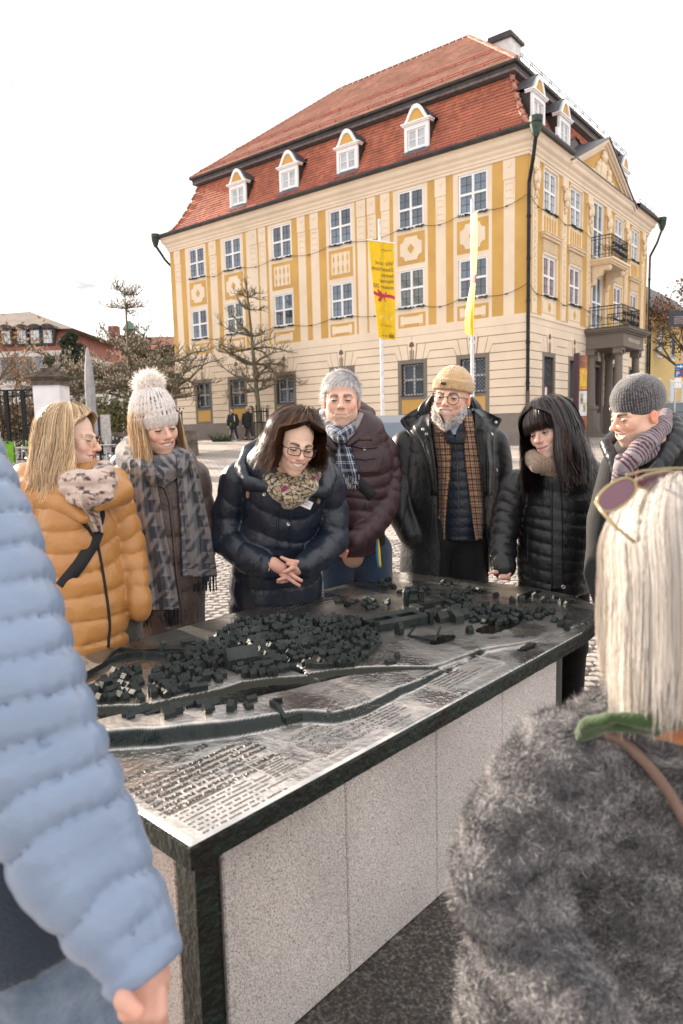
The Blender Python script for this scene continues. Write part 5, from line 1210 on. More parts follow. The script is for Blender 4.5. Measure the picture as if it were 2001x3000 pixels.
walker(728,38.3,1.80,'white haired passer-by in a dark coat and grey trousers',bj,mat('grey_trousers',(.045,.048,.05),.9),None,mat('white_hair',(.62,.57,.54),.8),(.012,.012,.012),.24)
walker(823,37.5,1.72,'passer-by mostly hidden behind the guide with only dark hair showing',bj,mat('dark_jeans',(.02,.03,.06)),None,mat('dark_hair',(.02,.015,.012),.7),(.02,.02,.02),.15)
# ---- granite block seat
p0=np.array(atg(405,1338)); p1=np.array(atg(575,1338)); Yb=(p0[1]+p1[1])/2; 
b=MB(); zz=gz(Yb); hb_=(1338-1264)/2054*Yb; b.add([(p0[0]-1.2,Yb,zz-.02),(p1[0],Yb,zz-.02),(p1[0]-.3,Yb+1.6,zz+.02),(p0[0]-1.5,Yb+1.6,zz+.02),(p0[0]-1.2,Yb,zz+hb_),(p1[0]-.04,Yb,zz+hb_),(p1[0]-.35,Yb+1.6,zz+hb_),(p0[0]-1.5,Yb+1.6,zz+hb_)],[(0,3,2,1),(4,5,6,7),(0,1,5,4),(1,2,6,5),(2,3,7,6),(3,0,4,7)])
tag(b.build('stone_block',stone),'big rough stone block on the square behind the bobble hat','stone block')
# ---- cafe terrace
steel=mat('brushed_steel',(.55,.54,.54),.35,metal=.9); wick=mat('black_wicker',(.015,.014,.014),.7); greenb=mat('green_blanket',(.16,.36,.03),.9)
def cafe_chair(x,Y,rz,label,back=None):
    base=np.array([x,Y,gz(Y)]); t=thing('cafe_chair',base,label,'chair','chairs on the cafe terrace'); M=Matrix.Translation(Vector(base))@Matrix.Rotation(rz,4,'Z')
    b=MB(M); b.box(-.23,.23,-.22,.22,.43,.46); b.build('seat',wick,t)
    b=MB(M); pts=[]
    nb=9; v=[];f=[]
    for i in range(nb):
        a=pi*(i/(nb-1)); pts.append((-.24*cos(a),.23+.03*sin(a),.47+.42*sin(a)**.6))
    n=len(pts); b.add([(x_,y_,z_) for x_,y_,z_ in pts]+[(x_*.98,y_-.02,z_) for x_,y_,z_ in pts],[tuple(range(n)),tuple(range(2*n-1,n-1,-1))]+[(i,i+1,n+i+1,n+i) for i in range(n-1)]+[(n-1,0,n,2*n-1)]); bk=b.build('backrest',back or wick,t,recalc=False)
    for s in (-1,1):
        b=MB(M); b.tube([(s*.25,-.26,0),(s*.24,-.2,.66),(s*.24,.2,.66),(s*.24,.26,.60)],.016,5); b.build('leg',steel,t); b=MB(M); b.tube([(s*.24,.24,.9),(s*.24,.22,.45),(s*.25,.34,0)],.016,5); b.build('leg',steel,t)
    b=MB(M); b.tube([(-.25,-.1,.1),(.25,.2,.40)],.012,4).tube([(.25,-.1,.1),(-.25,.2,.40)],.012,4); b.build('brace',steel,t)
    return t,M
def cafe_table(x,Y,label):
    base=np.array([x,Y,gz(Y)]); t=thing('cafe_table',base,label,'table','tables on the cafe terrace'); M=Matrix.Translation(Vector(base))
    MB(M).lathe([(.36,.72),(.38,.735),(.36,.75)],(0,0,0),18).build('table_top',steel,t); b=MB(M); b.tube([(0,0,.06),(0,0,.72)],.03,8); b.build('column',steel,t)
    for k in range(4): b=MB(M); a=k*pi/2+.6; b.tube([(0,0,.12),(.35*cos(a),.35*sin(a),.02)],.018,5); b.build('foot',steel,t)
sp=[(285,21,.3,'black wicker chair nearest the blonde woman'),(322,21.5,-.5,'black wicker chair right of the steel cafe table'),(352,23.5,.2,'black wicker chair tucked behind the bobble hat'),(376,22.5,2.7,'black wicker chair beside the bobble hat, back to us'),(300,24.5,3.0,'black wicker chair in the back row by the parasol'),(268,23.5,1.5,'black wicker chair turned sideways by the wooden board')]
for px,Y,rz,lb in sp: cafe_chair(at(px,1300,Y)[0],Y,rz+pi*.0,lb)
cafe_table(at(305,1300,21)[0],21,'round steel cafe table among the black wicker chairs'); cafe_table(at(45,1300,20.5)[0],20.6,'round steel cafe table beside the green blanket chairs')
for px,Y,rz,lb in ((15,21.5,.3,'cafe chair with a green blanket at the picture edge'),(38,19.8,2.9,'cafe chair with a green blanket hanging to one side'),(68,21.6,-.6,'cafe chair with a bright green blanket near the gate pillar')):
    t,M=cafe_chair(at(px,1300,Y)[0],Y,rz,lb); b=MB(M); nq=10; v=[]
    for j in range(8):
        for i in range(nq): u=i/(nq-1)*2-1; w_=j/7; v.append((u*.25,.30+.02*sin(u*8+w_*3)+.02,.90-.06*abs(u)**2-.42*w_*(1-.25*sin(u*3+1))))
    f=[(j*nq+i,j*nq+i+1,(j+1)*nq+i+1,(j+1)*nq+i) for j in range(7) for i in range(nq-1)]; kk=len(v); v+=[(x_,y_-.09,z_) for x_,y_,z_ in v]; f+=[tuple(kk+i for i in q[::-1]) for q in f]; b.add(v,f); o=b.build('green_blanket',greenb,None,recalc=False,smooth=True); tag(o,'green blanket over the back of the '+{15:'chair at the picture edge',38:'chair hanging to one side',68:'chair near the gate pillar'}[px],'blanket','green blankets on cafe chairs')
# closed parasol
p=np.array(at(272,1265,25)); base=np.array([p[0],25,gz(25)]); t=thing('closed_parasol',base,'tall closed grey parasol on the cafe terrace','parasol'); b=MB()
b.lathe([(.03,0),(.03,3.9)],tuple(base),8); b.build('pole',white,t); n=18; prf=[(.27,.85),(.26,1.05),(.22,1.5),(.13,1.75),(.15,1.85),(.15,2.6),(.12,3.2),(.07,3.75),(.03,3.95)]
v=[];f=[]
for r_,z in prf:
    for k in range(n): a=2*pi*k/n; q=r_*(1+.22*cos(6*a)*(r_>.1)); v.append((base[0]+q*cos(a),base[1]+q*sin(a),base[2]+z+(.10*cos(6*a) if z<.9 else 0)))
f=[(i*n+k,i*n+(k+1)%n,(i+1)*n+(k+1)%n,(i+1)*n+k) for i in range(len(prf)-1) for k in range(n)]; b=MB(); b.add(v,f); b.build('canopy',mat('grey_canvas',(.36,.35,.36),.85,var=.1,vs=5),t,recalc=False,smooth=True); b=MB(); b.lathe([(.16,1.72),(.16,1.80)],tuple(base),14); b.build('tie_band',mat('grey_canvas',(.36,.35,.36)),t)
p=np.array(at(310,1265,24)); b=MB(); b.box(p[0]-.16,p[0]+.16,24,24.06,gz(24),gz(24)+1.62); tag(b.build('timber_board',mat('bleached_timber',(.48,.46,.45),.8,var=.15,vs=8)),'pale upright timber board beside the closed parasol','board'); b=MB(); b.box(p[0]-.24,p[0]-.18,23.95,24.02,gz(24),gz(24)+1.55); tag(b.build('steel_post',iron),'thin black post left of the timber board','post')
# gate pillar with urn, iron gate
Yg=22.; x0,x1=at(100,1200,Yg)[0],at(178,1200,Yg)[0]; zt_=at(140,1128,Yg)[2]; base=np.array([(x0+x1)/2,Yg,gz(Yg)]); t=thing('gate_pillar',base,'white gate pillar with a dark stone cap and urn','pillar'); w=(x1-x0)/2; X=base[0]
MB().box(X-w,X+w,Yg,Yg+2*w,base[2]-.05,zt_).build('shaft',mat('white_render2',(.78,.76,.77),.85,var=.06,vs=2),t); b=MB(); 
for k,(o,za,zb2) in enumerate(((.06,0,.06),(.02,.06,.18),(.10,.18,.24),(.16,.24,.30),(.02,.30,.38),(-.12,.38,.46),(-.2,.46,.54))): b.box(X-w-o,X+w+o,Yg-o,Yg+2*w+o,zt_+za+.001,zt_+zb2)
b.build('cap',stone,t); MB().lathe([(.12,.54),(.06,.60),(.07,.64),(.17,.74),(.19,.84),(.15,.92),(.06,.94),(.03,.99)],(X,Yg+w,zt_),14).build('urn',mat('mossy_stone',(.07,.065,.03),.95,var=.4,vs=10),t)
t=thing('iron_gate',(at(50,1290,Yg)[0],Yg+.3,gz(Yg)),'black iron gate with square posts left of the white pillar','gate'); xa=at(-60,1200,Yg)[0]; zc=at(50,1142,Yg)[2]
for px in (8,58,104): x=at(px,1200,Yg)[0]; MB().box(x-.05,x+.05,Yg+.25,Yg+.35,gz(Yg),zc).build('post',iron,t)
for z in (zc-.02,zc-.20,gz(Yg)+.35): MB().box(xa,x0-.02,Yg+.27,Yg+.33,z,z+.05).build('rail',iron,t)
xs=np.arange(xa,x0-.05,.13)
bm_=MB().box(-.011,.011,-.011,.011,0,zc-gz(Yg)-.02).mesh('bar',iron)
for x in xs: link('bar',bm_,t,Matrix.Translation((x,Yg+.30,gz(Yg)+.01)))
b=MB(); 
for k in range(8): x=xa+(x0-xa)*(k+.5)/8; scroll(b,x,zc-.1,Yg+.3,.07,1.3,1 if k%2 else -1,.012)
b.build('scrollwork',iron,t,kind='stuff')
# flat roofed cafe pavilion
Yp=46.; xa,xb=at(-80,1200,Yp)[0],at(470,1200,Yp)[0]; zr=at(300,1168,Yp)[2]; t=thing('cafe_pavilion',((xa+xb)/2,Yp,gz(Yp)),'low cafe pavilion with a white flat roof and dark glass front','building')
MB().box(xa,xb,Yp-.8,Yp+9,zr-.25,zr+.35).build('roof',mat('pale_fascia',(.62,.60,.60),.7),t); MB().box(xa,xb,Yp+.6,Yp+8,gz(Yp),zr-.26).build('wall',mat('brown_cladding',(.10,.075,.065),.8),t)
MB().box(xa+1,at(300,1200,Yp)[0],Yp-.6,Yp+6,zr+.9,zr+1.15).build('upper_roof',mat('pale_fascia',(.62,.60,.60)),t)
for k in range(12):
    x=xa+(xb-xa)*(k+.5)/12; MB().box(x-.9,x+.9,Yp+.5,Yp+.58,gz(Yp)+.3,zr-.5).build('window',gdark,t); MB().box(x-1.1,x-.98,Yp+.3,Yp+.62,gz(Yp),zr-.26).build('mullion',white if k%3 else iron,t)
b=MB()
for k in range(3): b.tube([(at(380,1200,Yp)[0],Yp-6,gz(Yp)+1.6+.35*k),(at(470,1200,Yp)[0],Yp-6,gz(Yp)+2.9+.35*k)],.05,5)
tag(b.build('stair_handrail',white),'white handrails of steps beside the museum','handrail')
# shrubs, hedge stuff behind the terrace
leafd=mat('dry_foliage',(.20,.135,.075),.9,island=.4); leafg=mat('dark_evergreen',(.045,.055,.032),.9,island=.5); leafo=mat('autumn_leaf',(.30,.15,.075),.85,island=.4)
def leafball(c,r_,n,s_,m,name,parent=None,seed=0,flat=.8):
    g=np.random.default_rng(seed); d=g.normal(0,1,(n,3)); d/=np.linalg.norm(d,axis=1)[:,None]; q=g.random(n)**.45; clump=1+.28*fbm(d*2.4+seed,1.,3); P=np.array(c)+d*(q*clump)[:,None]*np.array(r_)
    a=g.normal(0,1,(n,3)); a/=np.linalg.norm(a,axis=1)[:,None]; b_=np.cross(a,g.normal(0,1,(n,3))); b_/=np.linalg.norm(b_,axis=1)[:,None]; s=s_*g.uniform(.5,1.3,n)[:,None]
    V=np.stack([P-a*s,P-b_*s*.5,P+a*s,P+b_*s*.5],1).reshape(-1,3); F_=np.arange(4*n).reshape(-1,4); me=D.meshes.new(name); me.from_pydata((V-org(parent)).tolist(),[],F_.tolist()); me.materials.append(m); return link(name,me,parent)
def bush(px,py,Y,r_,n,s_,m,label,seed=0,nm='shrub'):
    c=np.array(at(px,py,Y)); base=np.array([c[0],Y,gz(Y)]); t=thing(nm,base,label,'shrub'); leafball(c,r_,n,s_,m,'foliage',t,seed); segs_mesh('stem',[(base+np.array([random.uniform(-.3,.3)*r_[0],0,0]),c+np.array([random.uniform(-.8,.8)*r_[0],0,random.uniform(-.3,.6)*r_[2]]),.04,.012) for _ in range(26)],twig,t,3); return t
bush(40,1225,27,(2.6,1.,.9),2600,.10,leafd,'dry brown shrubs behind the iron gate',1); bush(350,1215,30,(1.5,.8,1.0),1500,.09,mat('olive_foliage',(.16,.15,.06),.9,island=.4),'olive coloured shrub behind the cafe chairs',2); bush(155,1180,33,(1.6,.8,1.3),900,.09,leafd,'thin brown shrub beside the gate pillar',3)
# big trees in the distance
def crown_tree(px,py,Y,H_,R_,n,s_,m,label,seed,kind='tree',cone=False):
    c=np.array(at(px,py,Y)); base=np.array([c[0],Y,gz(Y)]); t=thing('evergreen_tree' if not cone else 'conifer_tree',base,label,'tree'); segs_mesh('trunk',[(base,base+np.array([0,0,H_*.9]),.3,.08)],bark,t,6)
    g=random.Random(seed)
    lst=[(base+np.array([g.uniform(-1,1)*R_*(1-k/14),g.uniform(-1,1)*R_*.6*(1-k/14),H_*(.22+.72*k/13)]),R_*(1-.75*k/13)*.62) for k in range(14)] if cone else [(base+np.array([g.uniform(-1,1)*R_*.75,g.uniform(-1,1)*R_*.5,H_*g.uniform(.35,.95)]),R_*g.uniform(.28,.5)) for k in range(14)]
    for i,(p,r_) in enumerate(lst): leafball(p,(r_,r_,r_*.8),n//14,s_,m,'crown',t,seed*50+i)
crown_tree(215,1160,52,7.6,2.9,9000,.19,leafg,'dense dark evergreen left of the closed parasol',3,cone=True)
crown_tree(455,1100,50,6.6,2.6,6500,.16,mat('brown_green_foliage',(.12,.10,.05),.9,island=.5),'brown green hedge tree beside the museum corner',5); crown_tree(380,1120,54,5.6,2.2,4500,.16,leafd,'russet tree behind the bare trees',6)
def twiggy(px,Y,H_,label,seed,m=leafo,n=1500):
    base=np.array([at(px,1250,Y)[0],Y,gz(Y)]); t=thing('autumn_tree',base,label,'tree'); r=random.Random(seed); sg=[]; tips=[]
    def grow(p,d,L_,rr,lv):
        e=p+d*L_; sg.append((p,e,rr,rr*.65)); tips.append(e)
        if lv==0: return
        for k in range(3 if lv>1 else 4):
            dd=d+np.array([r.gauss(0,.55),r.gauss(0,.55),r.gauss(.05,.35)]); dd/=np.linalg.norm(dd); grow(e-d*L_*r.uniform(0,.35),dd,L_*r.uniform(.6,.85),rr*.6,lv-1)
    grow(base,np.array([0,0,1.]),H_*.28,H_*.016,5); segs_mesh('trunk',sg,twig,t,4); g=np.random.default_rng(seed); P=np.array(tips)[g.integers(0,len(tips),n)]+g.normal(0,.22,(n,3)); P=P[P[:,2]>base[2]+H_*.3]; n=len(P)
    a=g.normal(0,1,(n,3)); a/=np.linalg.norm(a,axis=1)[:,None]; b_=np.cross(a,g.normal(0,1,(n,3))); b_/=np.linalg.norm(b_,axis=1)[:,None]; s=.085*g.uniform(.5,1.4,n)[:,None]; V=np.stack([P-a*s,P-b_*s*.6,P+a*s,P+b_*s*.6],1).reshape(-1,3); me=D.meshes.new('leaves'); me.from_pydata((V-org(t)).tolist(),[],np.arange(4*n).reshape(-1,4).tolist()); me.materials.append(m); link('crown',me,t)
twiggy(-10,30,7.0,'thin autumn tree with orange twigs at the left picture edge',4,mat('orange_twig_leaf',(.42,.24,.12),.9,island=.4),900)
twiggy(1985,52,10.5,'street tree with rust brown leaves beyond the museum',8,leafo,6000); twiggy(2030,44,11.5,'tall street tree with rust brown leaves at the right edge',9,leafo,5000)
# ---- old palace wing on the left
Yl=66.; t=thing('palace_wing',(at(40,1200,Yl)[0],Yl,gz(Yl)),'old palace wing with red mansard, brown hipped roof and dormers','building')
q=lambda x,y,Y: np.array(at(x,y,Y))
xL=q(-120,1000,Yl)[0]; xR=q(192,1000,Yl)[0]; ze=q(60,1030,Yl)[2]; zm=q(60,962,Yl)[2]; za=q(75,908,Yl+7)[2]; W_=lambda x,z,y=Yl:(x,y,z)
MB().box(xL,xR,Yl,Yl+16,gz(Yl)-.5,ze).build('wall',mat('worn_white_wall',(.52,.46,.44),.9,var=.2,vs=.6,bump=.2),t)
MB().box(xL-.1,xR+.25,Yl-.25,Yl+16,ze-.5,ze+.0).build('cornice',mat('pale_cornice',(.62,.58,.55),.9),t)
b=MB(); b.add([(xL,Yl-.2,ze),(xR+.2,Yl-.2,ze),(xR-.5,Yl+1.1,zm),(xL,Yl+1.1,zm),(xR+.2,Yl+16,ze),(xR-.5,Yl+15,zm),(xL,Yl+16,ze),(xL,Yl+15,zm)],[(0,1,2,3),(1,4,5,2),(4,6,7,5)]); ft=mat('far_roof_tile',(.27,.10,.065),.85,var=.15,vs=.8); b.build('mansard',ft,t,recalc=False)
b=MB(); xr=q(75,908,Yl+7)[0]; b.add([(xL-20,Yl+.5,zm),(xR+.6,Yl+.5,zm-.05),(xr,Yl+8,za),(xL-20,Yl+8,za-1.1),(xR+.6,Yl+15.5,zm),(xL-20,Yl+15.5,zm)],[(0,1,2,3),(1,4,2),(4,5,3,2),(0,5,4,1)]); b.build('roof',mat('old_roof_tile',(.20,.155,.125),.85,var=.15,vs=.7,bump=.4,bs=6),t,recalc=False)
for k,px in enumerate((-40,20,66,105,142)):
    x=q(px,1000,Yl)[0]; z0=ze+.55; MB().box(x-.55,x+.55,Yl-.05,Yl+1.4,z0,z0+1.55).build('dormer',metal_d,t); MB().box(x-.38,x+.38,Yl-.12,Yl-.06,z0+.15,z0+1.3).build('dormer_window',gcurt,t); b=MB(); b.box(x-.03,x+.03,Yl-.15,Yl-.12,z0+.15,z0+1.3).box(x-.38,x+.38,Yl-.15,Yl-.121,z0+.75,z0+.8); b.build('dormer_bar',white,t)
    b=MB(); b.prism([(x+.68*cos(a),z0+1.5+.4*sin(a)) for a in np.linspace(0,pi,8)],Yl-.2,Yl+1.6); b.build('dormer_roof',metal_d,t)
    for z in (ze-2.6,ze-5.6): 
        MB().box(x-.65,x+.65,Yl-.05,Yl+.02,z,z+1.9).build('window',gdark,t)
# ---- rose coloured house with a green cupola
Yt=92.; t=thing('tower_house',(at(430,1100,Yt)[0],Yt,gz(Yt)),'rose coloured building with red roofs and a green capped tower','building'); xa,xb=q(262,1000,Yt)[0],q(520,1000,Yt)[0]; zt_=q(400,1042,Yt)[2]; zrr=q(400,1010,Yt+6)[2]
MB().box(xa,xb,Yt,Yt+12,gz(Yt)-1,zt_).build('wall',mat('rose_render',(.46,.27,.22),.9),t); b=MB(); b.add([(xa-.5,Yt-.6,zt_),(xb,Yt-.6,zt_),(xb,Yt+6,zrr+1),(xa+1,Yt+6,zrr+1),(xa-.5,Yt+12.5,zt_),(xb,Yt+12.5,zt_)],[(0,1,2,3),(3,2,5,4),(0,3,4)]); b.build('roof',ft,t,recalc=False)
x=q(384,1000,Yt)[0]; ztw=q(384,990,Yt)[2]; MB().box(x-1.15,x+1.15,Yt-1.5,Yt+.8,zt_-3,ztw-.2).build('tower',mat('rose_render',(.46,.27,.22)),t); MB().box(x-1.4,x+1.4,Yt-1.75,Yt+1.05,ztw-.2,ztw+.05).build('tower_cornice',mat('pale_cornice',(.62,.58,.55)),t)
MB().lathe([(.7,0),(.7,.9)],(x,Yt-.35,ztw+.05),8).build('lantern',mat('dark_lantern',(.10,.09,.08),.8),t); MB().lathe([(1.0,.9),(.9,1.1),(.6,1.5),(.4,1.8),(.05,2.1)],(x,Yt-.35,ztw+.05),8).build('cupola',mat('copper_green',(.11,.17,.14),.7),t)
for s in (-1,1): MB().box(x+s*.45-.25,x+s*.45+.25,Yt-1.56,Yt-1.5,ztw-1.9,ztw-.9).build('window',gdark,t)
x=q(318,1000,Yt)[0]; MB().box(x-.6,x+.6,Yt+2,Yt+3.2,zt_,zrr+2.0).build('chimney',mat('brick_red',(.22,.08,.055),.9),t)
# ---- right hand street
def house(px0,px1,Y,pye,pyr,wallm,roofm,label,nwin=3,rows_=3,dep=12,shop=None,nm='town_house'):
    xa,xb=q(px0,1200,Y)[0],q(px1,1200,Y)[0]; z1=q((px0+px1)/2,pye,Y)[2]; z2=q((px0+px1)/2,pyr,Y)[2]; t=thing(nm,((xa+xb)/2,Y,gz(Y)),label,'house','houses along the side street'); MB().box(xa,xb,Y,Y+dep,gz(Y)-.5,z1).build('wall',wallm,t)
    b=MB(); b.add([(xa-.4,Y-.5,z1-.05),(xb+.4,Y-.5,z1-.05),(xb,Y+dep/2,z2),(xa,Y+dep/2,z2),(xa-.4,Y+dep+.5,z1-.05),(xb+.4,Y+dep+.5,z1-.05)],[(0,1,2,3),(3,2,5,4),(0,3,4),(1,5,2),(0,4,5,1)]); b.build('roof',roofm,t,recalc=False)
    H_=(z1-gz(Y))/rows_
    for j in range(rows_):
        for i in range(nwin):
            x=xa+(xb-xa)*(i+.5)/nwin; z=gz(Y)+H_*(j+.32); o=MB().box(x-.55,x+.55,Y-.04,Y+.05,z,z+H_*.5).build('window',white,t); 
            for s in (-1,1): MB().box(x+s*.26-.2,x+s*.26+.2,Y-.06,Y-.042,z+.08,z+H_*.5-.08).build('pane',gdark,o)
    if shop:
        MB().box(xa+.2,xb-.2,Y-.12,Y-.05,gz(Y)+2.7,gz(Y)+3.4).build('shop_sign',mat('dark_shop_sign',(.03,.03,.035),.6),t); MB().box(xa+.3,xb-.3,Y-.1,Y-.07,gz(Y)+.3,gz(Y)+2.5).build('shop_window',gdark,t)
    return t
# yellow house right behind the museum, seen along its side
Yy=CB[1]+22; yl=mat('butter_render',(.66,.47,.19),.9,var=.05); t=thing('yellow_house',tuple(CB+dr*24+dl*(-1.2)),'yellow house with a curved dark roof behind the museum','house','houses along the side street')
MY=frame(-dr,-dl,UPV,CB+dl*(.6)+dr*0); zz=1.2
MB(MY).box(-34,-19,-9,.0,zz-1,8.3).build('wall',yl,t); b=MB(MY); 
pf=[(.5,8.1),(.1,8.5),(-.8,9.6),(-2.2,11.0),(-4.5,12.4)]; b.add([(-34.5,o,z) for o,z in pf]+[(-18.6,o,z) for o,z in pf],[(i,i+1,6+i,5+i) for i in range(4)]); b.add([(-18.62,o,z) for o,z in pf]+[(-18.62,-4.5,8.1)],[(0,1,2,3,4,5)]); b.build('roof',metal_d,t,recalc=False,smooth=False)
for k in range(4):
    for z in (2.6,5.6): 
        o=MB(MY).box(-21.6-3.3*k-.55,-21.6-3.3*k+.55,-.03,.06,z,z+1.7).build('window',white,t); MB(MY).box(-21.6-3.3*k-.45,-21.6-3.3*k+.45,.06,.075,z+.1,z+1.6).build('pane',gdark,o)
b=MB(MY); b.tube([(-19.2,.1,8.0),(-19.2,.1,1)],.06,6); b.build('rain_pipe',pipe,t)
house(1936,1998,78,1130,1085,mat('rose_white_render',(.60,.42,.40),.9),tile,'pale rose house with a shop front down the street',2,3,10,True)
house(1905,1942,92,1080,1052,mat('brick_brown',(.20,.10,.075),.9),metal_d,'brown house with a grey roof far down the street',2,3); house(1996,2060,66,1120,1060,mat('cream_render2',(.64,.55,.44),.9),tile,'cream house at the right picture edge',3,3,10,True)
# crane
p=q(1943,1150,150); base=np.array([p[0],150,gz(120)]); t=thing('tower_crane',base,'white tower crane far behind the street','crane'); zt_=q(1943,1010,150)[2]; b=MB()
for s in (-.7,.7):
    for u in (-.7,.7): b.tube([(p[0]+s,150+u,base[2]),(p[0]+s,150+u,zt_)],.14,4)
for k in range(26):
    z=base[2]+(zt_-base[2])*k/26; b.tube([(p[0]-.7,149.3,z),(p[0]+.7,149.3,z+(zt_-base[2])/26)],.09,4)
b.build('mast',white,t); b=MB(); xl=q(1902,1018,150); xr=q(1985,1003,150)
for dz in (0,.9): b.tube([(xl[0],150,xl[2]+dz*.3),(p[0],150,zt_+dz),(xr[0],150,xr[2]+dz*.3)],.14,4)
for k in range(22): x=xl[0]+(xr[0]-xl[0])*k/22; z=zt_+(xl[2]-zt_)*max(0,1-(x-xl[0])/(p[0]-xl[0])) if x<p[0] else zt_; b.tube([(x,150,z),(x+.5,150,z+.8)],.08,4)
b.build('jib',mat('red_white_steel',(.55,.30,.26),.6),t)
# dark banner hung over the street, wires
Yk=30.; t=thing('street_banner',tuple(q(1985,930,Yk)),'dark grey banner hung over the street on wires','banner'); P=[q(1961,910,Yk),q(2060,908,Yk),q(2056,957,Yk),q(1957,957,Yk)]; b=MB(); b.add([tuple(p) for p in P]+[tuple(p+np.array([0,.02,0])) for p in P],[(0,1,2,3),(7,6,5,4),(0,4,5,1),(1,5,6,2),(2,6,7,3),(3,7,4,0)]); b.build('cloth',mat('slate_cloth',(.055,.06,.07),.8),t)
b=MB(); r=random.Random(3)
for k in range(4):
    x=P[0][0]+.22; 
    for j in range(12): w=r.uniform(.03,.09); b.add([(x,Yk-.004,P[0][2]-.28-.085*k+dz) for dz in (0,.035)]+[(x+w,Yk-.004,P[0][2]-.28-.085*k+dz) for dz in (.035,0)],[(0,1,2,3)]); x+=w+.02
b.build('banner_print',mat('pale_pink_print',(.50,.36,.36),.7),t,recalc=False)
for i,(a,c) in enumerate(((q(1897,760,46),q(2080,758,30)),(q(1893,988,46),q(1961,957,Yk)),(q(1893,980,46),q(2080,982,40)))): tag(MB().tube([tuple(a),tuple(c)],.012,4).build('street_wire',cab),['overhead wire from the museum pipe across the white sky','wire running up to the lower corner of the dark banner','overhead wire low across the street'][i],'wire')
# parking sign
Ys=30.; p=q(1975,1230,Ys); base=np.array([p[0],Ys,gz(Ys)]); t=thing('parking_sign',base,'blue parking sign with an arrow plate on a grey post','sign'); MB().tube([tuple(base),(p[0],Ys,q(1975,1066,Ys)[2])],.035,8).build('post',steel,t); bs_=mat('sign_blue',(.015,.11,.34),.4)
def plate_(x0,y0,x1,y1,m,nm): a,c=q(x0,y0,Ys-.06),q(x1,y1,Ys-.06); return MB().box(a[0],c[0],Ys-.07,Ys-.04,c[2],a[2]).build(nm,m,t)
def sym(o,s,x,y,sz,m): 
    vs,fs=txt(s,sz,.002,'CENTER'); a=q(x,y,Ys-.075); b=MB(Matrix.Translation((a[0],Ys-.075,a[2]))); b.add(vs,fs); b.build('sign_symbol',m,o,recalc=False,doubles=False)
o=plate_(1979,1066,2003,1081,bs_,'arrow_plate'); a=q(1981,1074,Ys-.08); b=MB(); zc=a[2]; xx=a[0]; b.prism([(xx+.02,zc-.02),(xx+.18,zc-.02),(xx+.18,zc-.07),(xx+.29,zc+.0),(xx+.18,zc+.07),(xx+.18,zc+.02),(xx+.02,zc+.02)],Ys-.078,Ys-.071); b.build('sign_symbol',white,o)
o=plate_(1977,1083,1994,1104,bs_,'parking_plate'); sym(o,'P',1985.5,1102,.28,white); plate_(1976,1108,1996,1120,white,'text_plate'); plate_(1976,1122,1996,1136,white,'text_plate')
a=q(2004,1094,Ys-.06); b=MB(Matrix.Translation((a[0],Ys-.06,a[2]))@Matrix.Rotation(pi/2,4,'X')); b.lathe([(.0,0),(.17,.0),(.17,.02),(.0,.02)],(0,0,0),18); o=b.build('no_stopping_disc',mat('sign_red',(.42,.02,.02),.4),t); b=MB(Matrix.Translation((a[0],Ys-.085,a[2]))@Matrix.Rotation(pi/2,4,'X')); b.lathe([(.0,0),(.12,.0),(.12,.004),(.0,.004)],(0,0,0),18); b.build('sign_symbol',bs_,o)
# traffic light
Yq=60.; p=q(1937,1150,Yq); t=thing('traffic_light',(p[0],Yq,gz(Yq)),'traffic light showing red by the grey beanie','traffic light'); MB().tube([(p[0],Yq,gz(Yq)),(p[0],Yq,p[2]+1)],.06,6).build('post',steel,t); z=q(1937,1162,Yq)[2]; MB().box(p[0]-.2,p[0]+.2,Yq-.2,Yq,z-.5,z+.55).build('housing',iron,t)
rl=D.materials.new('red_signal'); rl.use_nodes=True; rl.node_tree.nodes['Principled BSDF'].inputs['Base Color'].default_value=(.6,.02,.01,1); rl.node_tree.nodes['Principled BSDF'].inputs['Emission Color'].default_value=(1,.06,.03,1); rl.node_tree.nodes['Principled BSDF'].inputs['Emission Strength'].default_value=5
MB().ell((p[0],Yq-.22,z+.3),(.13,.05,.13)).build('red_lamp',rl,t)
# info stele beside the portico
xs_,Ye=q(1708,1200,27.2),27.2; t=thing('info_stele',(xs_[0],Ye,gz(Ye)),'maroon information stele with orange and white posters','sign'); zb0=q(1706,1290,Ye)[2]; zt0=q(1706,1040,Ye)[2]; wx=q(1722,1200,Ye)[0]
M=frame(dl*-1,dr*-1*-1,UPV,np.array([xs_[0]-.42,Ye,0])); 
ex=np.array([.93,.36,0]); ey=np.array([-.36,.93,0]); M=frame(ex,ey,UPV,np.array([q(1690,1200,Ye)[0],Ye,0])); wst=.46
MB(M).box(-.04,.05,-.06,.18,gz(Ye)-.05,zt0+.08).build('upright',mat('maroon_steel',(.045,.010,.022),.4),t); MB(M).box(.05,wst,-.02,.12,gz(Ye)-.05,zt0).build('panel',mat('rust_panel',(.36,.12,.06),.5,var=.3,vs=3),t)
z0,z1=q(1715,1078,Ye)[2],q(1715,1140,Ye)[2]; pst=MB(M).box(.08,wst-.03,-.032,-.021,z1,z0).build('poster',mat('orange_poster',(.66,.36,.04),.5,var=.3,vs=9,col2=(.50,.16,.03)),t)
b=MB(M); r=random.Random(6)
for k in range(9):
    z=z0-.1-(z0-z1-.2)*k/9; x=.11
    while x<wst-.1: w=r.uniform(.02,.06); b.box(x,x+w,-.036,-.033,z-.03,z+.02); x+=w+.015
b.build('poster_print',mat('yellow_print',(.75,.55,.05),.5),pst)
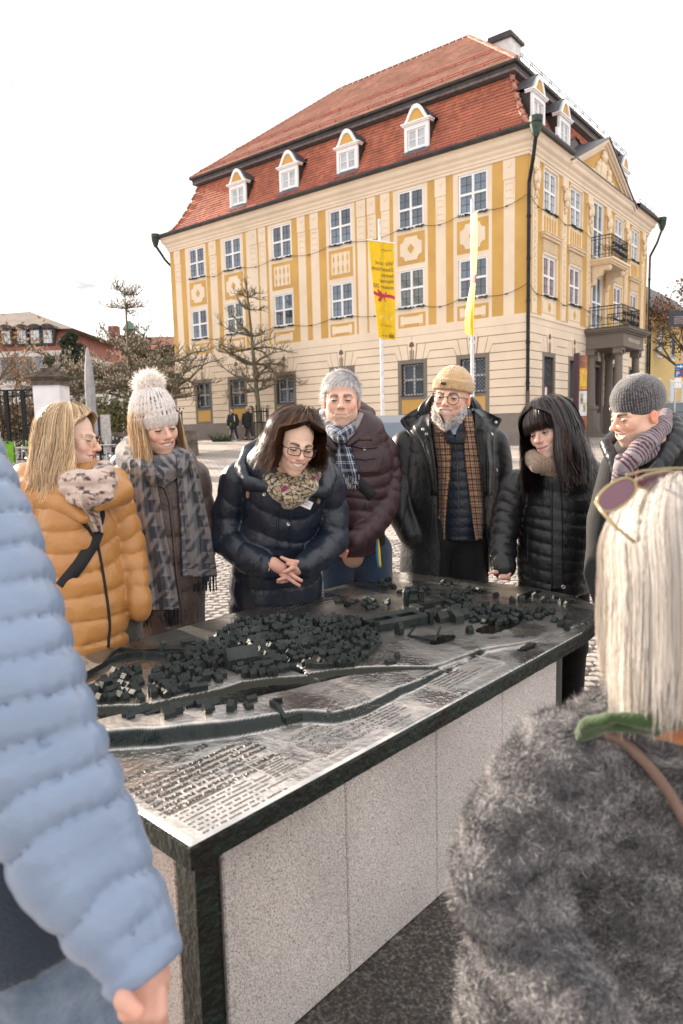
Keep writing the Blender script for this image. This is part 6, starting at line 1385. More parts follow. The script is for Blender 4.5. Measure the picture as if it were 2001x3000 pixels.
z0,z1=q(1715,1145,Ye)[2],q(1715,1218,Ye)[2]; pst=MB(M).box(.07,wst-.02,-.036,-.021,z1,z0).build('poster',mat('white_poster',(.66,.66,.70),.4),t); b=MB(M); b.box(.12,.26,-.04,-.037,z0-.5,z0-.1).box(.26,.38,-.04,-.037,z1+.15,z1+.5); b.build('poster_print',mat('ochre_picture',(.55,.38,.08),.5,var=.6,vs=7,col2=(.10,.11,.14)),pst)
# small red framed notices in the windows
for r_ in (2.05,10.8): 
    o=MB(MR).box(-r_-.16,-r_+.12,-.06,-.05,2.75,3.15).build('window_notice',mat('red_notice',(.55,.03,.05),.5),mus); MB(MR).box(-r_-.13,-r_+.09,-.049,-.045,2.79,3.1).build('notice_sheet',mat('white_card',(.78,.77,.80)),o)
# blue roofed letter kiosk at the far corner
p=q(1893,1105,46); t=thing('wall_box',tuple(p),'small box with a blue sloping lid beyond the museum corner','box'); b=MB(); b.add([(p[0]-.45,45.6,p[2]-.25),(p[0]+.45,45.6,p[2]-.25),(p[0]+.35,46.2,p[2]+.2),(p[0]-.4,46.2,p[2]+.2),(p[0]-.45,46.2,p[2]-.25),(p[0]+.45,46.2,p[2]-.25)],[(0,1,2,3),(0,3,4),(1,5,2),(3,2,5,4),(0,4,5,1)]); b.build('lid',mat('blue_grey_lid',(.10,.14,.22),.5),t); MB().box(p[0]-.35,p[0]+.35,45.75,46.2,gz(46),p[2]-.252).build('case',mat('white_card',(.78,.77,.80)),t)
# ---- cars
def car(x,Y,rz,col,label,van=False,s=1.):
    base=np.array([x,Y,gz(Y)]); t=thing('parked_car',base,label,'car','cars parked in the street'); M=Matrix.Translation(Vector(base))@Matrix.Rotation(rz,4,'Z')@Matrix.Scale(s,4)
    paint=mat('car_paint_%d'%int(col[0]*1000+col[2]*100),col,.25,metal=.3,var=.02,coat=.6)
    prof=[(-2.1,.35),(-2.15,.65),(-2.05,.88),(-1.9,.95),(-1.55,1.30),(-1.25,1.46),(.35,1.48),(.65,1.42),(1.25,.98),(1.95,.82),(2.12,.62),(2.12,.32)]
    n=len(prof); b=MB(M); w0=.86
    ys=lambda z:w0-(max(0,z-.95)*.42)
    b.add([(px,-ys(pz),pz) for px,pz in prof]+[(px,ys(pz),pz) for px,pz in prof],[tuple(range(n)),tuple(range(2*n-1,n-1,-1))]+[(i,(i+1)%n,n+(i+1)%n,n+i) for i in range(n)]); b.build('body',paint,t)
    for sd in (-1,1):
        b=MB(M); g=[(-1.45,1.0),(-1.25,1.36),(-.35,1.38),(-.35,1.0)]; b.add([(px,sd*(ys(pz)+.006),pz) for px,pz in g],[(0,1,2,3)]); g=[(-.28,1.0),(-.28,1.38),(.45,1.36),(1.0,1.0)]; b.add([(px,sd*(ys(pz)+.006),pz) for px,pz in g],[(0,1,2,3)]); b.build('side_window',gdark,t,recalc=False)
        for wx_ in (-1.3,1.3): b=MB(M@Matrix.Translation((wx_,sd*.80,.32))@Matrix.Rotation(pi/2,4,'X')); b.lathe([(.20,-.1),(.32,-.1),(.33,0),(.32,.1),(.20,.1)],(0,0,0),18); wh=b.build('wheel',mat('tyre_rubber',(.012,.012,.012),.8),t); b=MB(M@Matrix.Translation((wx_,sd*.82,.32))@Matrix.Rotation(pi/2,4,'X')); b.lathe([(.0,-.085),(.2,-.08),(.2,.08),(.0,.085)],(0,0,0),14); b.build('rim',steel,wh)
        MB(M).box(-2.165,-2.10,sd*.62-.18,sd*.62+.18,.70,.86).build('tail_light',mat('tail_red',(.35,.01,.01),.3),t); MB(M).box(2.06,2.125,sd*.6-.2,sd*.6+.2,.60,.74).build('headlight',mat('lamp_glass',(.6,.6,.62),.15),t)
    b=MB(M); b.add([(.72,-.64,1.38),(.72,.64,1.38),(1.2,.76,1.03),(1.2,-.76,1.03)],[(0,1,2,3)]); b.v=[tuple(np.array(v)+np.array([0,0,.012])) for v in b.v]; b.build('windscreen',gdark,t,recalc=False); b=MB(M); b.add([(-1.56,-.66,1.30),(-1.56,.66,1.30),(-1.88,.76,.98),(-1.88,-.76,.98)],[(0,1,2,3)]); b.v=[tuple(np.array(v)+np.array([0,-.004,.015])) for v in b.v]; b.build('rear_window',gdark,t,recalc=False)
    MB(M).box(-2.175,-2.10,-.26,.26,.48,.59).build('number_plate',white,t)
c1=np.array(at(1085,1300,15)); car(c1[0],15.5,pi/2+.12,(.16,.165,.18),'grey car standing behind the man in plum')
for px,Y,rz,col,lb in ((1958,48,2.2,(.02,.02,.022),'black parked car next to the grey beanie'),(1975,44,2.2,(.45,.45,.47),'silver parked car with its rear to us'),(2003,37,2.2,(.10,.10,.11),'dark grey parked car at the right edge'),(2025,48,2.2,(.55,.55,.57),'white parked car in the second row')): car(at(px,1230,Y)[0],Y,rz-pi/2-.6,col,lb)
# ------------------------------------------------------------------ bronze town relief on its granite base
TZ=.78; TN,TR,TF,TL=[np.array(p) for p in ((-.318,1.3135),(.935,2.682),(.285,3.86),(-1.193,2.118))]
RC=np.array([(.935,2.682),(1.07,2.86),(1.135,3.03),(1.09,3.24),(.985,3.39),(.80,3.55),(.545,3.73),(.39,3.835),(.285,3.86)]); RCs=np.r_[0,np.cumsum(np.hypot(*np.diff(RC,axis=0).T))]; RCs/=RCs[-1]
TPOLY=[TN]+list(RC)+[TL]
bz=mat('patinated_bronze',(.72,.67,.63),.38,metal=.9,var=.3,vs=7,col2=(.42,.42,.405),bump=.18,bs=60)
n,l,bs=nodes(bz)
def wetness(n,l,bs,sc=3.2,lo=.50,hi=.58,r0=.36,r1=.06):
    c=n.new('ShaderNodeTexCoord'); z=n.new('ShaderNodeTexNoise'); z.inputs['Scale'].default_value=sc; z.inputs['Detail'].default_value=6; l.new(c.outputs['Object'],z.inputs['Vector'])
    r=n.new('ShaderNodeMapRange'); r.inputs['From Min'].default_value=lo; r.inputs['From Max'].default_value=hi; r.inputs['To Min'].default_value=r0; r.inputs['To Max'].default_value=r1
    l.new(z.outputs['Fac'],r.inputs['Value']); l.new(r.outputs[0],bs.inputs['Roughness'])
wetness(n,l,bs)
bzd=mat('dark_bronze',(.050,.056,.053),.55,metal=.75,var=.4,vs=9,col2=(.025,.032,.03),bump=.3,bs=70,island=.25)
bze=mat('streaked_bronze_edge',(.022,.020,.018),.45,metal=.6,var=.4,vs=14,col2=(.026,.040,.034),bump=.5,bs=50)
bzd2=mat('dark_reflection_bronze',(.045,.058,.054),.5,metal=.6,var=.4,vs=9,col2=(.02,.028,.026),bump=.6,bs=40)  # unassigned slab slot: dark reflections of steep faces as base colour
water=mat('wet_river_bed',(.022,.024,.020),.05,metal=.3,var=.3,vs=5,spec=.9,bump=.10,bs=16)
granite=mat('speckled_granite',(.50,.435,.395),.6,var=.3,vs=230,col2=(.13,.115,.11),det=2)
n,l,bs=nodes(granite)
def speck(m,sc,stops,stain=.35,rough=None):
    n,l,bs=nodes(m); c=n.new('ShaderNodeTexCoord'); z=n.new('ShaderNodeTexNoise'); z.inputs['Scale'].default_value=sc; z.inputs['Detail'].default_value=3; z.inputs['Roughness'].default_value=.75
    l.new(c.outputs['Object'],z.inputs['Vector']); r=n.new('ShaderNodeValToRGB'); r.color_ramp.interpolation='LINEAR'
    r.color_ramp.elements[0].position=stops[0][0]; r.color_ramp.elements[0].color=(*stops[0][1],1); r.color_ramp.elements[1].position=stops[-1][0]; r.color_ramp.elements[1].color=(*stops[-1][1],1)
    for p,cc in stops[1:-1]:
        e=r.color_ramp.elements.new(p); e.color=(*cc,1)
    l.new(z.outputs['Fac'],r.inputs[0]); z2=n.new('ShaderNodeTexNoise'); z2.inputs['Scale'].default_value=2.5; z2.inputs['Detail'].default_value=4; l.new(c.outputs['Object'],z2.inputs['Vector'])
    r2=n.new('ShaderNodeMapRange'); r2.inputs['From Min'].default_value=.3; r2.inputs['From Max'].default_value=.7; r2.inputs['To Min'].default_value=1-stain; r2.inputs['To Max'].default_value=1.08; l.new(z2.outputs['Fac'],r2.inputs['Value'])
    v=n.new('ShaderNodeVectorMath'); v.operation='SCALE'; l.new(r.outputs[0],v.inputs[0]); l.new(r2.outputs[0],v.inputs['Scale']); l.new(v.outputs[0],bs.inputs['Base Color'])
speck(granite,260,[(.36,(.10,.09,.09)),(.43,(.36,.32,.30)),(.51,(.62,.565,.53)),(.66,(.76,.70,.66))],.22)
dgran=mat('dark_polished_granite',(.06,.055,.05),.5,var=.3,vs=90)
speck(dgran,95,[(.38,(.018,.017,.016)),(.48,(.05,.045,.04)),(.58,(.13,.115,.10)),(.68,(.26,.235,.21))],.5)
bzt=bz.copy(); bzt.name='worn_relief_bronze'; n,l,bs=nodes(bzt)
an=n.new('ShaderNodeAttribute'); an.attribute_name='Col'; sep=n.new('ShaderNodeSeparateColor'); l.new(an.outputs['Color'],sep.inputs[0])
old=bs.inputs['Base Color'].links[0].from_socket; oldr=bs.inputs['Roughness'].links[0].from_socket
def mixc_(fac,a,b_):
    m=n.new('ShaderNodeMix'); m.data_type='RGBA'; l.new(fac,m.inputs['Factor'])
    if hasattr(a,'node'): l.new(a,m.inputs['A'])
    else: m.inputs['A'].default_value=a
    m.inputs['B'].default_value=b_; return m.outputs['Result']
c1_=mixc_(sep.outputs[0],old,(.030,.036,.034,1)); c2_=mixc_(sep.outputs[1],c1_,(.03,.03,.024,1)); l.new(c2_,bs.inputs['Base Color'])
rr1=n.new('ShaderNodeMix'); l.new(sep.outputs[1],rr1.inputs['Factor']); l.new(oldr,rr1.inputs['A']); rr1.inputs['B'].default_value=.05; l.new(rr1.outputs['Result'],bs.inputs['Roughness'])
tb=thing('relief_table',(TN[0],TN[1],.14),'bronze relief model of an old town on a granite clad base','relief model')
def bil(a,b): return (1-a)*(TN[:,None]*(1-b)+TL[:,None]*b)+a*np.array([np.interp(b,RCs,RC[:,0]),np.interp(b,RCs,RC[:,1])])
A1=lambda x,y:(200+x/1.96,1650+y/1.96)
B1=lambda x,y:(900+x/1.8447,1650+y/1.8447)
def tw(px,z=TZ): return np.array(atz(px[0],px[1],z)[:2])
def pl(f,pts,z=TZ+.03): return [tw(f(*p),z) for p in pts]
cliff=pl(A1,[(-200,1010),(0,1012),(165,1005),(500,985),(800,950),(1000,925),(1200,885),(1340,855),(1480,862)])+pl(B1,[(170,810),(330,760),(520,660),(640,610),(745,550),(860,490),(960,445),(1130,420),(1280,390),(1400,345),(1500,300),(1600,250)])
rivU=pl(A1,[(-200,850),(110,845),(450,838),(600,800),(830,750),(1000,695),(1200,665),(1400,645)])+pl(B1,[(0,600),(140,572),(270,560),(430,548),(690,540)])
rivL=pl(A1,[(-200,960),(130,930),(300,885),(520,880),(640,850),(850,828),(1000,808),(1080,770),(1300,720)])+pl(B1,[(0,655),(250,592),(500,562),(700,546)])
stream=pl(B1,[(690,543),(760,520),(860,480),(960,440),(1130,412),(1280,382),(1400,335),(1520,290)])
def sdist(P,poly):   # signed distance to open polyline (+ on its left)
    P=np.asarray(P); best=np.full(len(P),9.); sg=np.ones(len(P))
    for a,b_ in zip(poly[:-1],poly[1:]):
        d=b_-a; t=np.clip(((P-a)@d)/(d@d),0,1); q=P-a-t[:,None]*d; r=np.hypot(q[:,0],q[:,1]); s=np.sign(d[0]*(P[:,1]-a[1])-d[1]*(P[:,0]-a[0]))
        m=r<best; best=np.where(m,r,best); sg=np.where(m,s,sg)
    return best*sg
ss=lambda x:np.clip(x,0,1)**2*(3-2*np.clip(x,0,1))
pool=[(B1(1040,350),.16,.05),(B1(730,435),.07,.03),(B1(1180,190),.14,.03),(B1(1190,455),.06,.02)]
def hgt(P):
    d=sdist(P,cliff); nz=fbm(np.c_[P*9,np.zeros(len(P))],1.,3); n2=fbm(np.c_[P*40,np.zeros(len(P))],1.,2)
    along=ss((P[:,0]-(-.6))/1.3); H=.032*(1-along)+.010
    h=H*ss((d+.006*n2+.012*(1-along))/(.022*(1-along)+.012))
    u=sdist(P,rivU); lo=sdist(P,rivL); inr=ss((lo+.003)/.012)*ss((.003-u)/.012)
    h=h-inr*.020
    st=np.abs(sdist(P,stream)); h=h-.010*ss((.016-st)/.008)*(d>0)
    h=h+.0022*nz*(d>0)+.0009*n2
    return h
NA,NB=430,300
ga,gb=np.meshgrid(np.linspace(0,1,NA),np.linspace(0,1,NB)); XY=bil(ga.ravel(),gb.ravel()).T
Zt=hgt(XY)
Zq=Zt.reshape(NB,NA)
for _ in range(5):
    pd_=np.pad(Zq,1,mode='edge'); Zq=(pd_[:-2,1:-1]+pd_[2:,1:-1]+pd_[1:-1,:-2]+pd_[1:-1,2:]+4*pd_[1:-1,1:-1])/8
Zt=Zq.ravel()
edge=np.minimum(np.minimum(ga,1-ga)*1.84,np.minimum(gb,1-gb)*1.25).ravel()
Zt=np.where(edge<.012,Zt*ss(edge/.012*.5+.5)-.004*(1-edge/.012),Zt)
Zt=np.where(edge<1e-6,np.maximum(Zt,0)*.9-.004,Zt)
rim=np.r_[np.arange(NA),np.arange(2*NA-1,NA*NB,NA),np.arange(NA*NB-2,NA*(NB-1)-1,-1),np.arange(NA*(NB-2),0,-NA)]
vs=np.c_[XY,TZ+Zt]
ix=(np.arange(NB-1)[:,None]*NA+np.arange(NA-1)[None,:]).ravel()
fs=np.c_[ix,ix+1,ix+NA+1,ix+NA].tolist()
cen=(TN+TR+TF+TL)/4; k0=len(vs); R1=vs[rim].copy()
wob=fbm(np.c_[R1[:,:2]*14,np.zeros(len(R1))],1.,3)
R1[:,:2]+= (R1[:,:2]-cen)/np.linalg.norm(R1[:,:2]-cen,axis=1)[:,None]*(.003+.002*wob[:,None]); R1[:,2]=TZ-.012
R2=R1.copy(); R2[:,2]=TZ-.056+.003*wob; R3=R2.copy(); R3[:,:2]=cen+(R2[:,:2]-cen)*.93
nr=len(rim); allv=np.r_[vs,R1,R2,R3]; fm=[0]*len(fs)
for (o1,o2) in ((None,k0),(k0,k0+nr),(k0+nr,k0+2*nr)):
    for i in range(nr):
        j=(i+1)%nr; a,b_=(rim[i],rim[j]) if o1 is None else (o1+i,o1+j)
        fs.append([int(b_),int(a),o2+i,o2+j]); fm.append(1)
P2=allv[:,:2]; uu=sdist(XY,rivU); lw=sdist(XY,rivL); wet=(lw>-.004)&(uu<.004)&(sdist(XY,cliff)>0)
for q,rx,ry in pool:
    c_=tw(q); rel=XY-c_; e1=(TR-TN)/np.linalg.norm(TR-TN); e2=np.array([-e1[1],e1[0]]); wet|=((rel@e1/rx)**2+(rel@e2/ry)**2)<1+.55*fbm(np.c_[XY*22,np.zeros(len(XY))],1.,3)
fw=wet[np.array(fs[:len(ix)])].mean(1)>.6
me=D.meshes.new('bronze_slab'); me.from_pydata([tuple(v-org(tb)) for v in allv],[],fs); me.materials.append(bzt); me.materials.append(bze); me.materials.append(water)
fm=np.array(fm); 
me.materials.append(bzd2)
me.polygons.foreach_set('material_index',fm); me.polygons.foreach_set('use_smooth',np.r_[np.ones(len(ix)),np.zeros(len(fs)-len(ix))].astype(bool))
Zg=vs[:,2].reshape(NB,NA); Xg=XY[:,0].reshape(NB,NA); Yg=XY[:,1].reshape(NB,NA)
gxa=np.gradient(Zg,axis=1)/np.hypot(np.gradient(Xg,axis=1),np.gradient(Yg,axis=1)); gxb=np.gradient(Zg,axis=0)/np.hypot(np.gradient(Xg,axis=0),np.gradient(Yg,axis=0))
dark_refl=ss((np.hypot(gxa,gxb).ravel()-.30)/.45); dark_refl=np.maximum(dark_refl,0); dark_refl[edge<.02]=0  # steep faces: dark reflections of the surroundings painted into the colour
far=ss((XY@np.array([-.45,.89])-1.35)/1.2)   # darkens the relief towards its back
cc=np.zeros((len(allv),4)); cc[:,3]=1; cc[:len(vs),0]=np.maximum(dark_refl,.62*far); cc[:len(vs),1]=wet
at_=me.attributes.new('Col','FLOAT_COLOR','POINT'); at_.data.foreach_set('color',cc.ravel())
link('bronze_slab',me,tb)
# granite cladding, bronze corner post
ins=.045
e1=(TR-TN)/np.linalg.norm(TR-TN); nf=np.array([-e1[1],e1[0]]); e2=(TL-TN)/np.linalg.norm(TL-TN); nl=np.array([e2[1],-e2[0]])
def onfront(px,py):
    d=ray(px,py); o=TN+nf*ins; t=((o-OC[:2])@nf)/(d[:2]@nf); p=OC+d*t; return (p[:2]-TN)@e1
J1,J2,J3,J4=[onfront(x,y) for x,y in ((1018,2500),(1279,2250),(1472,2050),(1632,1900))]
ZB,ZT=.14,TZ-.054
def panel(t0,t1,m=granite,o=TN,e=e1,nn=nf,name='granite_panel',i0=ins,th=.03,z0=ZB+.002,bev=.004):
    P=lambda t,i,z:(*(o+e*t+nn*i),z)
    b=MB(); b.add([P(t0,i0+bev,z0),P(t1,i0+bev,z0),P(t1,i0+bev,ZT),P(t0,i0+bev,ZT),P(t0+bev,i0,z0+bev),P(t1-bev,i0,z0+bev),P(t1-bev,i0,ZT-.001),P(t0+bev,i0,ZT-.001),P(t0,i0+th,z0),P(t1,i0+th,z0),P(t1,i0+th,ZT),P(t0,i0+th,ZT)],
      [(4,5,6,7),(0,1,5,4),(1,2,6,5),(2,3,7,6),(3,0,4,7),(0,8,9,1),(1,9,10,2),(2,10,11,3),(3,11,8,0),(8,11,10,9)])
    return b.build(name,m,tb)
T0=onfront(648,2480)
for t0,t1 in ((T0,J1),(J1,J2),(J2,J3),(J3,J4)): panel(t0+.0012,t1-.0012)
panel(J4+.002,1.78,bzd,i0=.075,name='bronze_end_panel')
LL=np.linalg.norm(TL-TN)
for t0,t1 in ((.13,.66),(.66,1.18)): panel(t0+.0015,t1-.0015,o=TN,e=e2,nn=nl)
P3=lambda t,i,z:(*(TN+e1*t+nf*i),z)
b=MB(); c0=TN+e1*.07+nf*.07
def postpoly(): 
    q=[TN+e1*.03+e2*.035*1.0, TN+e1*.075+e2*.02, TN+e1*.085+nf*.06,TN+e1*(T0-.004)+nf*.05,TN+e1*(T0-.004)+nf*.12,TN+e1*.05+e2*.13,TN+e1*.04+e2*.12]
    return [tuple(p) for p in q]
b.prismz(postpoly(),ZB+.001,ZT); b.build('corner_post',bze,tb)
b=MB(); q=[TN+e1*.12+nf*.08,TN+e1*1.77+nf*.085,RC[3]-e1*.12,TF-e1*.1-nf*.08,TL+e1*.1-nf*.1]; b.prismz([tuple(p) for p in q],ZB+.001,ZT-.001); b.build('base_core',bzd,tb)
# dark granite step under it
b=MB(); st_=[TN-e1*.5-nf*.75,TR+e1*.7-nf*.75,TF+e1*.35+nf*.2,TL-e1*.25+nf*.22]; b.prismz([tuple(p) for p in st_],-.02,.14); b.build('granite_step',dgran,None)['kind']='structure'
# ---- lettering
def on_top(v,f,p,name,m,z=None,ang=0):
    X=np.array([*e1,0]); Yy=np.array([*(-nf),0])
    zz=hgt(np.array([p]))[0]+TZ+.001 if z is None else z
    M=frame(X,np.array([0,0,1.]),np.array([*nf,0]),(*p,zz)); b=MB(M); b.add([(x,y_*-1 if False else -y_,z_) for x,y_,z_ in v],f); return b
lt=mat('worn_bronze_letter',(.22,.20,.185),.35,metal=.85,var=.2)
lines=[('Kempten im Jahr 1623',(335,2306),.030),('Das Strukturmodell zeigt wesentliche',(360,2322),.0205),('der historischen Stadtentwicklung von der',(371,2329),.0205),('Römerstadt Cambodunum zur Reichsstadt',(380,2336),.0205),('zur Stiftsstadt. Kempten wichtige Gebäude',(391,2342),.0205),('der Stadt sind bis ins 21. Jahrhundert',(402,2348),.0205),('weitgehend unverändert erhalten und im',(412,2355),.0205),('Relief geschichtlich hervorgehoben',(423,2362),.0205)]
p0=tw((338,2304),TZ); bt=MB()
for k,(s,px,sz) in enumerate(lines):
    v,f=txt(s,sz,.0016); p=p0-nf*(0 if k==0 else .028+.0245*k)+e1*(0 if k==0 else .006)
    q=on_top(v,f,p,'',lt); bt.add(q.v,q.f)
bt.build('relief_lettering',lt,tb,recalc=False,doubles=False,kind='stuff')
def dashes(px,rows,length,gap=.016,h=.0012,sz=.0042,seed=1):
    r=random.Random(seed); b=MB(); p=tw(px,TZ)
    for k in range(rows):
        x=0; Lr=length*r.uniform(.45,1)
        while x<Lr:
            w=r.uniform(.003,.008); q=p+e1*x-nf*gap*k; z=TZ+hgt(np.array([q]))[0]
            M=frame(np.array([*e1,0]),np.array([*nf,0]),UPV,(*q,z)); b2=MB(M); b2.box(0,w,-sz*r.uniform(.35,.6),sz*.5,-.002,h); b.add(b2.v,b2.f); x+=w+r.choice([.0018,.0018,.0018,.008])
    b.build('relief_lettering',lt,tb,recalc=False,doubles=False,kind='stuff')
dashes((466,2388),2,.22,.017,seed=2); dashes((512,2392),7,.33,.0165,seed=3); dashes((735,2250),8,.12,.0115,seed=5)
dashes((1045,2105),8,.20,.0150,seed=6); dashes((1225,2000),7,.26,.017,seed=7); dashes((800,1885),6,.42,.03,.002,.005,8); dashes((735,1800),7,.5,.03,.0025,.008,9)
b=MB(); p=tw((830,2172),TZ); r=random.Random(4)
for k in range(7):
    x=0
    while x<.34-.02*k:
        for dx in (0,.0045):
            for dy in (0,.0045,.009):
                if r.random()<.5:
                    q=p+e1*(x+dx)-nf*(.022*k+dy); z=TZ+hgt(np.array([q]))[0]; b.lathe([(.0019,-.001),(.0017,.001),(.0008,.0022)],(*q,z),6)
        x+=.0115 if r.random()<.8 else .022
b.build('braille_dots',lt,tb,recalc=False,doubles=False,kind='stuff')
# raised rim of a text plate
def plate(px,w,h):
    p=tw(px,TZ); z=TZ+hgt(np.array([p+e1*w/2-nf*h/2]))[0]; M=frame(np.array([*e1,0]),np.array([*nf,0]),UPV,(*p,z)); b=MB(M)
    b.box(0,w,0,.006,-.004,.0022).box(0,w,-h-.006,-h,-.004,.0022).box(-.006,0,-h-.006,.006,-.004,.0022).box(w,w+.006,-h-.006,.006,-.004,.0022); b.build('plate_rim',bz,tb)
plate((820,2165),.39,.165); plate((1035,2100),.33,.15); plate((1215,1993),.33,.14); plate((722,2240),.2,.11)
# ---- town houses
def inpoly(p,poly):
    x,y=p; c=False; n=len(poly)
    for i in range(n):
        (x0,y0),(x1,y1)=poly[i],poly[i-1]
        if (y0>y)!=(y1>y) and x<(x1-x0)*(y-y0)/(y1-y0)+x0: c=not c
    return c
HOUSES=[]
def cluster(poly,ang,step=.034,size=(.020,.028),hh=(.014,.024),seed=0,keep=1.,wander=.5,pz=TZ+.035):
    r=random.Random(seed); pw=[tw(q,pz) for q in poly]; xs=[p[0] for p in pw]; ys=[p[1] for p in pw]
    ca,sa=cos(ang),sin(ang); cx,cy=(min(xs)+max(xs))/2,(min(ys)+max(ys))/2; R_=max(max(xs)-min(xs),max(ys)-min(ys))
    k=int(R_/step)+2
    for i in range(-k,k):
        for j in range(-k,k):
            if r.random()>keep: continue
            u=i*step*1.0+r.uniform(-.2,.2)*step; v=j*step*.95+r.uniform(-.18,.18)*step+ (.012*sin(u*30+seed))
            p=np.array([cx+u*ca-v*sa,cy+u*sa+v*ca])
            if not inpoly(p,pw): continue
            if j%5==0 or (i%7==0 and r.random()<.6): continue      # lanes
            a=ang+wander*float(fbm(np.array([[p[0]*6,p[1]*6,seed]]),1.,2)[0])*1.4+r.choice([0,0,pi/2])
            HOUSES.append((p,r.uniform(*size)*1.15,r.uniform(*size)*.9,r.uniform(*hh),a))
cluster([A1(*q) for q in ((105,780),(180,695),(260,650),(400,620),(432,640),(432,812),(330,815),(190,812),(110,820))],.9,.026,(.016,.024),(.013,.021),1,.9,.2)
cluster([A1(*q) for q in ((480,640),(610,560),(700,560),(830,570),(905,610),(905,690),(780,735),(600,790),(480,790))],.7,.026,(.016,.024),(.013,.021),2,.95,.4)
main=[A1(*q) for q in ((690,560),(760,500),(830,445),(970,360),(1100,320),(1400,310))]+[B1(*q) for q in ((0,305),(150,280),(280,300),(365,340),(390,400),(365,450),(300,520),(190,555),(0,560))]+[A1(*q) for q in ((1400,600),(1280,600),(1200,650),(1000,665),(960,640),(950,570),(880,560))]
cluster(main,.55,.0245,(.016,.022),(.013,.021),3,1.,.9)
for (q0,q1),n_,s in ((((400,75),(470,130)),8,5),(((480,125),(700,155)),12,6),(((720,85),(820,110)),8,7),(((300,190),(440,250)),16,8),(((150,205),(280,235)),7,9),(((720,130),(900,190)),14,10),(((840,100),(1020,155)),7,11)):
    r=random.Random(s)
    for k in range(n_):
        p=tw(B1(r.uniform(q0[0],q1[0]),r.uniform(q0[1],q1[1])),TZ+.03); HOUSES.append((p,r.uniform(.017,.028),r.uniform(.015,.021),r.uniform(.011,.017),r.uniform(0,pi)))
cluster([B1(*q) for q in ((680,170),(880,165),(930,215),(900,240),(860,230),(700,225))],.3,.034,(.018,.029),(.012,.019),12,.9,.3)
cluster([B1(*q) for q in ((850,250),(960,195),(1100,215),(1200,235),(1160,305),(1000,300),(870,290))],.6,.034,(.019,.028),(.012,.020),13,.95,.3)
cluster([B1(*q) for q in ((1060,195),(1230,250),(1200,290),(1040,215))],.2,.032,(.018,.027),(.011,.017),16,.8,.3)
cluster([B1(*q) for q in ((1240,225),(1340,225),(1430,290),(1410,325),(1250,300))],.8,.036,(.018,.026),(.012,.019),14,.85,.5)
cluster([B1(*q) for q in ((1090,155),(1300,150),(1430,180),(1420,200),(1100,180))],.1,.04,(.02,.03),(.012,.018),15,.7,.3)
for x,y,w,d_,h,a in ((160,905,.02,.045,.015,.9),(235,890,.03,.03,.024,.9),(330,905,.025,.025,.02,.2),(360,915,.03,.02,.012,.7),(395,880,.10,.045,.028,.75),(485,882,.06,.02,.008,.75),(570,855,.05,.04,.03,.6),(575,905,.05,.04,.03,.7),(622,880,.035,.045,.032,.7),(690,845,.04,.035,.02,.7),(765,835,.05,.04,.028,.7),(820,815,.06,.045,.03,.7),(798,875,.03,.04,.03,.6),(830,862,.016,.016,.012,.6),(940,860,.028,.05,.03,-.2),(1017,833,.015,.015,.012,.5),(1052,806,.045,.028,.018,.6),(1040,848,.03,.025,.015,.6),(718,755,.035,.04,.028,.5),(770,745,.045,.03,.022,.5),(645,765,.07,.03,.014,.75),(548,490,.03,.025,.018,.5),(690,478,.07,.03,.018,.5),(740,485,.06,.02,.012,.5)):
    HOUSES.append((tw(A1(x,y),TZ+.03),w*.72,d_*.72,h*.72,a))
for x,y,w,d_,h,a in ((375,430,.045,.03,.02,.5),(497,370,.026,.04,.045,.7),(878,355,.028,.034,.028,.4),(450,530,.045,.025,.014,.5),(487,505,.02,.02,.02,.5),(690,262,.03,.05,.03,.6)):
    HOUSES.append((tw(B1(x,y),TZ+.03),w*.8,d_*.8,h*.8,a))
hv=[]
def house_mesh(ratio):
    e=ratio
    v=[(-.5,-.5,-.4),(.5,-.5,-.4),(.5,.5,-.4),(-.5,.5,-.4),(-.5,-.5,e),(.5,-.5,e),(.5,.5,e),(-.5,.5,e),(-.5,0,1),(.5,0,1)]
    f=[(0,1,5,4),(2,3,7,6),(1,2,6,9,5),(3,0,4,8,7),(4,5,9,8),(6,7,8,9)]
    m=D.meshes.new('model_house'); m.from_pydata(v,[],f); m.materials.append(bzd); return m
hms=[house_mesh(q) for q in (.42,.5,.58,.66)]
hp=np.array([q[0] for q in HOUSES]); hz=hgt(hp)
# keep clear of river, cliff and of the slab's edge
ok=[]
for i,(p,w,d_,h,a) in enumerate(HOUSES):
    Lc=TPOLY; n_=len(Lc); ins_=min(((Lc[(k+1)%n_]-Lc[k])[0]*(p-Lc[k])[1]-(Lc[(k+1)%n_]-Lc[k])[1]*(p-Lc[k])[0])/np.linalg.norm(Lc[(k+1)%n_]-Lc[k]) for k in range(n_))
    if ins_>.02: ok.append(i)
ok.sort(key=lambda i:np.linalg.norm(hp[i]))
sv=[];sf=[];bv=np.array([v.co[:] for v in hms[1].vertices]); bf=[tuple(p.vertices) for p in hms[1].polygons]
for k,i in enumerate(ok):
    p,w,d_,h,a=HOUSES[i]; M=Matrix.Translation((p[0],p[1],TZ+hz[i]))@Matrix.Rotation(a,4,'Z')@Matrix.Diagonal((w,d_,h*1.45,1))
    if k<300: link('model_house',hms[k%4],tb,M)
    else:
        q=bv.copy(); b0=len(sv); sv+=[tuple(M@Vector(v)) for v in q]; sf+=[tuple(b0+j for j in f) for f in bf]
if sv:
    m=D.meshes.new('model_houses'); m.from_pydata([tuple(np.array(v)-org(tb)) for v in sv],[],sf); m.materials.append(bzd); link('model_houses',m,tb,None,'stuff')
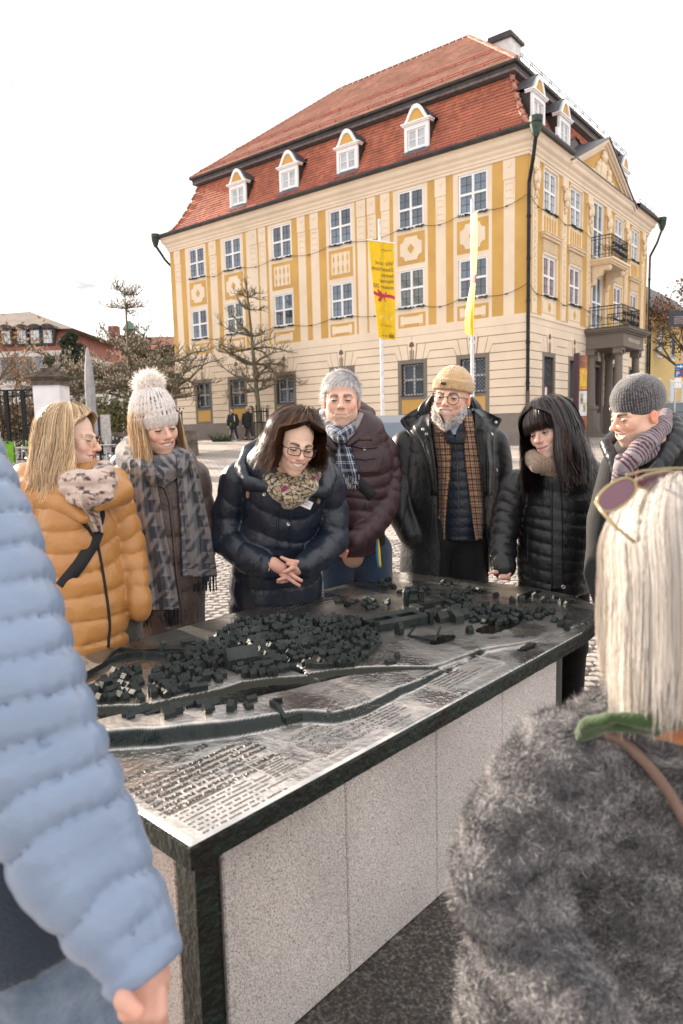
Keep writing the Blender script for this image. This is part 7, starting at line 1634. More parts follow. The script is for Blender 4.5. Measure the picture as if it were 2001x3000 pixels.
def tbuild(px,lst,name,ang,z=.035):
    p=tw(px,TZ+z); zz=TZ+hgt(np.array([p]))[0]; b=MB(Matrix.Translation((*p,zz))@Matrix.Rotation(ang,4,'Z'))
    for it in lst:
        if it[0]=='b': b.box(*it[1])
        else:
            x0,x1,y0,y1,z0,z1,z2=it[1]; b.box(x0,x1,y0,y1,z0,z1); b.add([(x0,y0,z1),(x1,y0,z1),(x1,y1,z1),(x0,y1,z1),(x0,(y0+y1)/2,z2),(x1,(y0+y1)/2,z2)],[(0,1,5,4),(2,3,4,5),(1,2,5),(3,0,4)])
    b.build(name,bzd,tb)
# big parish church with its tower, the abbey courts, twin towered church
tbuild(A1(1000,600),[('g',(-.055,.05,-.025,.025,-.01,.035,.07)),('b',(.04,.065,-.02,.02,-.01,.03))],'model_church',.45)
pc=tw(A1(948,560),TZ+.04); zz=TZ+hgt(np.array([pc]))[0]; b=MB(Matrix.Translation((*pc,zz))); b.box(-.010,.010,-.010,.010,-.01,.075).lathe([(.013,.075),(.009,.085),(.004,.10),(.0015,.125)],(0,0,0),8); b.build('model_church_tower',bzd,tb)
tbuild(B1(475,312),[('g',(-.13,.13,-.065,-.035,-.01,.03,.042)),('g',(-.13,.13,.03,.06,-.01,.03,.042)),('b',(-.13,-.10,-.034,.029,-.01,.031)),('b',(.10,.13,-.034,.029,-.01,.031)),('b',(-.015,.015,-.034,.029,-.01,.031)),('b',(-.14,-.12,-.075,-.05,-.01,.045)),('b',(.12,.14,-.075,-.05,-.01,.045))],'model_abbey',.50)
tbuild(B1(785,280),[('g',(-.075,.075,-.02,.02,-.01,.022,.045)),('g',(-.02,.02,-.055,.055,-.01,.03,.06))],'model_church',.45)
tbuild(B1(660,215),[('b',(-.1,.1,-.015,.015,-.01,.025)),('b',(-.1,-.07,-.06,-.0151,-.01,.025)),('b',(.07,.1,-.06,-.0151,-.01,.025))],'model_range',.5)
tbuild(B1(630,285),[('b',(-.07,.07,-.01,.01,-.01,.014))],'model_range',.5)
pc=tw(B1(570,200),TZ+.035); zz=TZ+hgt(np.array([pc]))[0]; b=MB(Matrix.Translation((*pc,zz))); b.lathe([(.045,-.01),(.045,.03),(.035,.045),(.022,.052),(.022,.066),(.012,.074),(.003,.085)],(0,0,0),12)
for s in (-1,1): b.lathe([(.014,-.01),(.014,.06),(.016,.065),(.009,.075),(.002,.09)],(s*.035,-.03,0),8)
b.build('model_domed_church',bzd,tb)
def townwall(f,pts,h=.018,w=.006,z=.035,name='model_town_wall'):
    P=[tw(f(*q),TZ+z) for q in pts]; P=[P[0]]+[a+(c-a)*t for a,c in zip(P[:-1],P[1:]) for t in (.5,1.)]
    zz=TZ+hgt(np.array(P)); b=MB()
    for (a,z0),(c,z1) in zip(zip(P[:-1],zz[:-1]),zip(P[1:],zz[1:])):
        d=(c-a)/np.linalg.norm(c-a); m=np.array([-d[1],d[0]])*w/2
        b.add([(*(a-m),z0-.01),(*(c-m),z1-.01),(*(c+m),z1-.01),(*(a+m),z0-.01),(*(a-m),z0+h),(*(c-m),z1+h),(*(c+m),z1+h),(*(a+m),z0+h)],[(0,3,2,1),(4,5,6,7),(0,1,5,4),(2,3,7,6),(1,2,6,5),(3,0,4,7)])
    b.build(name,bzd,tb)
townwall(A1,[(60,690),(150,640),(240,585),(330,555),(430,548),(560,552),(690,545)]); townwall(A1,[(215,590),(260,535),(300,512),(440,525),(520,520),(665,522)],.012)
townwall(B1,[(200,300),(300,318),(360,350),(392,390),(380,440),(330,490),(250,545),(175,552)],.014); townwall(A1,[(1265,608),(1400,595),(1520,590)],.016,.008)
townwall(A1,[(560,640),(690,572),(690,560)],.012,.008); townwall(A1,[(1165,815),(1245,865),(1338,845)],.016,.012); townwall(A1,[(1175,805),(1230,800)],.014,.012)
townwall(A1,[(600,795),(650,860)],.006,.02,name='model_bridge'); townwall(B1,[(548,375),(690,400),(720,320)],.008,.006); townwall(B1,[(545,375),(600,300)],.006,.006)
pc=tw(A1(538,540),TZ+.04); zz=TZ+hgt(np.array([pc]))[0]; b=MB(Matrix.Translation((*pc,zz))); b.box(-.008,.008,-.008,.008,-.01,.035); b.build('model_wall_tower',bzd,tb)
# ------------------------------------------------------------------ the group round the table
def cA(k,ox,oy): return lambda x,y,*d:(ox+x/k,oy+y/k)+tuple(d)
cL=cA(2.412,0,1150); cC=cA(2.613,600,1050); cE=cA(2.24,1100,1050); cG=cA(3.359,1600,1050); cH=cA(1.4247,1250,1350); cI=cA(1.4247,0,1350)
def R4(f,*rs): return [(f(0,y)[1],f(a,0)[0],f(b_,0)[0],w,*dy) for y,a,b_,w,*dy in rs]
def PX(Y,f,*pts): return pxs(Y,[f(*p) for p in pts])
def nylon(name,col,rough=.36,bump=.25,bs=60,sheen=.15,var=.06): return mat(name,col,rough,var=var,vs=9,bump=bump,bs=bs,sheen=sheen)
def cloth(name,col=(1,1,1),rough=.85,bump=.5,bs=220,attr=None,var=.08,vs=60,sheen=.3): return mat(name,col,rough,var=var,vs=vs,bump=bump,bs=bs,attr=attr,sheen=sheen)
def lower(parent,P,foot,col,name='trousers',r=(.095,.075,.062),h=.015,shoe=(.03,.025,.02)):
    """trousers and shoes: P hip points, foot points on the ground"""
    lo,hi=bounds(P,foot,m=.2); g=Vox(lo,hi,h)
    for a,b in zip(P,foot):
        kn=(a+b)/2+np.array([0,-.03,0]); g.chain([a,kn,b+np.array([0,0,.07])],r,k=.02)
    g.ell((P[0]+P[1])/2+np.array([0,0,.03]),(.17,.12,.13),k=.03); g.disp(lambda q:.004*fbm(q*np.array([18,18,14]),1.,2)); v,f=g.get(1); o=tomesh(name,[(v,f,0,None,None)],[col],parent)
    for b in foot:
        g=Vox(b-np.array([.1,.25,.03]),b+np.array([.1,.14,.16]),.01); g.ell(b+np.array([0,-.07,.035]),(.048,.13,.045),k=.02); g.ell(b+np.array([0,.02,.06]),(.045,.06,.06),k=.02); g.cut(b,(0,0,-1)); v,f=g.get(1)
        tomesh('shoe',[(v,f,0,None,None)],[mat('shoe_leather',shoe,.5)],parent)
    return o
def feet(x,Y,w=.1): return [np.array([x-w,Y,gz(Y)+.005]),np.array([x+w,Y+.03,gz(Y)+.005])]
def hips(x,Y,z=.86,w=.09): return [np.array([x-w,Y,z]),np.array([x+w,Y,z])]
def zipline(surf,pts,parent,m,w=.004,name='zip',n=26,off=.002):
    P=surf.line(pts,off,n)
    if len(P)<3: return
    b=MB(); b.tube(P,w,5); tomesh(name,[(np.array(b.v),b.f,0,None,None)],[m],parent)
def button(surf,x,y,r,m,parent,name='snap_button'):
    h,nn=surf.hit(x,y,.001)
    if h is None: return
    q=Vector(nn).to_track_quat('Z','Y').to_matrix().to_4x4(); b=MB(Matrix.Translation(Vector(h))@q); b.lathe([(r,-.004),(r,.002),(r*.75,.004),(r*.3,.003)],(0,0,0),10); b.build(name,m,parent)
black=mat('black_webbing',(.012,.012,.014),.8,bump=.2,bs=300); zipm=mat('zip_metal',(.12,.11,.10),.4,metal=.8); snapm=mat('snap_metal',(.55,.52,.48),.3,metal=.9)
hairm=hairmat('hair_strands'); furm=hairmat('wool_fibre',.3,.8,.2)
def garment(name,g,m,parent,it=1,col=None):
    v,f=g.get(it); return tomesh(name,[(v,f,0,None if col is None else col(v),None)],[m],parent)
def beanie(M,c,r,z0,m,parent,rib=40,ribamp=.0016,cuff=None,tilt=0.,lab=None,crown=1.,name='knitted_hat',colfn=None,h=.0042):
    c=np.array(c); g=Vox(c-np.array(r)*1.25-.02,c+np.array(r)*1.25+.02,h); g.ell(c,r,k=0)
    def cut(P): return P[...,2]-z0-tilt*P[...,1]
    sl=tuple(slice(None) for _ in range(3)); P=g.pts(sl); g.F=np.maximum(g.F,-(cut(P)).astype(np.float32))
    if cuff:
        F2=np.abs(cut(P)-cuff*.5)-cuff*.5; k0=np.linalg.norm((P-c)/(np.array(r)+.0065),axis=-1)-1; F2=np.maximum(F2,k0*min(r)); h_=np.clip(.5+.5*(g.F-F2)/.004,0,1); g.F=(g.F*(1-h_)+F2*h_-.004*h_*(1-h_)).astype(np.float32)
    inn=np.linalg.norm((P-c)/(np.array(r)-.008),axis=-1)-1; g.F=np.maximum(g.F,(-(inn*min(r))).astype(np.float32))
    if rib: g.disp(lambda q: ribamp*np.cos(rib*np.arctan2(q[:,0]-c[0],q[:,1]-c[1])))
    g.disp(lambda q:.0016*fbm(q*40,1.,2)); v,f=g.get(0); ob=tomesh(name,[(xf(M,v),f,0,None if colfn is None else colfn(v-c),None)],[m],parent)
    return ob,xf(M,v),f
def onhat(M,c,r,az,z,w,hh,m,parent,name='hat_label',lift=.009):
    b=MB(); pts=[]
    for i,a in enumerate(np.linspace(-1,1,6)):
        q=az+a*w/2/(r[0]); rr=math.sqrt(max(.01,1-((z-c[2])/r[2])**2))
        for zz in (-hh/2,hh/2):
            for o in (lift,lift+.003): pts.append(tuple(xf(M,(c[0]+(r[0]*rr+o)*sin(q),c[1]+(r[1]*rr+o)*cos(q),z+zz))))
    f=[]
    for i in range(5):
        a=i*4; bq=a+4; f+=[(a+1,bq+1,bq+3,a+3),(a,a+2,bq+2,bq),(a,bq,bq+1,a+1),(a+2,a+3,bq+3,bq+2)]
    f+=[(0,1,3,2),(20,22,23,21)]
    return tomesh(name,[(np.array(pts),f,0,None,None)],[m],parent)
# ============================================================ woman in the amber puffer jacket
Y=2.75; MA=headmat(at(206,1288,2.72),66,5,2,1.0)
ra=rows(Y,R4(cL,(640,330,760,.13,.0),(720,250,800,.16,0),(900,262,850,.19,0),(1100,320,875,.20,0),(1300,395,920,.205,0),(1500,450,950,.21,0),(1700,480,960,.21,0),(1830,500,945,.205,0)))
armR=PX(Y,cL,(175,800,0),(255,1130,-.03),(375,1410,-.10),(480,1580,-.15)); armL=PX(Y,cL,(820,820,.02),(905,1050,.03),(945,1280,0),(985,1455,-.05))
pA=body('A',head(MA,True,(.76,.51,.40),(.33,.22,.13),.75,True,.45,age=.4,look=(.1,-.2),nose=1.03),ra,Y,[[a,b] for a,b in zip(hips(-1.0,Y),feet(-1.0,Y))],[armR[:3],armL[:3]],label='woman with long blonde hair in an amber puffer jacket and leopard print scarf',name='person',group='visitors round the relief')
amb=nylon('amber_nylon',(.47,.215,.062),.28,.14,60,.05)
lower(pA,hips(-1.0,Y),feet(-1.0,Y),cloth('olive_trousers',(.05,.045,.035)))
lo,hi=bounds(ra[0],armR,armL,m=.30); g=Vox(lo,hi,.0066)
g.tube(ra[0],ra[1],ra[2],k=.012,disp=puff(.088,.016,.012,.0032,.02,.45))
g.tube(armR,[.078,.074,.068,.056],k=.012,disp=puff(.075,.012,0,.003,0,.45)); g.tube(armL,[.074,.066,.058,.046],k=.010,disp=puff(.075,.011,0,.003,.03,.45)); g.ell(armL[3]+np.array([0,0,-.035]),(.045,.05,.06),k=.015)
g.cut(at(*cL(700,1835),Y),(-.08,0,-1.))
jA=garment('puffer_jacket',g,amb,pA)
g=Vox(*bounds(PX(Y,cL,(100,600,.1),(900,900,-.3)),m=.12),.0062)
g.tube(PX(Y,cL,(330,560,.14),(170,600,.06),(165,690,-.03),(300,740,-.10),(450,790,-.15),(590,890,-.185)),[.05,.06,.058,.052,.04,.018],k=.01,disp=wrink(.008,14)); g.tube(PX(Y,cL,(650,560,.12),(820,620,.05),(845,700,-.03),(770,745,-.10),(700,800,-.17)),[.05,.052,.05,.042,.02],k=.01,disp=wrink(.008,14)); garment('hood_collar',g,amb,pA)
sA=Surf(jA)
zipline(sA,[cL(360,765)[:2],cL(500,830)[:2],cL(620,960)[:2],cL(690,1060)[:2],cL(725,1250)[:2],cL(760,1480)[:2],cL(778,1640)[:2],cL(765,1800)[:2]],pA,black,.006)
leo=cloth('leopard_print_scarf',rough=.8,bump=.15,bs=150,attr='Col')
def leoc(P):
    P=np.asarray(P); a=fbm(P*30+5,1.,2); b=fbm(P*62+1,1.,2); base=np.array([.56,.43,.36]); c=base*(1+.18*a[:,None]); d=(b+.35*a)>.42; e=((b+.35*a)>.22)&~d
    c[d]=(.045,.035,.04); c[e]=(.30,.19,.15); return c
g=Vox(*bounds(PX(Y,cL,(380,480,.05),(800,860,-.3)),m=.1),.005)
g.tube(PX(Y,cL,(420,480,.02),(430,560,-.06),(530,640,-.13),(650,640,-.17),(740,590,-.12),(730,540,-.02)),[.045,.048,.05,.05,.046,.04],k=.004,disp=wrink(.012,16,(1,1,2))); g.tube(PX(Y,cL,(400,560,-.02),(500,690,-.14),(620,740,-.19),(710,720,-.19),(750,650,-.14)),[.035,.04,.044,.04,.035],k=.004,disp=wrink(.012,18,(1,1,2)))
scA=garment('leopard_scarf',g,leo,pA,1,leoc)
drape('scarf_tail',[(cL(0,720)[1],cL(520,0)[0],cL(680,0)[0]),(cL(0,800)[1],cL(545,0)[0],cL(690,0)[0]),(cL(0,900)[1],cL(610,0)[0],cL(715,0)[0]),(cL(0,985)[1],cL(655,0)[0],cL(728,0)[0])],Surf(jA,scA),leo,pA,2.6,20,40,.02,.01,(2,.012),2,colfn=lambda st:leoc(st*1.))
strap(sA,[cL(430,1375)[:2],cL(560,1220)[:2],cL(650,1080)[:2],cL(690,980)[:2]],.048,'bag_strap',black,pA,.003,.004); strap(sA,[cL(700,930)[:2],cL(715,860)[:2],cL(700,800)[:2]],.03,'bag_strap',black,pA)
blond=((.80,.58,.34),(.66,.45,.25),(.92,.74,.50),(.42,.27,.16),(.86,.66,.43))
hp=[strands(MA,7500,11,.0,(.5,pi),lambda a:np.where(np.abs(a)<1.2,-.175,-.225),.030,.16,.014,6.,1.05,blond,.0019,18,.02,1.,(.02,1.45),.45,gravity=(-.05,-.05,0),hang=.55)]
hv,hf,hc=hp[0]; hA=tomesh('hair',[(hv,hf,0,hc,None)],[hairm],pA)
g=Vox((-.13,-.17,-.2),(.13,.14,.15),.006); g.ell((0,-.014,.034),(.0785,.0985,.088),k=0); g.ell((0,-.05,-.07),(.078,.066,.10),k=.04); P=g.pts(tuple(slice(None) for _ in range(3))); g.F=np.maximum(g.F,(np.minimum(P[...,1]-.015,.108-P[...,2]-.35*P[...,1])).astype(np.float32)*.8); v,f=g.get(2); tomesh('hair_mass',[(xf(MA,v),f,0,(.36,.24,.14),None)],[hairm],pA)
gold=mat('gold_wire',(.75,.52,.22),.25,metal=1.); dkfr=mat('dark_acetate',(.02,.018,.02),.25)
glasses(MA,pA,'round',gold,rr=.0009)
# ============================================================ woman with the bobble hat
Y=3.2; MB_=headmat(at(457,1252,3.10),26,7,-8,1.06)
rb=rows(Y,R4(cL,(430,1000,1270,.10),(510,880,1390,.13),(700,868,1410,.17),(1000,890,1440,.18),(1300,925,1430,.19),(1600,935,1440,.2),(1810,930,1440,.2)))
aR=PX(Y,cL,(880,600,0),(890,850,0),(905,1150,-.04)); aL=PX(Y,cL,(1375,590,.02),(1420,850,.03),(1440,1080,0),(1400,1300,-.05))
pB=body('B',head(MB_,True,(.74,.48,.365),(.36,.24,.15),.85,True,.32,age=.42,look=(.15,-.5)),rb,Y,[[a,b] for a,b in zip(hips(-.83,Y),feet(-.83,Y))],[aR,aL[:3]],label='woman in a pale bobble hat with a grey and navy houndstooth scarf',group='visitors round the relief')
taupe=nylon('taupe_nylon',(.085,.060,.052),.42,sheen=.0)
lower(pB,hips(-.83,Y),feet(-.83,Y),cloth('charcoal_trousers',(.03,.03,.032)))
g=Vox(*bounds(rb[0],aR,aL,m=.27),.0075); g.tube(rb[0],rb[1],rb[2],k=.012,disp=puff(.13,.010,.01,.003,.03,.5)); g.tube(aR,[.07,.065,.06],k=.01,disp=puff(.1,.008)); g.tube(aL,[.072,.066,.06,.05],k=.01,disp=puff(.1,.008)); g.ell(at(*cL(880,530),Y+.12),(.07,.08,.075),k=.03); g.cut(at(*cL(1200,1815),Y),(0,0,-1)); jB=garment('long_coat',g,taupe,pB)
sB=Surf(jB); zipline(sB,[cL(1150,640)[:2],cL(1200,760)[:2],cL(1225,1000)[:2],cL(1250,1300)[:2],cL(1290,1560)[:2],cL(1300,1760)[:2]],pB,taupe,.008,'placket')
hound=cloth('houndstooth_wool',rough=.9,bump=.6,bs=260,attr='Col',sheen=.5)
def houndc(st):
    s=np.asarray(st)/.105; u=(s[:,0]+.06*fbm(st*40,1.,1))%1; v=(s[:,1])%1; a=u<.5; b_=v<.5; tw_=((u+v)*2)%1<.5
    d=np.where(a==b_,a,tw_); n1=fbm(np.c_[st[:,0]*240,st[:,1]*240,st[:,2]*240+1],1.,2)
    c=np.where(d[:,None],np.array([.030,.034,.055]),np.array([.235,.205,.20])); return c*(1+.32*n1[:,None])
g=Vox(*bounds(PX(Y,cL,(880,330,.1),(1330,620,-.28)),m=.1),.0055)
g.tube(PX(Y,cL,(950,370,.06),(950,450,-.04),(1060,520,-.13),(1180,515,-.15),(1275,465,-.08),(1265,410,.06)),[.05,.055,.055,.055,.05,.045],k=.004,disp=wrink(.012,15,(1,1,2.2))); g.tube(PX(Y,cL,(930,450,.0),(1010,540,-.13),(1130,570,-.18),(1220,540,-.16),(1290,470,-.05)),[.045,.05,.05,.045,.045],k=.004,disp=wrink(.012,16,(1,1,2.2))); g.tube(PX(Y,cL,(900,420,.10),(905,480,.0),(930,520,-.06)),[.055,.055,.05],k=.01)
wB=garment('houndstooth_scarf',g,hound,pB,1,lambda v:houndc(np.c_[v[:,0]*.8+v[:,1]*.5,v[:,2]+.4*v[:,0],v[:,1]]))
def tailrows(f,rs): return [(f(0,y)[1],f(a,0)[0],f(b_,0)[0]) for y,a,b_ in rs]
SB=Surf(jB,wB)
t1=drape('scarf_end',tailrows(cL,[(470,880,1075),(600,866,1100),(800,866,1135),(1000,895,1170),(1200,935,1215),(1400,960,1250),(1535,965,1268)]),SB,hound,pB,3.0,60,150,.018,.012,(2.5,.012),3,colfn=houndc)
t2=drape('scarf_end',tailrows(cL,[(430,1255,1365),(600,1252,1408),(800,1268,1450),(1000,1282,1492),(1200,1286,1525),(1300,1290,1535)]),SB,hound,pB,3.1,50,120,.018,.012,(2,.010),3,colfn=lambda st:houndc(st+.03))
def fringe(name,f,y0,xa,xb,y1,n,Y,m,parent,r=.0028,seed=0,sway=.25,slope=0.):
    rr=random.Random(seed); b=MB()
    for k in range(n):
        t=(k+.5)/n; x=xa+(xb-xa)*t+rr.uniform(-4,4); yy=y0+slope*t; L_=y1-y0; dx=rr.uniform(-12,12)*sway*2
        p=[at(*f(x+dx*q*q,yy+L_*q*rr.uniform(.97,1.03)),Y+rr.uniform(-.008,.008)) for q in np.linspace(-.06,1*rr.uniform(.85,1.05),6)]
        b.tube(p,[r]*5+[r*.6],4)
    return tomesh(name,[(np.array(b.v),b.f,0,None,None)],[m],parent,kind='stuff')
fnavy=mat('dark_yarn',(.016,.018,.028),.9)
def midY(ob,rows_=.9): v=BV[ob.name][0]; return float(v[v[:,2]<np.quantile(v[:,2],.12)][:,1].mean())
fringe('scarf_fringe',cL,1530,968,1266,1660,26,midY(t1),fnavy,pB,seed=1); fringe('scarf_fringe',cL,1300,1290,1532,1410,20,midY(t2),fnavy,pB,seed=2,sway=.6)
cr=(0,-.012,.062); rr_b=(.090,.110,.112)
knit=cloth('cream_knit',(.93,.85,.80),.95,.7,190,sheen=.6)
hb,hv_,hf_=beanie(MB_,cr,rr_b,-.002,knit,pB,34,.0028,.05,.16)
g=Vox((-.1,-.16,.10),(.1,.08,.30),.006); g.ell((-.01,-.035,.175),(.050,.050,.042),k=0); v,f=g.get(1); tomesh('bobble',[(xf(MB_,v),f,0,None,None)],[knit],pB); tv_,tf_,tc_=tufts(xf(MB_,v),f,2600,5,.022,(.96,.89,.84),.0022,.5,0,5,jit=.5); tomesh('bobble_yarn',[(tv_,tf_,0,tc_,None)],[furm],pB,kind='stuff')
tv_,tf_,tc_=tufts(hv_,hf_,2500,6,.010,(.93,.84,.79),.0012,.4,0,3); tomesh('hat_fuzz',[(tv_,tf_,0,tc_,None)],[furm],pB,kind='stuff')
hq=strands(MB_,900,21,0,(.9,pi),lambda a:np.where(np.abs(a)<1.9,-.19,-.16),.022,.25,.010,6.,.98,blond,.0028,16,.0,1.,(1.1,1.5),.6,gravity=(.18,0,0),hang=.7)
tomesh('hair',[(hq[0],hq[1],0,hq[2],None)],[hairm],pB)
b=MB()
for k in range(14):
    a=2*pi*k/14; p=at(*cL(1155+12*cos(a),630+40*sin(a)),Y-.19); b.tube([p,at(*cL(1155+12*cos(a+.5),630+40*sin(a+.5)),Y-.19)],.0022,4)
tomesh('pendant_chain',[(np.array(b.v),b.f,0,None,None)],[gold],pB)
# ============================================================ guide in navy, leaning over the model
Y=3.22; MC=headmat(at(862,1302,2.93),18,15,9,1.03)
rc=rows(Y,R4(cC,(760,430,830,.11,-.13),(850,300,920,.15,-.11),(1000,290,940,.19,-.07),(1200,300,890,.20,-.03),(1400,240,890,.21,0),(1600,205,890,.21,.02),(1800,190,900,.21,.04),(2000,190,915,.21,.05)))
aR=PX(Y,cC,(265,930,-.05),(190,1200,-.02),(190,1400,-.05),(330,1530,-.18),(490,1600,-.27)); aL=PX(Y,cC,(920,920,-.05),(975,1180,-.02),(975,1390,-.05),(880,1510,-.18),(765,1590,-.27))
HY=2.93
def hp_(pts): return [at(770+x/10.453,1600+y/10.453,HY+d) for x,y,d in pts]
q=10.453*2054/2.93
def rad(*r): return [x*2.93/2054/10.453 for x in r]
hc_=[(hp_([(150,520,.04),(330,580,0),(560,720,-.005)]),rad(150,190,150),.02),(hp_([(330,480,0),(640,640,-.01)]),rad(150,110)),(hp_([(1300,620,.04),(1150,680,.0),(980,760,.0)]),rad(150,180,130),.02),
 (hp_([(640,760,-.012),(820,830,-.030),(1000,960,-.036),(1180,1060,-.034)]),rad(75,70,66,56),.003),(hp_([(560,860,-.01),(760,960,-.026),(940,1090,-.032),(1120,1210,-.03)]),rad(75,70,64,54),.003),
 (hp_([(1150,500,-.01),(900,470,-.024),(720,420,-.026),(570,345,-.024)]),rad(80,66,62,54),.003),(hp_([(1060,560,-.01),(900,560,-.03),(760,540,-.03)]),rad(75,66,60),.003),
 (hp_([(1000,650,-.012),(870,680,-.040),(740,760,-.046),(640,800,-.044)]),rad(78,68,62,55),.003),(hp_([(950,800,-.006),(820,890,-.02),(640,980,-.032),(470,1040,-.030)]),rad(74,66,62,54),.003),(hp_([(880,900,.004),(740,1060,-.01),(600,1090,-.022),(450,1100,-.02)]),rad(66,58,54,44),.003)]
pC=body('C',head(MC,True,(.75,.50,.38),(.06,.035,.025),.95,True,.16,age=.42,look=(.05,-.7)),rc,Y,[[a,b] for a,b in zip(hips(-.30,Y),feet(-.30,Y))],[aR[:4],aL[:4]],[handvox(hc_)],label='dark haired woman in a navy jacket leaning over the model with clasped hands',group='visitors round the relief')
navy=nylon('navy_nylon',(.010,.016,.029),.36,.16,60,0)
lower(pC,hips(-.30,Y),feet(-.30,Y),cloth('dark_denim',(.02,.03,.055)))
g=Vox(*bounds(rc[0],aR,aL,m=.28),.0068); g.tube(rc[0],rc[1],rc[2],k=.014,disp=puff(.125,.012,.012,.004,.05,.45))
g.tube(aR,[.085,.078,.076,.066,.052],k=.010,disp=puff(.12,.010,0,.0035,.03,.45)); g.tube(aL,[.085,.078,.076,.066,.052],k=.010,disp=puff(.12,.010,0,.0035,.0,.45)); g.cut(at(*cC(500,2010),Y),(0,0,-1)); jC=garment('puffer_jacket',g,navy,pC)
g=Vox(*bounds(PX(Y,cC,(230,640,.1),(990,1060,-.35)),m=.1),.006)
g.tube(PX(Y,cC,(480,650,.02),(330,730,-.02),(290,850,-.12),(330,955,-.20),(490,985,-.25),(560,1060,-.26)),[.03,.036,.034,.03,.026,.015],[.05,.05,.05,.04,.03,.02],k=.006,disp=wrink(.009,15)); g.tube(PX(Y,cC,(800,680,.02),(900,780,-.05),(935,900,-.12),(900,1010,-.20),(790,1030,-.25)),[.03,.04,.042,.038,.02],k=.006,disp=wrink(.010,15)); hdC=garment('hood_collar',g,navy,pC)
SC=Surf(jC)
g=Vox(*bounds(PX(Y,cC,(420,760,.0),(850,1140,-.4)),m=.1),.005)
g.tube(PX(Y,cC,(470,740,-.02),(470,850,-.16),(560,980,-.25),(650,1060,-.28),(760,990,-.27),(815,880,-.2),(790,780,-.05)),[.04,.046,.048,.052,.05,.044,.04],k=.004,disp=wrink(.012,17,(1,1,2))); g.tube(PX(Y,cC,(500,800,-.12),(560,900,-.23),(660,960,-.26),(760,900,-.25),(790,830,-.16)),[.035]*5,k=.004,disp=wrink(.010,19)); g.cap(at(*cC(650,1060),Y-.26),at(*cC(615,1125),Y-.25),.045,.012,k=.03)
flor=cloth('patterned_scarf',rough=.75,bump=.1,attr='Col')
def florc(P):
    rr=np.random.default_rng(3); S0=rr.uniform(0,1,(2600,3)); lo_=P.min(0)-.01; hi_=P.max(0)+.01; S0=lo_+S0*(hi_-lo_)
    from mathutils.kdtree import KDTree
    kd=KDTree(len(S0)); 
    for i,s in enumerate(S0): kd.insert(s,i)
    kd.balance(); c=np.zeros((len(P),3)); tone=rr.random(len(S0)); big=fbm(P*14,1.,2)
    for i,p in enumerate(P):
        (a,ia,da),(b_,ib,db)=kd.find_n(p,2); e=db-da
        if big[i]>.62: col=(.20,.02,.07) if e>.0012 else (.55,.42,.30)
        else: col=((.50,.40,.26),(.36,.28,.17),(.60,.50,.36))[ia%3] if e>.0022 else (.03,.025,.02)
        c[i]=col
    return c
scC=garment('patterned_scarf',g,flor,pC,1,florc)
zipline(SC,[cC(560,1150)[:2],cC(556,1300)[:2],cC(552,1460)[:2]],pC,navy,.005,'placket_seam'); zipline(SC,[cC(655,1170)[:2],cC(655,1300)[:2],cC(650,1450)[:2]],pC,navy,.005,'placket_seam'); zipline(SC,[cC(330,1620)[:2],cC(300,1730)[:2]],pC,black,.003,'pocket_zip')
for x,y in ((455,1040),(640,1268)): button(SC,*cC(x,y)[:2],.009,snapm,pC)
for xs in ((330,1020),(345,1060)): pass
strap(SC,[cC(335,1000)[:2],cC(335,1070)[:2]],.022,'rucksack_strap',mat('tan_strap',(.30,.19,.12),.7),pC); strap(SC,[cC(872,1030)[:2],cC(862,1110)[:2]],.022,'rucksack_strap',mat('tan_strap',(.3,.2,.1)),pC)
brown=((.075,.036,.020),(.11,.05,.026),(.045,.022,.015),(.19,.085,.038))
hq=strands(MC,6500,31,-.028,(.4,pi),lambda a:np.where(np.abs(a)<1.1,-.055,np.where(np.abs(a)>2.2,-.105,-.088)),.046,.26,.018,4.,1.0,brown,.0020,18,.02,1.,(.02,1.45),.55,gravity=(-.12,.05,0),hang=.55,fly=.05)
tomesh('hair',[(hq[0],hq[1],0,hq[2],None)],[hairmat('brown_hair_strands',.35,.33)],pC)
g=Vox((-.13,-.17,-.2),(.13,.14,.15),.006); g.ell((0,-.014,.034),(.0785,.0985,.088),k=0); g.ell((0,-.05,-.05),(.08,.062,.08),k=.04); P=g.pts(tuple(slice(None) for _ in range(3))); g.F=np.maximum(g.F,(np.minimum(P[...,1]-.015,.108-P[...,2]-.35*P[...,1])).astype(np.float32)*.8); v,f=g.get(2); tomesh('hair_mass',[(xf(MC,v),f,0,(.03,.015,.010),None)],[hairm],pC)
glasses(MC,pC,'rect',dkfr,rr=.0017)
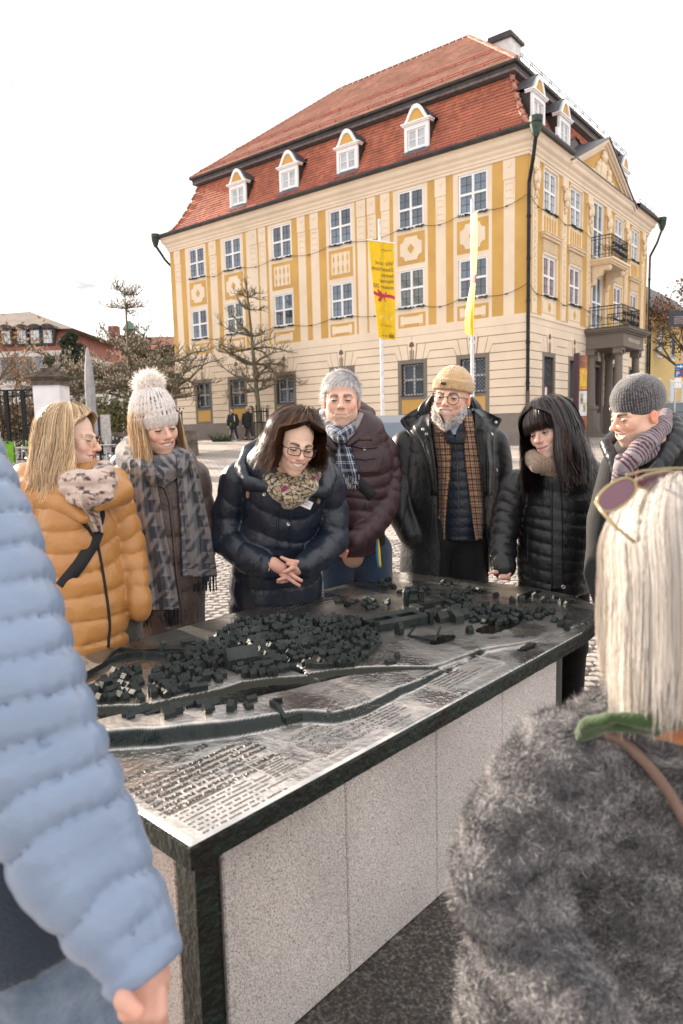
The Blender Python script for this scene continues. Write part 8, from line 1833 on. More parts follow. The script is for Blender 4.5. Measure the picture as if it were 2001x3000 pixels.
# name tag
tg=[np.array(SC.hit(*cC(x,y)[:2],.012)[0]) if SC.hit(*cC(x,y)[:2])[0] is not None else at(*cC(x,y)[:2],3.0) for x,y in ((683,1108),(740,1066),(832,1105),(806,1160))]
ym=min(p[1] for p in tg)-.006; tg=[at(*cC(x,y)[:2],ym+.00*i) for i,(x,y) in enumerate(((683,1108),(740,1066),(832,1105),(806,1160)))]
b=MB(); nrm=np.cross(tg[1]-tg[0],tg[2]-tg[0]); nrm/=np.linalg.norm(nrm); b.add([tuple(p) for p in tg]+[tuple(p+np.array([0,.004,0])) for p in tg],[(0,1,2,3),(7,6,5,4),(0,4,5,1),(1,5,6,2),(2,6,7,3),(3,7,4,0)]); tag_=b.build('name_tag',mat('white_card',(.78,.77,.80),.4),pC)
def tagline(y,x0,x1,m,n):
    b=MB(); rr=random.Random(int(y*100)); 
    for k in range(n):
        if rr.random()<.15: continue
        t=x0+(x1-x0)*k/n; w=(x1-x0)/n*.7; e=lambda u,v:tg[0]*0+((tg[3]*(1-v)+tg[2]*v)*u+(tg[0]*(1-v)+tg[1]*v)*(1-u))
        h_=rr.uniform(.06,.11); p=[e(t,y),e(t+w,y),e(t+w,y+h_),e(t,y+h_)]; b.add([tuple(c_-np.array([0,.0012,0])) for c_ in p],[(0,1,2,3)])
    b.build('tag_print',m,tag_,recalc=False)
tagline(.66,.42,.85,mat('violet_print',(.22,.05,.25),.6),9); tagline(.36,.15,.8,mat('red_print',(.45,.05,.08),.6),13)
b=MB()
for k in range(16):
    a=2*pi*k/16; p=hp_([(165+40*cos(a),640+120*sin(a),-.02-.03*cos(a))])[0]; b.ell(tuple(p),(.0028,.0028,.0028),6,4)
tomesh('bracelet',[(np.array(b.v),b.f,0,None,None)],[gold],pC)
# ============================================================ tall white haired man in the plum quilted jacket
Y=3.62; MD=headmat(at(1001,1174,3.52),-2,1,1,1.10)
rd=rows(Y,R4(cC,(545,980,1220,.10,-.04),(600,890,1390,.14,-.02),(800,900,1440,.175,-.01),(1000,915,1440,.185,0),(1200,930,1400,.185,0),(1350,940,1330,.18,.02),(1470,950,1310,.17,.04)))
aR=PX(Y,cC,(905,640,.02),(860,900,.02),(880,1150,-.08),(1000,1330,-.20)); aL=PX(Y,cC,(1350,690,.02),(1400,900,.02),(1385,1120,-.06),(1270,1300,-.15),(1150,1400,-.23))
HY=3.40
def hp_(pts): return [at(600+x/2.613,1050+y/2.613,HY+d) for x,y,d in pts]
rd_=lambda *r:[x*HY/2054/2.613 for x in r]
hd_=[(hp_([(1165,1400,.02),(1100,1410,0),(1060,1440,-.01)]),rd_(32,40,28),.02),(hp_([(1090,1385,-.03),(1040,1410,-.04),(1035,1440,-.04)]),rd_(20,18,16),.003)]+[(hp_([(1080,1430+14*i,-.01-.004*i),(1040,1462+13*i,-.045+.003*i),(1090-6*i,1476+14*i,-.055+.004*i)]),rd_(19,18,14),.003) for i in range(4)]+[(hp_([(980,1440,.03),(1030,1470,-.0),(1060,1500,-.02)]),rd_(28,27,20),.02)]
pD=body('D',head(MD,False,(.77,.47,.35),(.16,.13,.115),.05,False,.34,age=.9,look=(.0,-.25),lip=(.50,.22,.18),nose=1.06,long=1.03,fat=.004,stub=((.60,.42,.36),.25)),rd,Y,[[a,b] for a,b in zip(hips(.06,Y+.06,.95),feet(.06,Y+.1))],[aR,aL[:4]],[handvox(hd_,skin=(.64,.30,.24))],label='tall white haired man in a plum quilted jacket with a navy plaid scarf',group='visitors round the relief')
plum=nylon('plum_nylon',(.036,.0115,.016),.5,.15,60,0)
lower(pD,hips(.06,Y+.06,.95,.1),feet(.08,Y+.1,.12),cloth('blue_denim',(.018,.04,.085),bump=.4),'jeans',(.105,.085,.07))
g=Vox(*bounds(rd[0],aR,aL,m=.27),.007); g.tube(rd[0],rd[1],rd[2],k=.014,disp=puff(.062,.010,.006,.003,.02,.5)); g.tube(aR,[.076,.07,.066,.055],k=.010,disp=puff(.06,.010,0,.003)); g.tube(aL,[.080,.074,.072,.066,.054],k=.010,disp=puff(.062,.010,0,.0035))
g.cut(at(*cC(1100,1490),Y),(0,0,-1)); jD=garment('quilted_jacket',g,plum,pD); SD=Surf(jD)
yk=drape('yoke_panel',tailrows(cC,[(575,1075,1330),(650,1060,1385),(760,1060,1372),(880,1080,1330)]),SD,plum,pD,3.4,20,24,.006,.008,(0,0),4)
g=Vox(*bounds(PX(Y,cC,(850,380,.12),(1290,680,-.2)),m=.1),.0055)
g.tube(PX(Y,cC,(900,420,.03),(890,520,-.06),(960,620,-.15),(1010,690,-.19)),[.045,.042,.034,.016],[.03,.03,.022,.012],k=.006,disp=wrink(.005,15)); g.tube(PX(Y,cC,(1200,400,.03),(1225,500,-.05),(1170,590,-.14),(1090,660,-.19)),[.045,.044,.034,.016],[.03,.03,.022,.012],k=.006,disp=wrink(.005,15)); g.tube(PX(Y,cC,(1180,380,.12),(1245,425,.06),(1235,480,.0)),[.04,.04,.03],k=.01,disp=wrink(.006,15)); colD=garment('stand_collar',g,plum,pD)
grl=cloth('grey_fleece',(.34,.31,.30),.95,.6,150)
SDc=Surf(jD,colD); strap(SDc,[cC(865,440)[:2],cC(930,540)[:2],cC(1010,640)[:2]],.028,'collar_lining',grl,pD,.004,.006); strap(SDc,[cC(1200,415)[:2],cC(1160,510)[:2],cC(1100,590)[:2]],.026,'collar_lining',grl,pD,.004,.006)
plaid=cloth('plaid_scarf',rough=.85,bump=.3,bs=260,attr='Col')
def plaidc(st):
    st=np.asarray(st); u=st[:,0]/.052; v=st[:,1]/.052; c=np.tile([.016,.024,.055],(len(st),1))
    for w in (u,v):
        f=w%1; m=((f>.18)&(f<.30))|((f>.38)&(f<.50)); c=c+np.where(m[:,None],np.array([.28,.29,.31]),0)
    return c*(1+.2*fbm(np.c_[st[:,:2]*200,st[:,2:]+1],1.,2)[:,None])
g=Vox(*bounds(PX(Y,cC,(900,400,.05),(1200,660,-.3)),m=.1),.005)
g.tube(PX(Y,cC,(930,420,.0),(945,500,-.08),(1000,560,-.15),(1090,560,-.15),(1150,500,-.08),(1165,420,.0)),[.035,.038,.04,.04,.038,.03],k=.004,disp=wrink(.009,18,(1,1,2))); g.ell(at(*cC(1040,590),Y-.19),(.045,.035,.04),k=.02)
scD=garment('plaid_scarf',g,plaid,pD,1,lambda v:plaidc(np.c_[v[:,0]+v[:,1],v[:,2]-.6*v[:,0],v[:,1]]))
td=drape('scarf_end',tailrows(cC,[(590,1000,1075),(700,1000,1118),(800,1004,1150),(900,1015,1178)]),Surf(jD,scD,yk),plaid,pD,3.35,50,90,.022,.014,(2.2,.008),2,colfn=plaidc)
td2=drape('scarf_end',tailrows(cC,[(600,1040,1090),(720,1080,1130),(850,1110,1170),(960,1125,1178)]),Surf(jD,scD,yk),plaid,pD,3.37,30,70,.014,.01,(1.5,.006),2,colfn=plaidc)
fringe('scarf_fringe',cC,895,1018,1180,1000,22,midY(td),mat('pale_yarn',(.42,.42,.45),.9),pD,.0022,4,.3)
strap(SD,[cC(920,640)[:2],cC(1000,760)[:2],cC(1130,900)[:2],cC(1290,1060)[:2]],.055,'bag_strap',black,pD,.003,.008)
pk=Surf(jD,yk); zipline(pk,[cC(1128,665)[:2],cC(1220,690)[:2],cC(1318,678)[:2]],pD,plum,.006,'pocket_flap'); zipline(pk,[cC(1132,760)[:2],cC(1225,775)[:2],cC(1305,760)[:2]],pD,plum,.005,'pocket_seam'); button(pk,*cC(1221,693)[:2],.009,snapm,pD)
zipline(SD,[cC(1005,900)[:2],cC(1008,1020)[:2],cC(1005,1200)[:2],cC(1000,1330)[:2]],pD,zipm,.005); zipline(SD,[cC(1235,1100)[:2],cC(1240,1145)[:2]],pD,zipm,.004,'pocket_zip')
strap(pk,[cC(1172,618)[:2],cC(1282,615)[:2]],.026,'chest_patch',mat('brown_leather_patch',(.06,.03,.02),.6),pD,.003,.004,8)
# short grey hair
g=Vox((-.1,-.14,-.1),(.1,.13,.16),.004); g.ell((0,-.016,.040),(.0845,.101,.092),k=0); sl=tuple(slice(None) for _ in range(3)); P=g.pts(sl); g.F=np.maximum(g.F,(-(P[...,2]-(.066*np.clip((P[...,1]-.012)/.06,-.9,1.05)+.006+.0*P[...,0]))*.75).astype(np.float32)); inn=np.linalg.norm((P-np.array([0,-.016,.04]))/np.array([.074,.09,.08]),axis=-1)-1; g.F=np.maximum(g.F,(-inn*.07).astype(np.float32)); v,f=g.get(1)
grey=((.84,.82,.82),(.70,.68,.68),(.95,.93,.93),(.40,.38,.38))
tomesh('hair_mass',[(xf(MD,v),f,0,(.58,.56,.56),None)],[hairm],pD)
def combed(M,V,F_,n,seed,L_,cols,flow,w=.0022,k=6,lift=.20,parent=None,name='hair'):
    r=np.random.default_rng(seed); F_=np.asarray(F_); A=V[F_[:,0]]; Bq=V[F_[:,1]]; Cq=V[F_[:,2]]; Dq=V[F_[:,3]]; nn=np.cross(Cq-A,Dq-Bq); ar=np.linalg.norm(nn,axis=1); nn/=np.maximum(ar,1e-9)[:,None]; ar=ar*(np.einsum('ij,ij->i',nn,(A-np.array([0,-.016,.04])))>0)
    i=r.choice(len(F_),n,p=ar/ar.sum()); u=r.random((n,1)); p=A[i]*(1-u)+Cq[i]*u+r.normal(0,.001,(n,3)); d=np.array([flow(q) for q in p])+r.normal(0,.2,(n,3)); d-=nn[i]*(d*nn[i]).sum(1)[:,None]; d/=np.linalg.norm(d,axis=1)[:,None]
    t=np.linspace(0,1,k); L2=L_*r.uniform(.6,1.3,(n,1,1)); P=p[:,None]+L2*(d[:,None]*t[None,:,None]+nn[i][:,None]*(lift*t-.35*lift*t*t)[None,:,None]+r.normal(0,.08,(n,1,3))*(t**2)[None,:,None])
    col=np.array(cols)[r.integers(0,len(cols),n)]*r.uniform(.8,1.15,(n,1)); v,f,c=ribbons(xf(M,P.reshape(-1,3)).reshape(n,k,3),np.tile(w*(1-.6*t)[None,:],(n,1)),col,out=np.repeat((nn[i]@M[:3,:3].T)[:,None],k,1))
    return tomesh(name,[(v,f,0,c,None)],[hairm],parent)
combed(MD,v,f,5200,3,.036,grey,lambda q:np.array([.5*q[0]/.08+.5,.9*(1 if q[2]>.07 else -.5),-.55 if q[2]<.09 else 0.]),parent=pD)
# ribbon in blue and yellow hanging at his side
rb1=drape('wristband_ribbon',[(cC(0,1370)[1],cC(1308,0)[0],cC(1322,0)[0]),(cC(0,1480)[1],cC(1308,0)[0],cC(1326,0)[0]),(cC(0,1605)[1],cC(1322,0)[0],cC(1338,0)[0])],None,mat('blue_ribbon',(.02,.16,.42),.6),pD,3.5,4,10,0,.003)
rb2=drape('wristband_ribbon',[(cC(0,1365)[1],cC(1320,0)[0],cC(1330,0)[0]),(cC(0,1480)[1],cC(1324,0)[0],cC(1345,0)[0]),(cC(0,1598)[1],cC(1338,0)[0],cC(1352,0)[0])],None,mat('yellow_ribbon',(.72,.55,.02),.6),pD,3.5,4,10,0,.003)
g=Vox(*bounds(PX(Y,cC,(1290,1300,0),(1360,1560,0)),m=.08),.008); g.tube(PX(Y,cC,(1335,1330,.0),(1315,1440,.02),(1300,1540,.04)),[.03,.05,.04],.05,k=.02); garment('shoulder_bag',g,black,pD)
# ============================================================ man in the ribbed beanie and open black coat
Y=3.93; ME=headmat(at(1323,1166,3.78),-14,1,7,1.15)
re=rows(Y,R4(cE,(395,455,590,.08,-.06),(450,360,680,.12,-.05),(700,390,715,.165,0),(950,400,720,.17,0),(1175,400,700,.165,0)))
rcoat=rows(Y,R4(cE,(420,330,640,.13,.03),(500,215,790,.17,.02),(700,190,800,.20,.02),(1000,175,790,.215,.02),(1200,165,765,.22,.02),(1420,155,735,.22,.02)))
aR=PX(Y,cE,(200,570,.03),(165,800,.02),(165,1010,-.05),(230,1150,-.08)); aL=PX(Y,cE,(775,560,.04),(800,800,.04),(780,1020,0),(740,1150,-.05))
pE=body('E',head(ME,False,(.77,.48,.36),(.20,.16,.14),.95,True,.55,age=.75,look=(-.1,-.15),nose=1.1,lip=(.55,.24,.2)),re,Y,[[a,b] for a,b in zip(hips(.62,Y,.95),feet(.62,Y))],[aR[:3],aL[:3]],label='bearded man with round glasses, ochre beanie and open black coat over a checked shirt',group='visitors round the relief')
blk=mat('waxed_black_coat',(.0085,.0085,.010),.40,var=.2,vs=5,bump=.25,bs=30,spec=.4)
lower(pE,hips(.62,Y,.97,.1),feet(.62,Y,.12),mat('black_trousers',(.008,.008,.009),.85),'trousers',(.115,.09,.07))
vestm=nylon('navy_vest',(.007,.013,.025),.45,.25,60,0)
g=Vox(*bounds(re[0],m=.25),.007); g.tube(re[0],re[1],re[2],k=.012,disp=puff(.05,.006,0,.002)); g.cut(at(*cE(560,1172),Y),(0,0,-1)); vE=garment('quilted_vest',g,vestm,pE)
g=Vox(*bounds(rcoat[0],aR,aL,m=.28),.0075); g.tube(rcoat[0],rcoat[1],rcoat[2],k=.02,disp=wrink(.012,7,(1,1,.35))); g.tube(aR,[.09,.084,.078,.07],k=.02,disp=wrink(.010,9)); g.tube(aL,[.09,.084,.078,.07],k=.02,disp=wrink(.010,9)); g.cut(at(*cE(450,1430),Y),(0,0,-1))
# open front: cut away between the two coat edges
def proj(P):
    d=np.asarray(P)-OC; z=d@f0; return 1000.5+FPX*(d@RV)/z,1500-FPX*(d@UV)/z
ed=np.array([cE(x0,y)[:1]+cE(x1,y)[:1]+cE(0,y)[1:2] for y,x0,x1 in ((350,365,640),(480,370,650),(700,395,690),(900,410,705),(1100,412,720),(1250,430,735),(1450,420,735))])
sl=tuple(slice(None) for _ in range(3)); P=g.pts(sl); X_,Y_=proj(P.reshape(-1,3)); xl=np.interp(Y_,ed[:,2],ed[:,0]); xr=np.interp(Y_,ed[:,2],ed[:,1]); dd=np.maximum(np.maximum(xl-X_,X_-xr)*Y/FPX,(P.reshape(-1,3)[:,1]-(Y+.05))).reshape(P.shape[:-1]); g.F=np.maximum(g.F,(-dd).astype(np.float32)); jE=garment('open_coat',g,blk,pE)
shirt=cloth('checked_flannel',rough=.9,bump=.3,bs=260,attr='Col')
def shirtc(st):
    st=np.asarray(st); c=np.tile([.50,.30,.17],(len(st),1)); u=(st[:,0]/.030)%1; v=(st[:,1]/.030)%1
    for w,k in ((u,0),(v,1)):
        m=(w<.30)[:,None]; c=np.where(m,c*np.array([.30,.20,.16]),c); m=((w>.55)&(w<.68))[:,None]; c=np.where(m,c*np.array([.45,.42,.5]),c)
    return c*(1+.12*fbm(np.c_[st[:,:2]*150,st[:,2:]+2],1.,2)[:,None])
SE=Surf(vE); SEb=Surf(vE,pE)
s1=drape('checked_shirt',tailrows(cE,[(350,365,420),(480,372,494),(700,405,496),(900,412,475),(1050,412,462),(1195,425,456)]),SEb,shirt,pE,3.8,44,180,.014,.012,(1.2,.006),3,colfn=shirtc); s2=drape('checked_shirt',tailrows(cE,[(370,570,635),(480,572,655),(700,590,690),(900,615,706),(1100,640,728),(1215,658,738)]),SEb,shirt,pE,3.8,44,180,.014,.012,(1.4,.006),3,colfn=shirtc)
ss1=Surf(s1,s2); c1=drape('shirt_collar',tailrows(cE,[(360,368,410),(420,374,452),(490,388,470)]),ss1,shirt,pE,3.75,24,40,.016,.007,(0,0),2,colfn=shirtc); c2=drape('shirt_collar',tailrows(cE,[(370,572,640),(440,580,640),(480,590,655)]),ss1,shirt,pE,3.75,24,40,.016,.007,(0,0),2,colfn=shirtc)
for x,y in ((462,512),(482,650),(476,790),(457,920),(420,1045)): button(ss1,*cE(x,y)[:2],.011,mat('horn_button',(.42,.24,.10),.4),pE,'shirt_button')
zipline(SE,[cE(515,500)[:2],cE(535,650)[:2],cE(545,900)[:2],cE(550,1160)[:2]],pE,zipm,.004)
bl=mat('pale_blue_cotton',(.42,.52,.68),.8); drape('blue_collar',tailrows(cE,[(350,560,582),(410,535,580),(460,505,552),(500,506,524)]),SEb,bl,pE,3.8,10,20,.02,.006); drape('blue_collar',tailrows(cE,[(425,455,478),(460,470,510),(500,496,516)]),SEb,bl,pE,3.8,8,14,.02,.006); drape('vest_collar',tailrows(cE,[(380,400,432),(430,418,460),(480,440,500),(560,470,540)]),SEb,vestm,pE,3.8,12,20,.024,.010); drape('vest_collar',tailrows(cE,[(370,585,605),(430,556,600),(480,530,592),(560,520,585)]),SEb,vestm,pE,3.8,12,20,.024,.010)
# stand-up collar wings with lapels
cw=[]
def wing(rs,nm,dY,bl_=.03):
    return drape(nm,tailrows(cE,rs),None,blk,pE,Y+dY,14,20,0,.022,(1.,.008),2,bl_)
wing([(225,372,388),(290,300,392),(345,272,388),(400,300,372)],'stand_collar',-.03); wing([(250,618,640),(300,615,690),(345,600,712),(400,640,700)],'stand_collar',.0)
SEc=Surf(jE)
l1=drape('lapel',tailrows(cE,[(300,330,385),(350,230,380),(405,153,372),(470,200,380),(540,260,392),(700,330,402),(900,360,412)]),SEc,blk,pE,3.85,24,40,.03,.016,(1.5,.008),4); l2=drape('lapel',tailrows(cE,[(330,600,690),(380,640,800),(400,650,836),(460,650,800),(540,660,782),(700,690,790),(900,706,770)]),SEc,blk,pE,3.88,24,40,.03,.016,(1.5,.008),4)
sl_=Surf(l1,l2,jE)
for x,y in ((258,397),(287,377),(312,466),(335,497),(395,727),(792,420),(765,497),(718,383),(697,457),(795,733)): button(sl_,*cE(x,y)[:2],.010,snapm if (x,y) in ((312,466),(335,497),(792,420),(795,733),(765,497)) else mat('dark_snap',(.06,.06,.07),.4,metal=.6),pE)
zipline(SEc,[cE(375,960)[:2],cE(372,1080)[:2],cE(360,1220)[:2]],pE,black,.004,'pocket_zip'); zipline(SEc,[cE(235,790)[:2],cE(200,980)[:2],cE(168,1140)[:2]],pE,black,.004,'sleeve_seam')
knito=cloth('ochre_knit',(.60,.39,.20),.95,.35,240,sheen=.5)
ce_=(0,-.012,.056); rr_e=(.088,.107,.094); beanie(ME,ce_,rr_e,.030,knito,pE,58,.0017,.045,.10)
onhat(ME,ce_,rr_e,.20,.062,.026,.011,mat('navy_label',(.02,.025,.04),.5),pE,lift=.013)
rfr=mat('dark_round_frame',(.03,.02,.02),.25); glasses(ME,pE,'round',rfr,r=.0255,rr=.0017)
g=Vox((-.09,-.05,-.19),(.09,.13,.02),.0042)
g.ell((0,.056,-.104),(.030,.030,.032),k=0)
for s in (-1,1): g.chain([(s*.070,.015,-.030),(s*.066,.025,-.062),(s*.050,.048,-.092),(0,.068,-.115)],[.006,.009,.014,.020],k=.012); g.chain([(s*.006,.1005,-.046),(s*.028,.088,-.056),(s*.038,.074,-.078)],[.0025,.003,.003],k=.004)
my=-.062; g.ell((0,.098,my-.004),(.034,.034,.0145),k=.004,mode='s'); v,f=g.get(1); tomesh('beard_mass',[(xf(ME,v),f,0,(.60,.56,.53),None)],[hairm],pE)
MEi=np.linalg.inv(ME); nomouth=lambda p,nn:~((np.abs(xf(MEi,p)[:,0])<.036)&(np.abs(xf(MEi,p)[:,2]-(my-.003))<.014))
V_=xf(ME,v); tv_,tf_,tc_=tufts(V_,f,4200,8,.012,((.85,.82,.80),(.70,.66,.63),(.95,.93,.91),(.40,.33,.28)),.0018,.25,.7,4,jit=.35,sel=nomouth); tomesh('beard',[(tv_,tf_,0,tc_,None)],[hairm],pE)
# ============================================================ woman with long black hair
Y=3.58; MF=headmat(at(1611,1262,3.42),-33,9,-13,1.1)
rf=rows(Y,R4(cE,(700,1050,1330,.11,-.04),(790,985,1480,.16,-.02),(950,965,1500,.19,0),(1100,950,1490,.20,0),(1300,935,1440,.205,0),(1500,945,1400,.205,0)))
aR=PX(Y,cE,(925,830,.02),(865,1020,.0),(835,1200,-.05),(838,1370,-.14)); aL=PX(Y,cE,(1470,820,.04),(1520,1020,.03),(1510,1200,0))
HY=3.42
def hp_(pts): return [at(1100+x/2.24,1050+y/2.24,HY+d) for x,y,d in pts]
rd_=lambda *r:[x*HY/2054/2.24 for x in r]
hf_=[(hp_([(850,1375,.02),(842,1395,0),(838,1418,-.01)]),rd_(36,40,34),.015),(hp_([(815,1400,-.015),(780,1402,-.03),(748,1411,-.035)]),rd_(15,12,9),.003)]+[(hp_([(825+16*i,1415,-.02),(822+17*i,1438,-.035),(832+15*i,1446,-.02)]),rd_(14,13,11),.003) for i in range(4)]+[(hp_([(868,1392,-.01),(880,1412,-.03),(868,1428,-.04)]),rd_(14,13,10),.003)]
pF=body('F',head(MF,True,(.78,.52,.42),(.02,.015,.015),.32,False,.5,age=.4,look=(-.1,-.4),lip=(.42,.12,.12),nose=1.04),rf,Y,[[a,b] for a,b in zip(hips(1.1,Y),feet(1.1,Y))],[aR,aL],[handvox(hf_)],label='woman with long black hair and fringe in a black quilted jacket and beige knit cowl',group='visitors round the relief')
bnyl=nylon('black_nylon',(.0075,.0075,.0095),.40,.16,60,0)
lower(pF,hips(1.1,Y),feet(1.1,Y),mat('black_trousers',(.01,.01,.01)))
g=Vox(*bounds(rf[0],aR,aL,m=.28),.0066); g.tube(rf[0],rf[1],rf[2],k=.012,disp=puff(.060,.010,.012,.002,.01,.45)); g.tube(aR,[.084,.078,.072,.062],k=.010,disp=puff(.058,.010,0,.003)); g.tube(aL,[.084,.078,.072],k=.010,disp=puff(.058,.010,0,.003)); g.cut(at(*cE(1100,1510),Y),(0,0,-1)); jF=garment('quilted_jacket',g,bnyl,pF); SF=Surf(jF)
pf_=drape('placket',tailrows(cE,[(745,1080,1180),(800,1130,1215),(950,1148,1226),(1200,1153,1230),(1525,1152,1235)]),SF,bnyl,pF,3.35,10,60,.008,.010,(0,0),4)
SF2=Surf(jF,pf_); zipline(SF2,[cE(1158,830)[:2],cE(1160,1200)[:2],cE(1160,1500)[:2]],pF,black,.003,'stitch_line'); zipline(SF,[cE(1000,1160)[:2],cE(998,1340)[:2]],pF,black,.004,'pocket_zip')
for x,y in ((1090,755),(1180,775),(1232,1500)): button(SF2,*cE(x,y)[:2],.011,snapm,pF)
g=Vox(*bounds(PX(Y,cE,(1000,560,.05),(1260,770,-.3)),m=.1),.005); wv_=lambda T,th,P:.0035*np.cos(T*2*pi/.016)*np.abs(np.cos(th*9+np.floor(T/.016)*pi/2))+.004*fbm(P*15,1.,2)
g.tube(PX(Y,cE,(1015,570,.0),(1012,640,-.12),(1070,690,-.20),(1150,690,-.20),(1225,640,-.12),(1235,600,.0)),[.035,.042,.046,.046,.044,.04],k=.004,disp=wv_); g.tube(PX(Y,cE,(1060,700,-.17),(1150,735,-.19),(1225,735,-.16),(1262,720,-.1)),[.03,.034,.036,.03],k=.004,disp=wv_); garment('knit_cowl',g,cloth('beige_knit',(.42,.30,.22),.95,.8,150),pF)
jet=((.016,.013,.014),(.03,.02,.019),(.010,.009,.010),(.075,.038,.03))
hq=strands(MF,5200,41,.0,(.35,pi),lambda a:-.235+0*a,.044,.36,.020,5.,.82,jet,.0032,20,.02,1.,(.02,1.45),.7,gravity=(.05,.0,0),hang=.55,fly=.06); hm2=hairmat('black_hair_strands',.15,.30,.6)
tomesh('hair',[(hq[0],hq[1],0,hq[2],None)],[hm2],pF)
g=Vox((-.15,-.2,-.26),(.15,.15,.15),.007); g.ell((0,-.014,.034),(.0785,.0985,.088),k=0); g.ell((0,-.05,-.08),(.09,.062,.13),k=.04); P=g.pts(tuple(slice(None) for _ in range(3))); g.F=np.maximum(g.F,(np.minimum(P[...,1]-.015,.108-P[...,2]-.35*P[...,1])).astype(np.float32)*.8); v,f=g.get(2); tomesh('hair_mass',[(xf(MF,v),f,0,(.010,.009,.010),None)],[hm2],pF)
bangs(MF,1500,6,jet,.024,1.3,pF,hm2,.026)
# ============================================================ smiling man in the grey beanie
Y=3.05; MG=headmat(at(1866,1216,2.9),-52,12,2,1.06)
PXg=lambda *p:pxs(Y,p)
rg=rows(Y,[(1290,1840,2000,.11,-.02),(1335,1790,2090,.16,0),(1420,1776,2125,.19,.02),(1600,1775,2130,.20,.03),(1800,1780,2130,.20,.03),(1950,1790,2120,.2,.03)])
aR=PXg((1815,1375,0),(1770,1520,0),(1760,1680,-.05),(1800,1800,-.15)); aL=PXg((2085,1375,.05),(2140,1540,.05),(2140,1700,0))
pG=body('G',head(MG,False,(.77,.48,.345),(.10,.075,.06),.9,True,.2,age=.8,look=(-.1,-.5),nose=1.07,stub=((.30,.25,.22),.45),lip=(.55,.24,.20)),rg,Y,[[a,b] for a,b in zip(hips(1.42,Y),feet(1.42,Y))],[aR,aL],label='smiling man in a dark grey knit beanie with a striped burgundy scarf',group='visitors round the relief')
fle=cloth('black_softshell',(.007,.0075,.008),.8,.3,200,sheen=.05)
lower(pG,hips(1.42,Y),feet(1.42,Y),cloth('charcoal_trousers',(.03,.03,.03)))
g=Vox(*bounds(rg[0],aR,aL,m=.28),.008); g.tube(rg[0],rg[1],rg[2],k=.012,disp=wrink(.008,9)); g.tube(aR,[.08,.075,.07,.06],k=.012,disp=wrink(.008,10)); g.tube(aL,[.085,.078,.07],k=.012,disp=wrink(.008,10)); jG=garment('dark_jacket',g,fle,pG)
gn=nylon('slate_nylon',(.013,.016,.020),.40,.3,50,0)
g=Vox(*bounds(PXg((1740,1190,.15),(2040,1420,-.3)),m=.1),.0055); pfq=puff(.045,.009,.0,.003)
g.tube(PXg((1925,1222,.04),(1965,1235,-.04),(1980,1285,-.13),(1945,1340,-.19),(1890,1395,-.22)),[.032,.042,.05,.045,.028],k=.006,disp=pfq); g.tube(PXg((1985,1265,.1),(2025,1310,.05),(2040,1360,.0),(1960,1400,-.14)),[.05,.055,.05,.03],k=.006,disp=pfq); g.tube(PXg((1800,1275,-.02),(1776,1302,-.07),(1795,1345,-.13),(1808,1400,-.17)),[.024,.03,.028,.016],k=.006,disp=wrink(.006,15)); hdG=garment('quilted_hood',g,gn,pG)
strc=cloth('striped_scarf',rough=.85,bump=.4,bs=240,attr='Col')
def stripec(s):
    s=np.asarray(s)/.0175; m=(s%1)<.5; return np.where(m[:,None],np.array([.27,.23,.25]),np.array([.085,.012,.035]))
def tubecol(pts,fn):
    pts=np.array(pts); sg=np.r_[0,np.cumsum(np.linalg.norm(np.diff(pts,axis=0),axis=1))]
    def f(v):
        best=np.full(len(v),9.); T=np.zeros(len(v))
        for i in range(len(pts)-1):
            d=pts[i+1]-pts[i]; t=((v-pts[i])@d)/(d@d); t=np.clip(t,-.3 if i==0 else 0,1.3 if i==len(pts)-2 else 1); r=np.linalg.norm(v-pts[i]-t[:,None]*d,axis=1); m=r<best; best=np.where(m,r,best); T=np.where(m,sg[i]+t*np.linalg.norm(d),T)
        return fn(T)
    return f
sp=PXg((1948,1222,-.04),(1936,1252,-.14),(1895,1296,-.23),(1850,1345,-.27),(1824,1370,-.27),(1818,1395,-.24)); g=Vox(*bounds(sp,m=.1),.0042); g.tube(sp,[.036,.042,.042,.040,.038,.034],k=.003,disp=wrink(.005,22,(1,1,2))); garment('striped_scarf',g,strc,pG,1,tubecol(sp,stripec))
sp=PXg((1955,1265,-.06),(1912,1322,-.18),(1850,1352,-.22)); g=Vox(*bounds(sp,m=.1),.0045); g.tube(sp,[.03,.034,.03],k=.003,disp=wrink(.005,22)); garment('striped_scarf',g,strc,pG,1,tubecol(sp,stripec))
for xa,xb,dy in ((1808,1838,-.26),(1832,1858,-.25)):
    sp=PXg((xa+10,1345,dy),(xa+4,1390,dy+.01),(xa-4,1440,dy+.03),(xa-10,1500,dy+.05)); g=Vox(*bounds(sp,m=.09),.0045); g.tube(sp,[.022,.026,.026,.024],k=.003,disp=wrink(.004,20)); garment('scarf_end',g,strc,pG,1,tubecol(sp,stripec))
SG=Surf(jG,hdG); 
drape('scarf_edge',[(1345,1852,1872),(1400,1852,1876),(1470,1850,1880)],SG,mat('burgundy_knit',(.10,.015,.04),.9,bump=.3,bs=200),pG,2.8,8,16,.05,.012)
zipline(SG,[(1868,1470),(1878,1420),(1890,1385),(1920,1352)],pG,zipm,.005)
gk=cloth('dark_grey_knit',(1,1,1),.95,.4,230,attr='Col',sheen=.5)
def knitc(p):
    a=np.arctan2(p[:,0],p[:,1]); z=p[:,2]; q=np.sin(a*62+np.floor(z/.0052)*pi/1.0)*np.sin(z*2*pi/.0104); c=np.where((q>.25)[:,None],np.array([.20,.175,.18]),np.array([.030,.028,.032])); return np.where((z<-.048)[:,None],np.array([.008,.008,.009]),c)
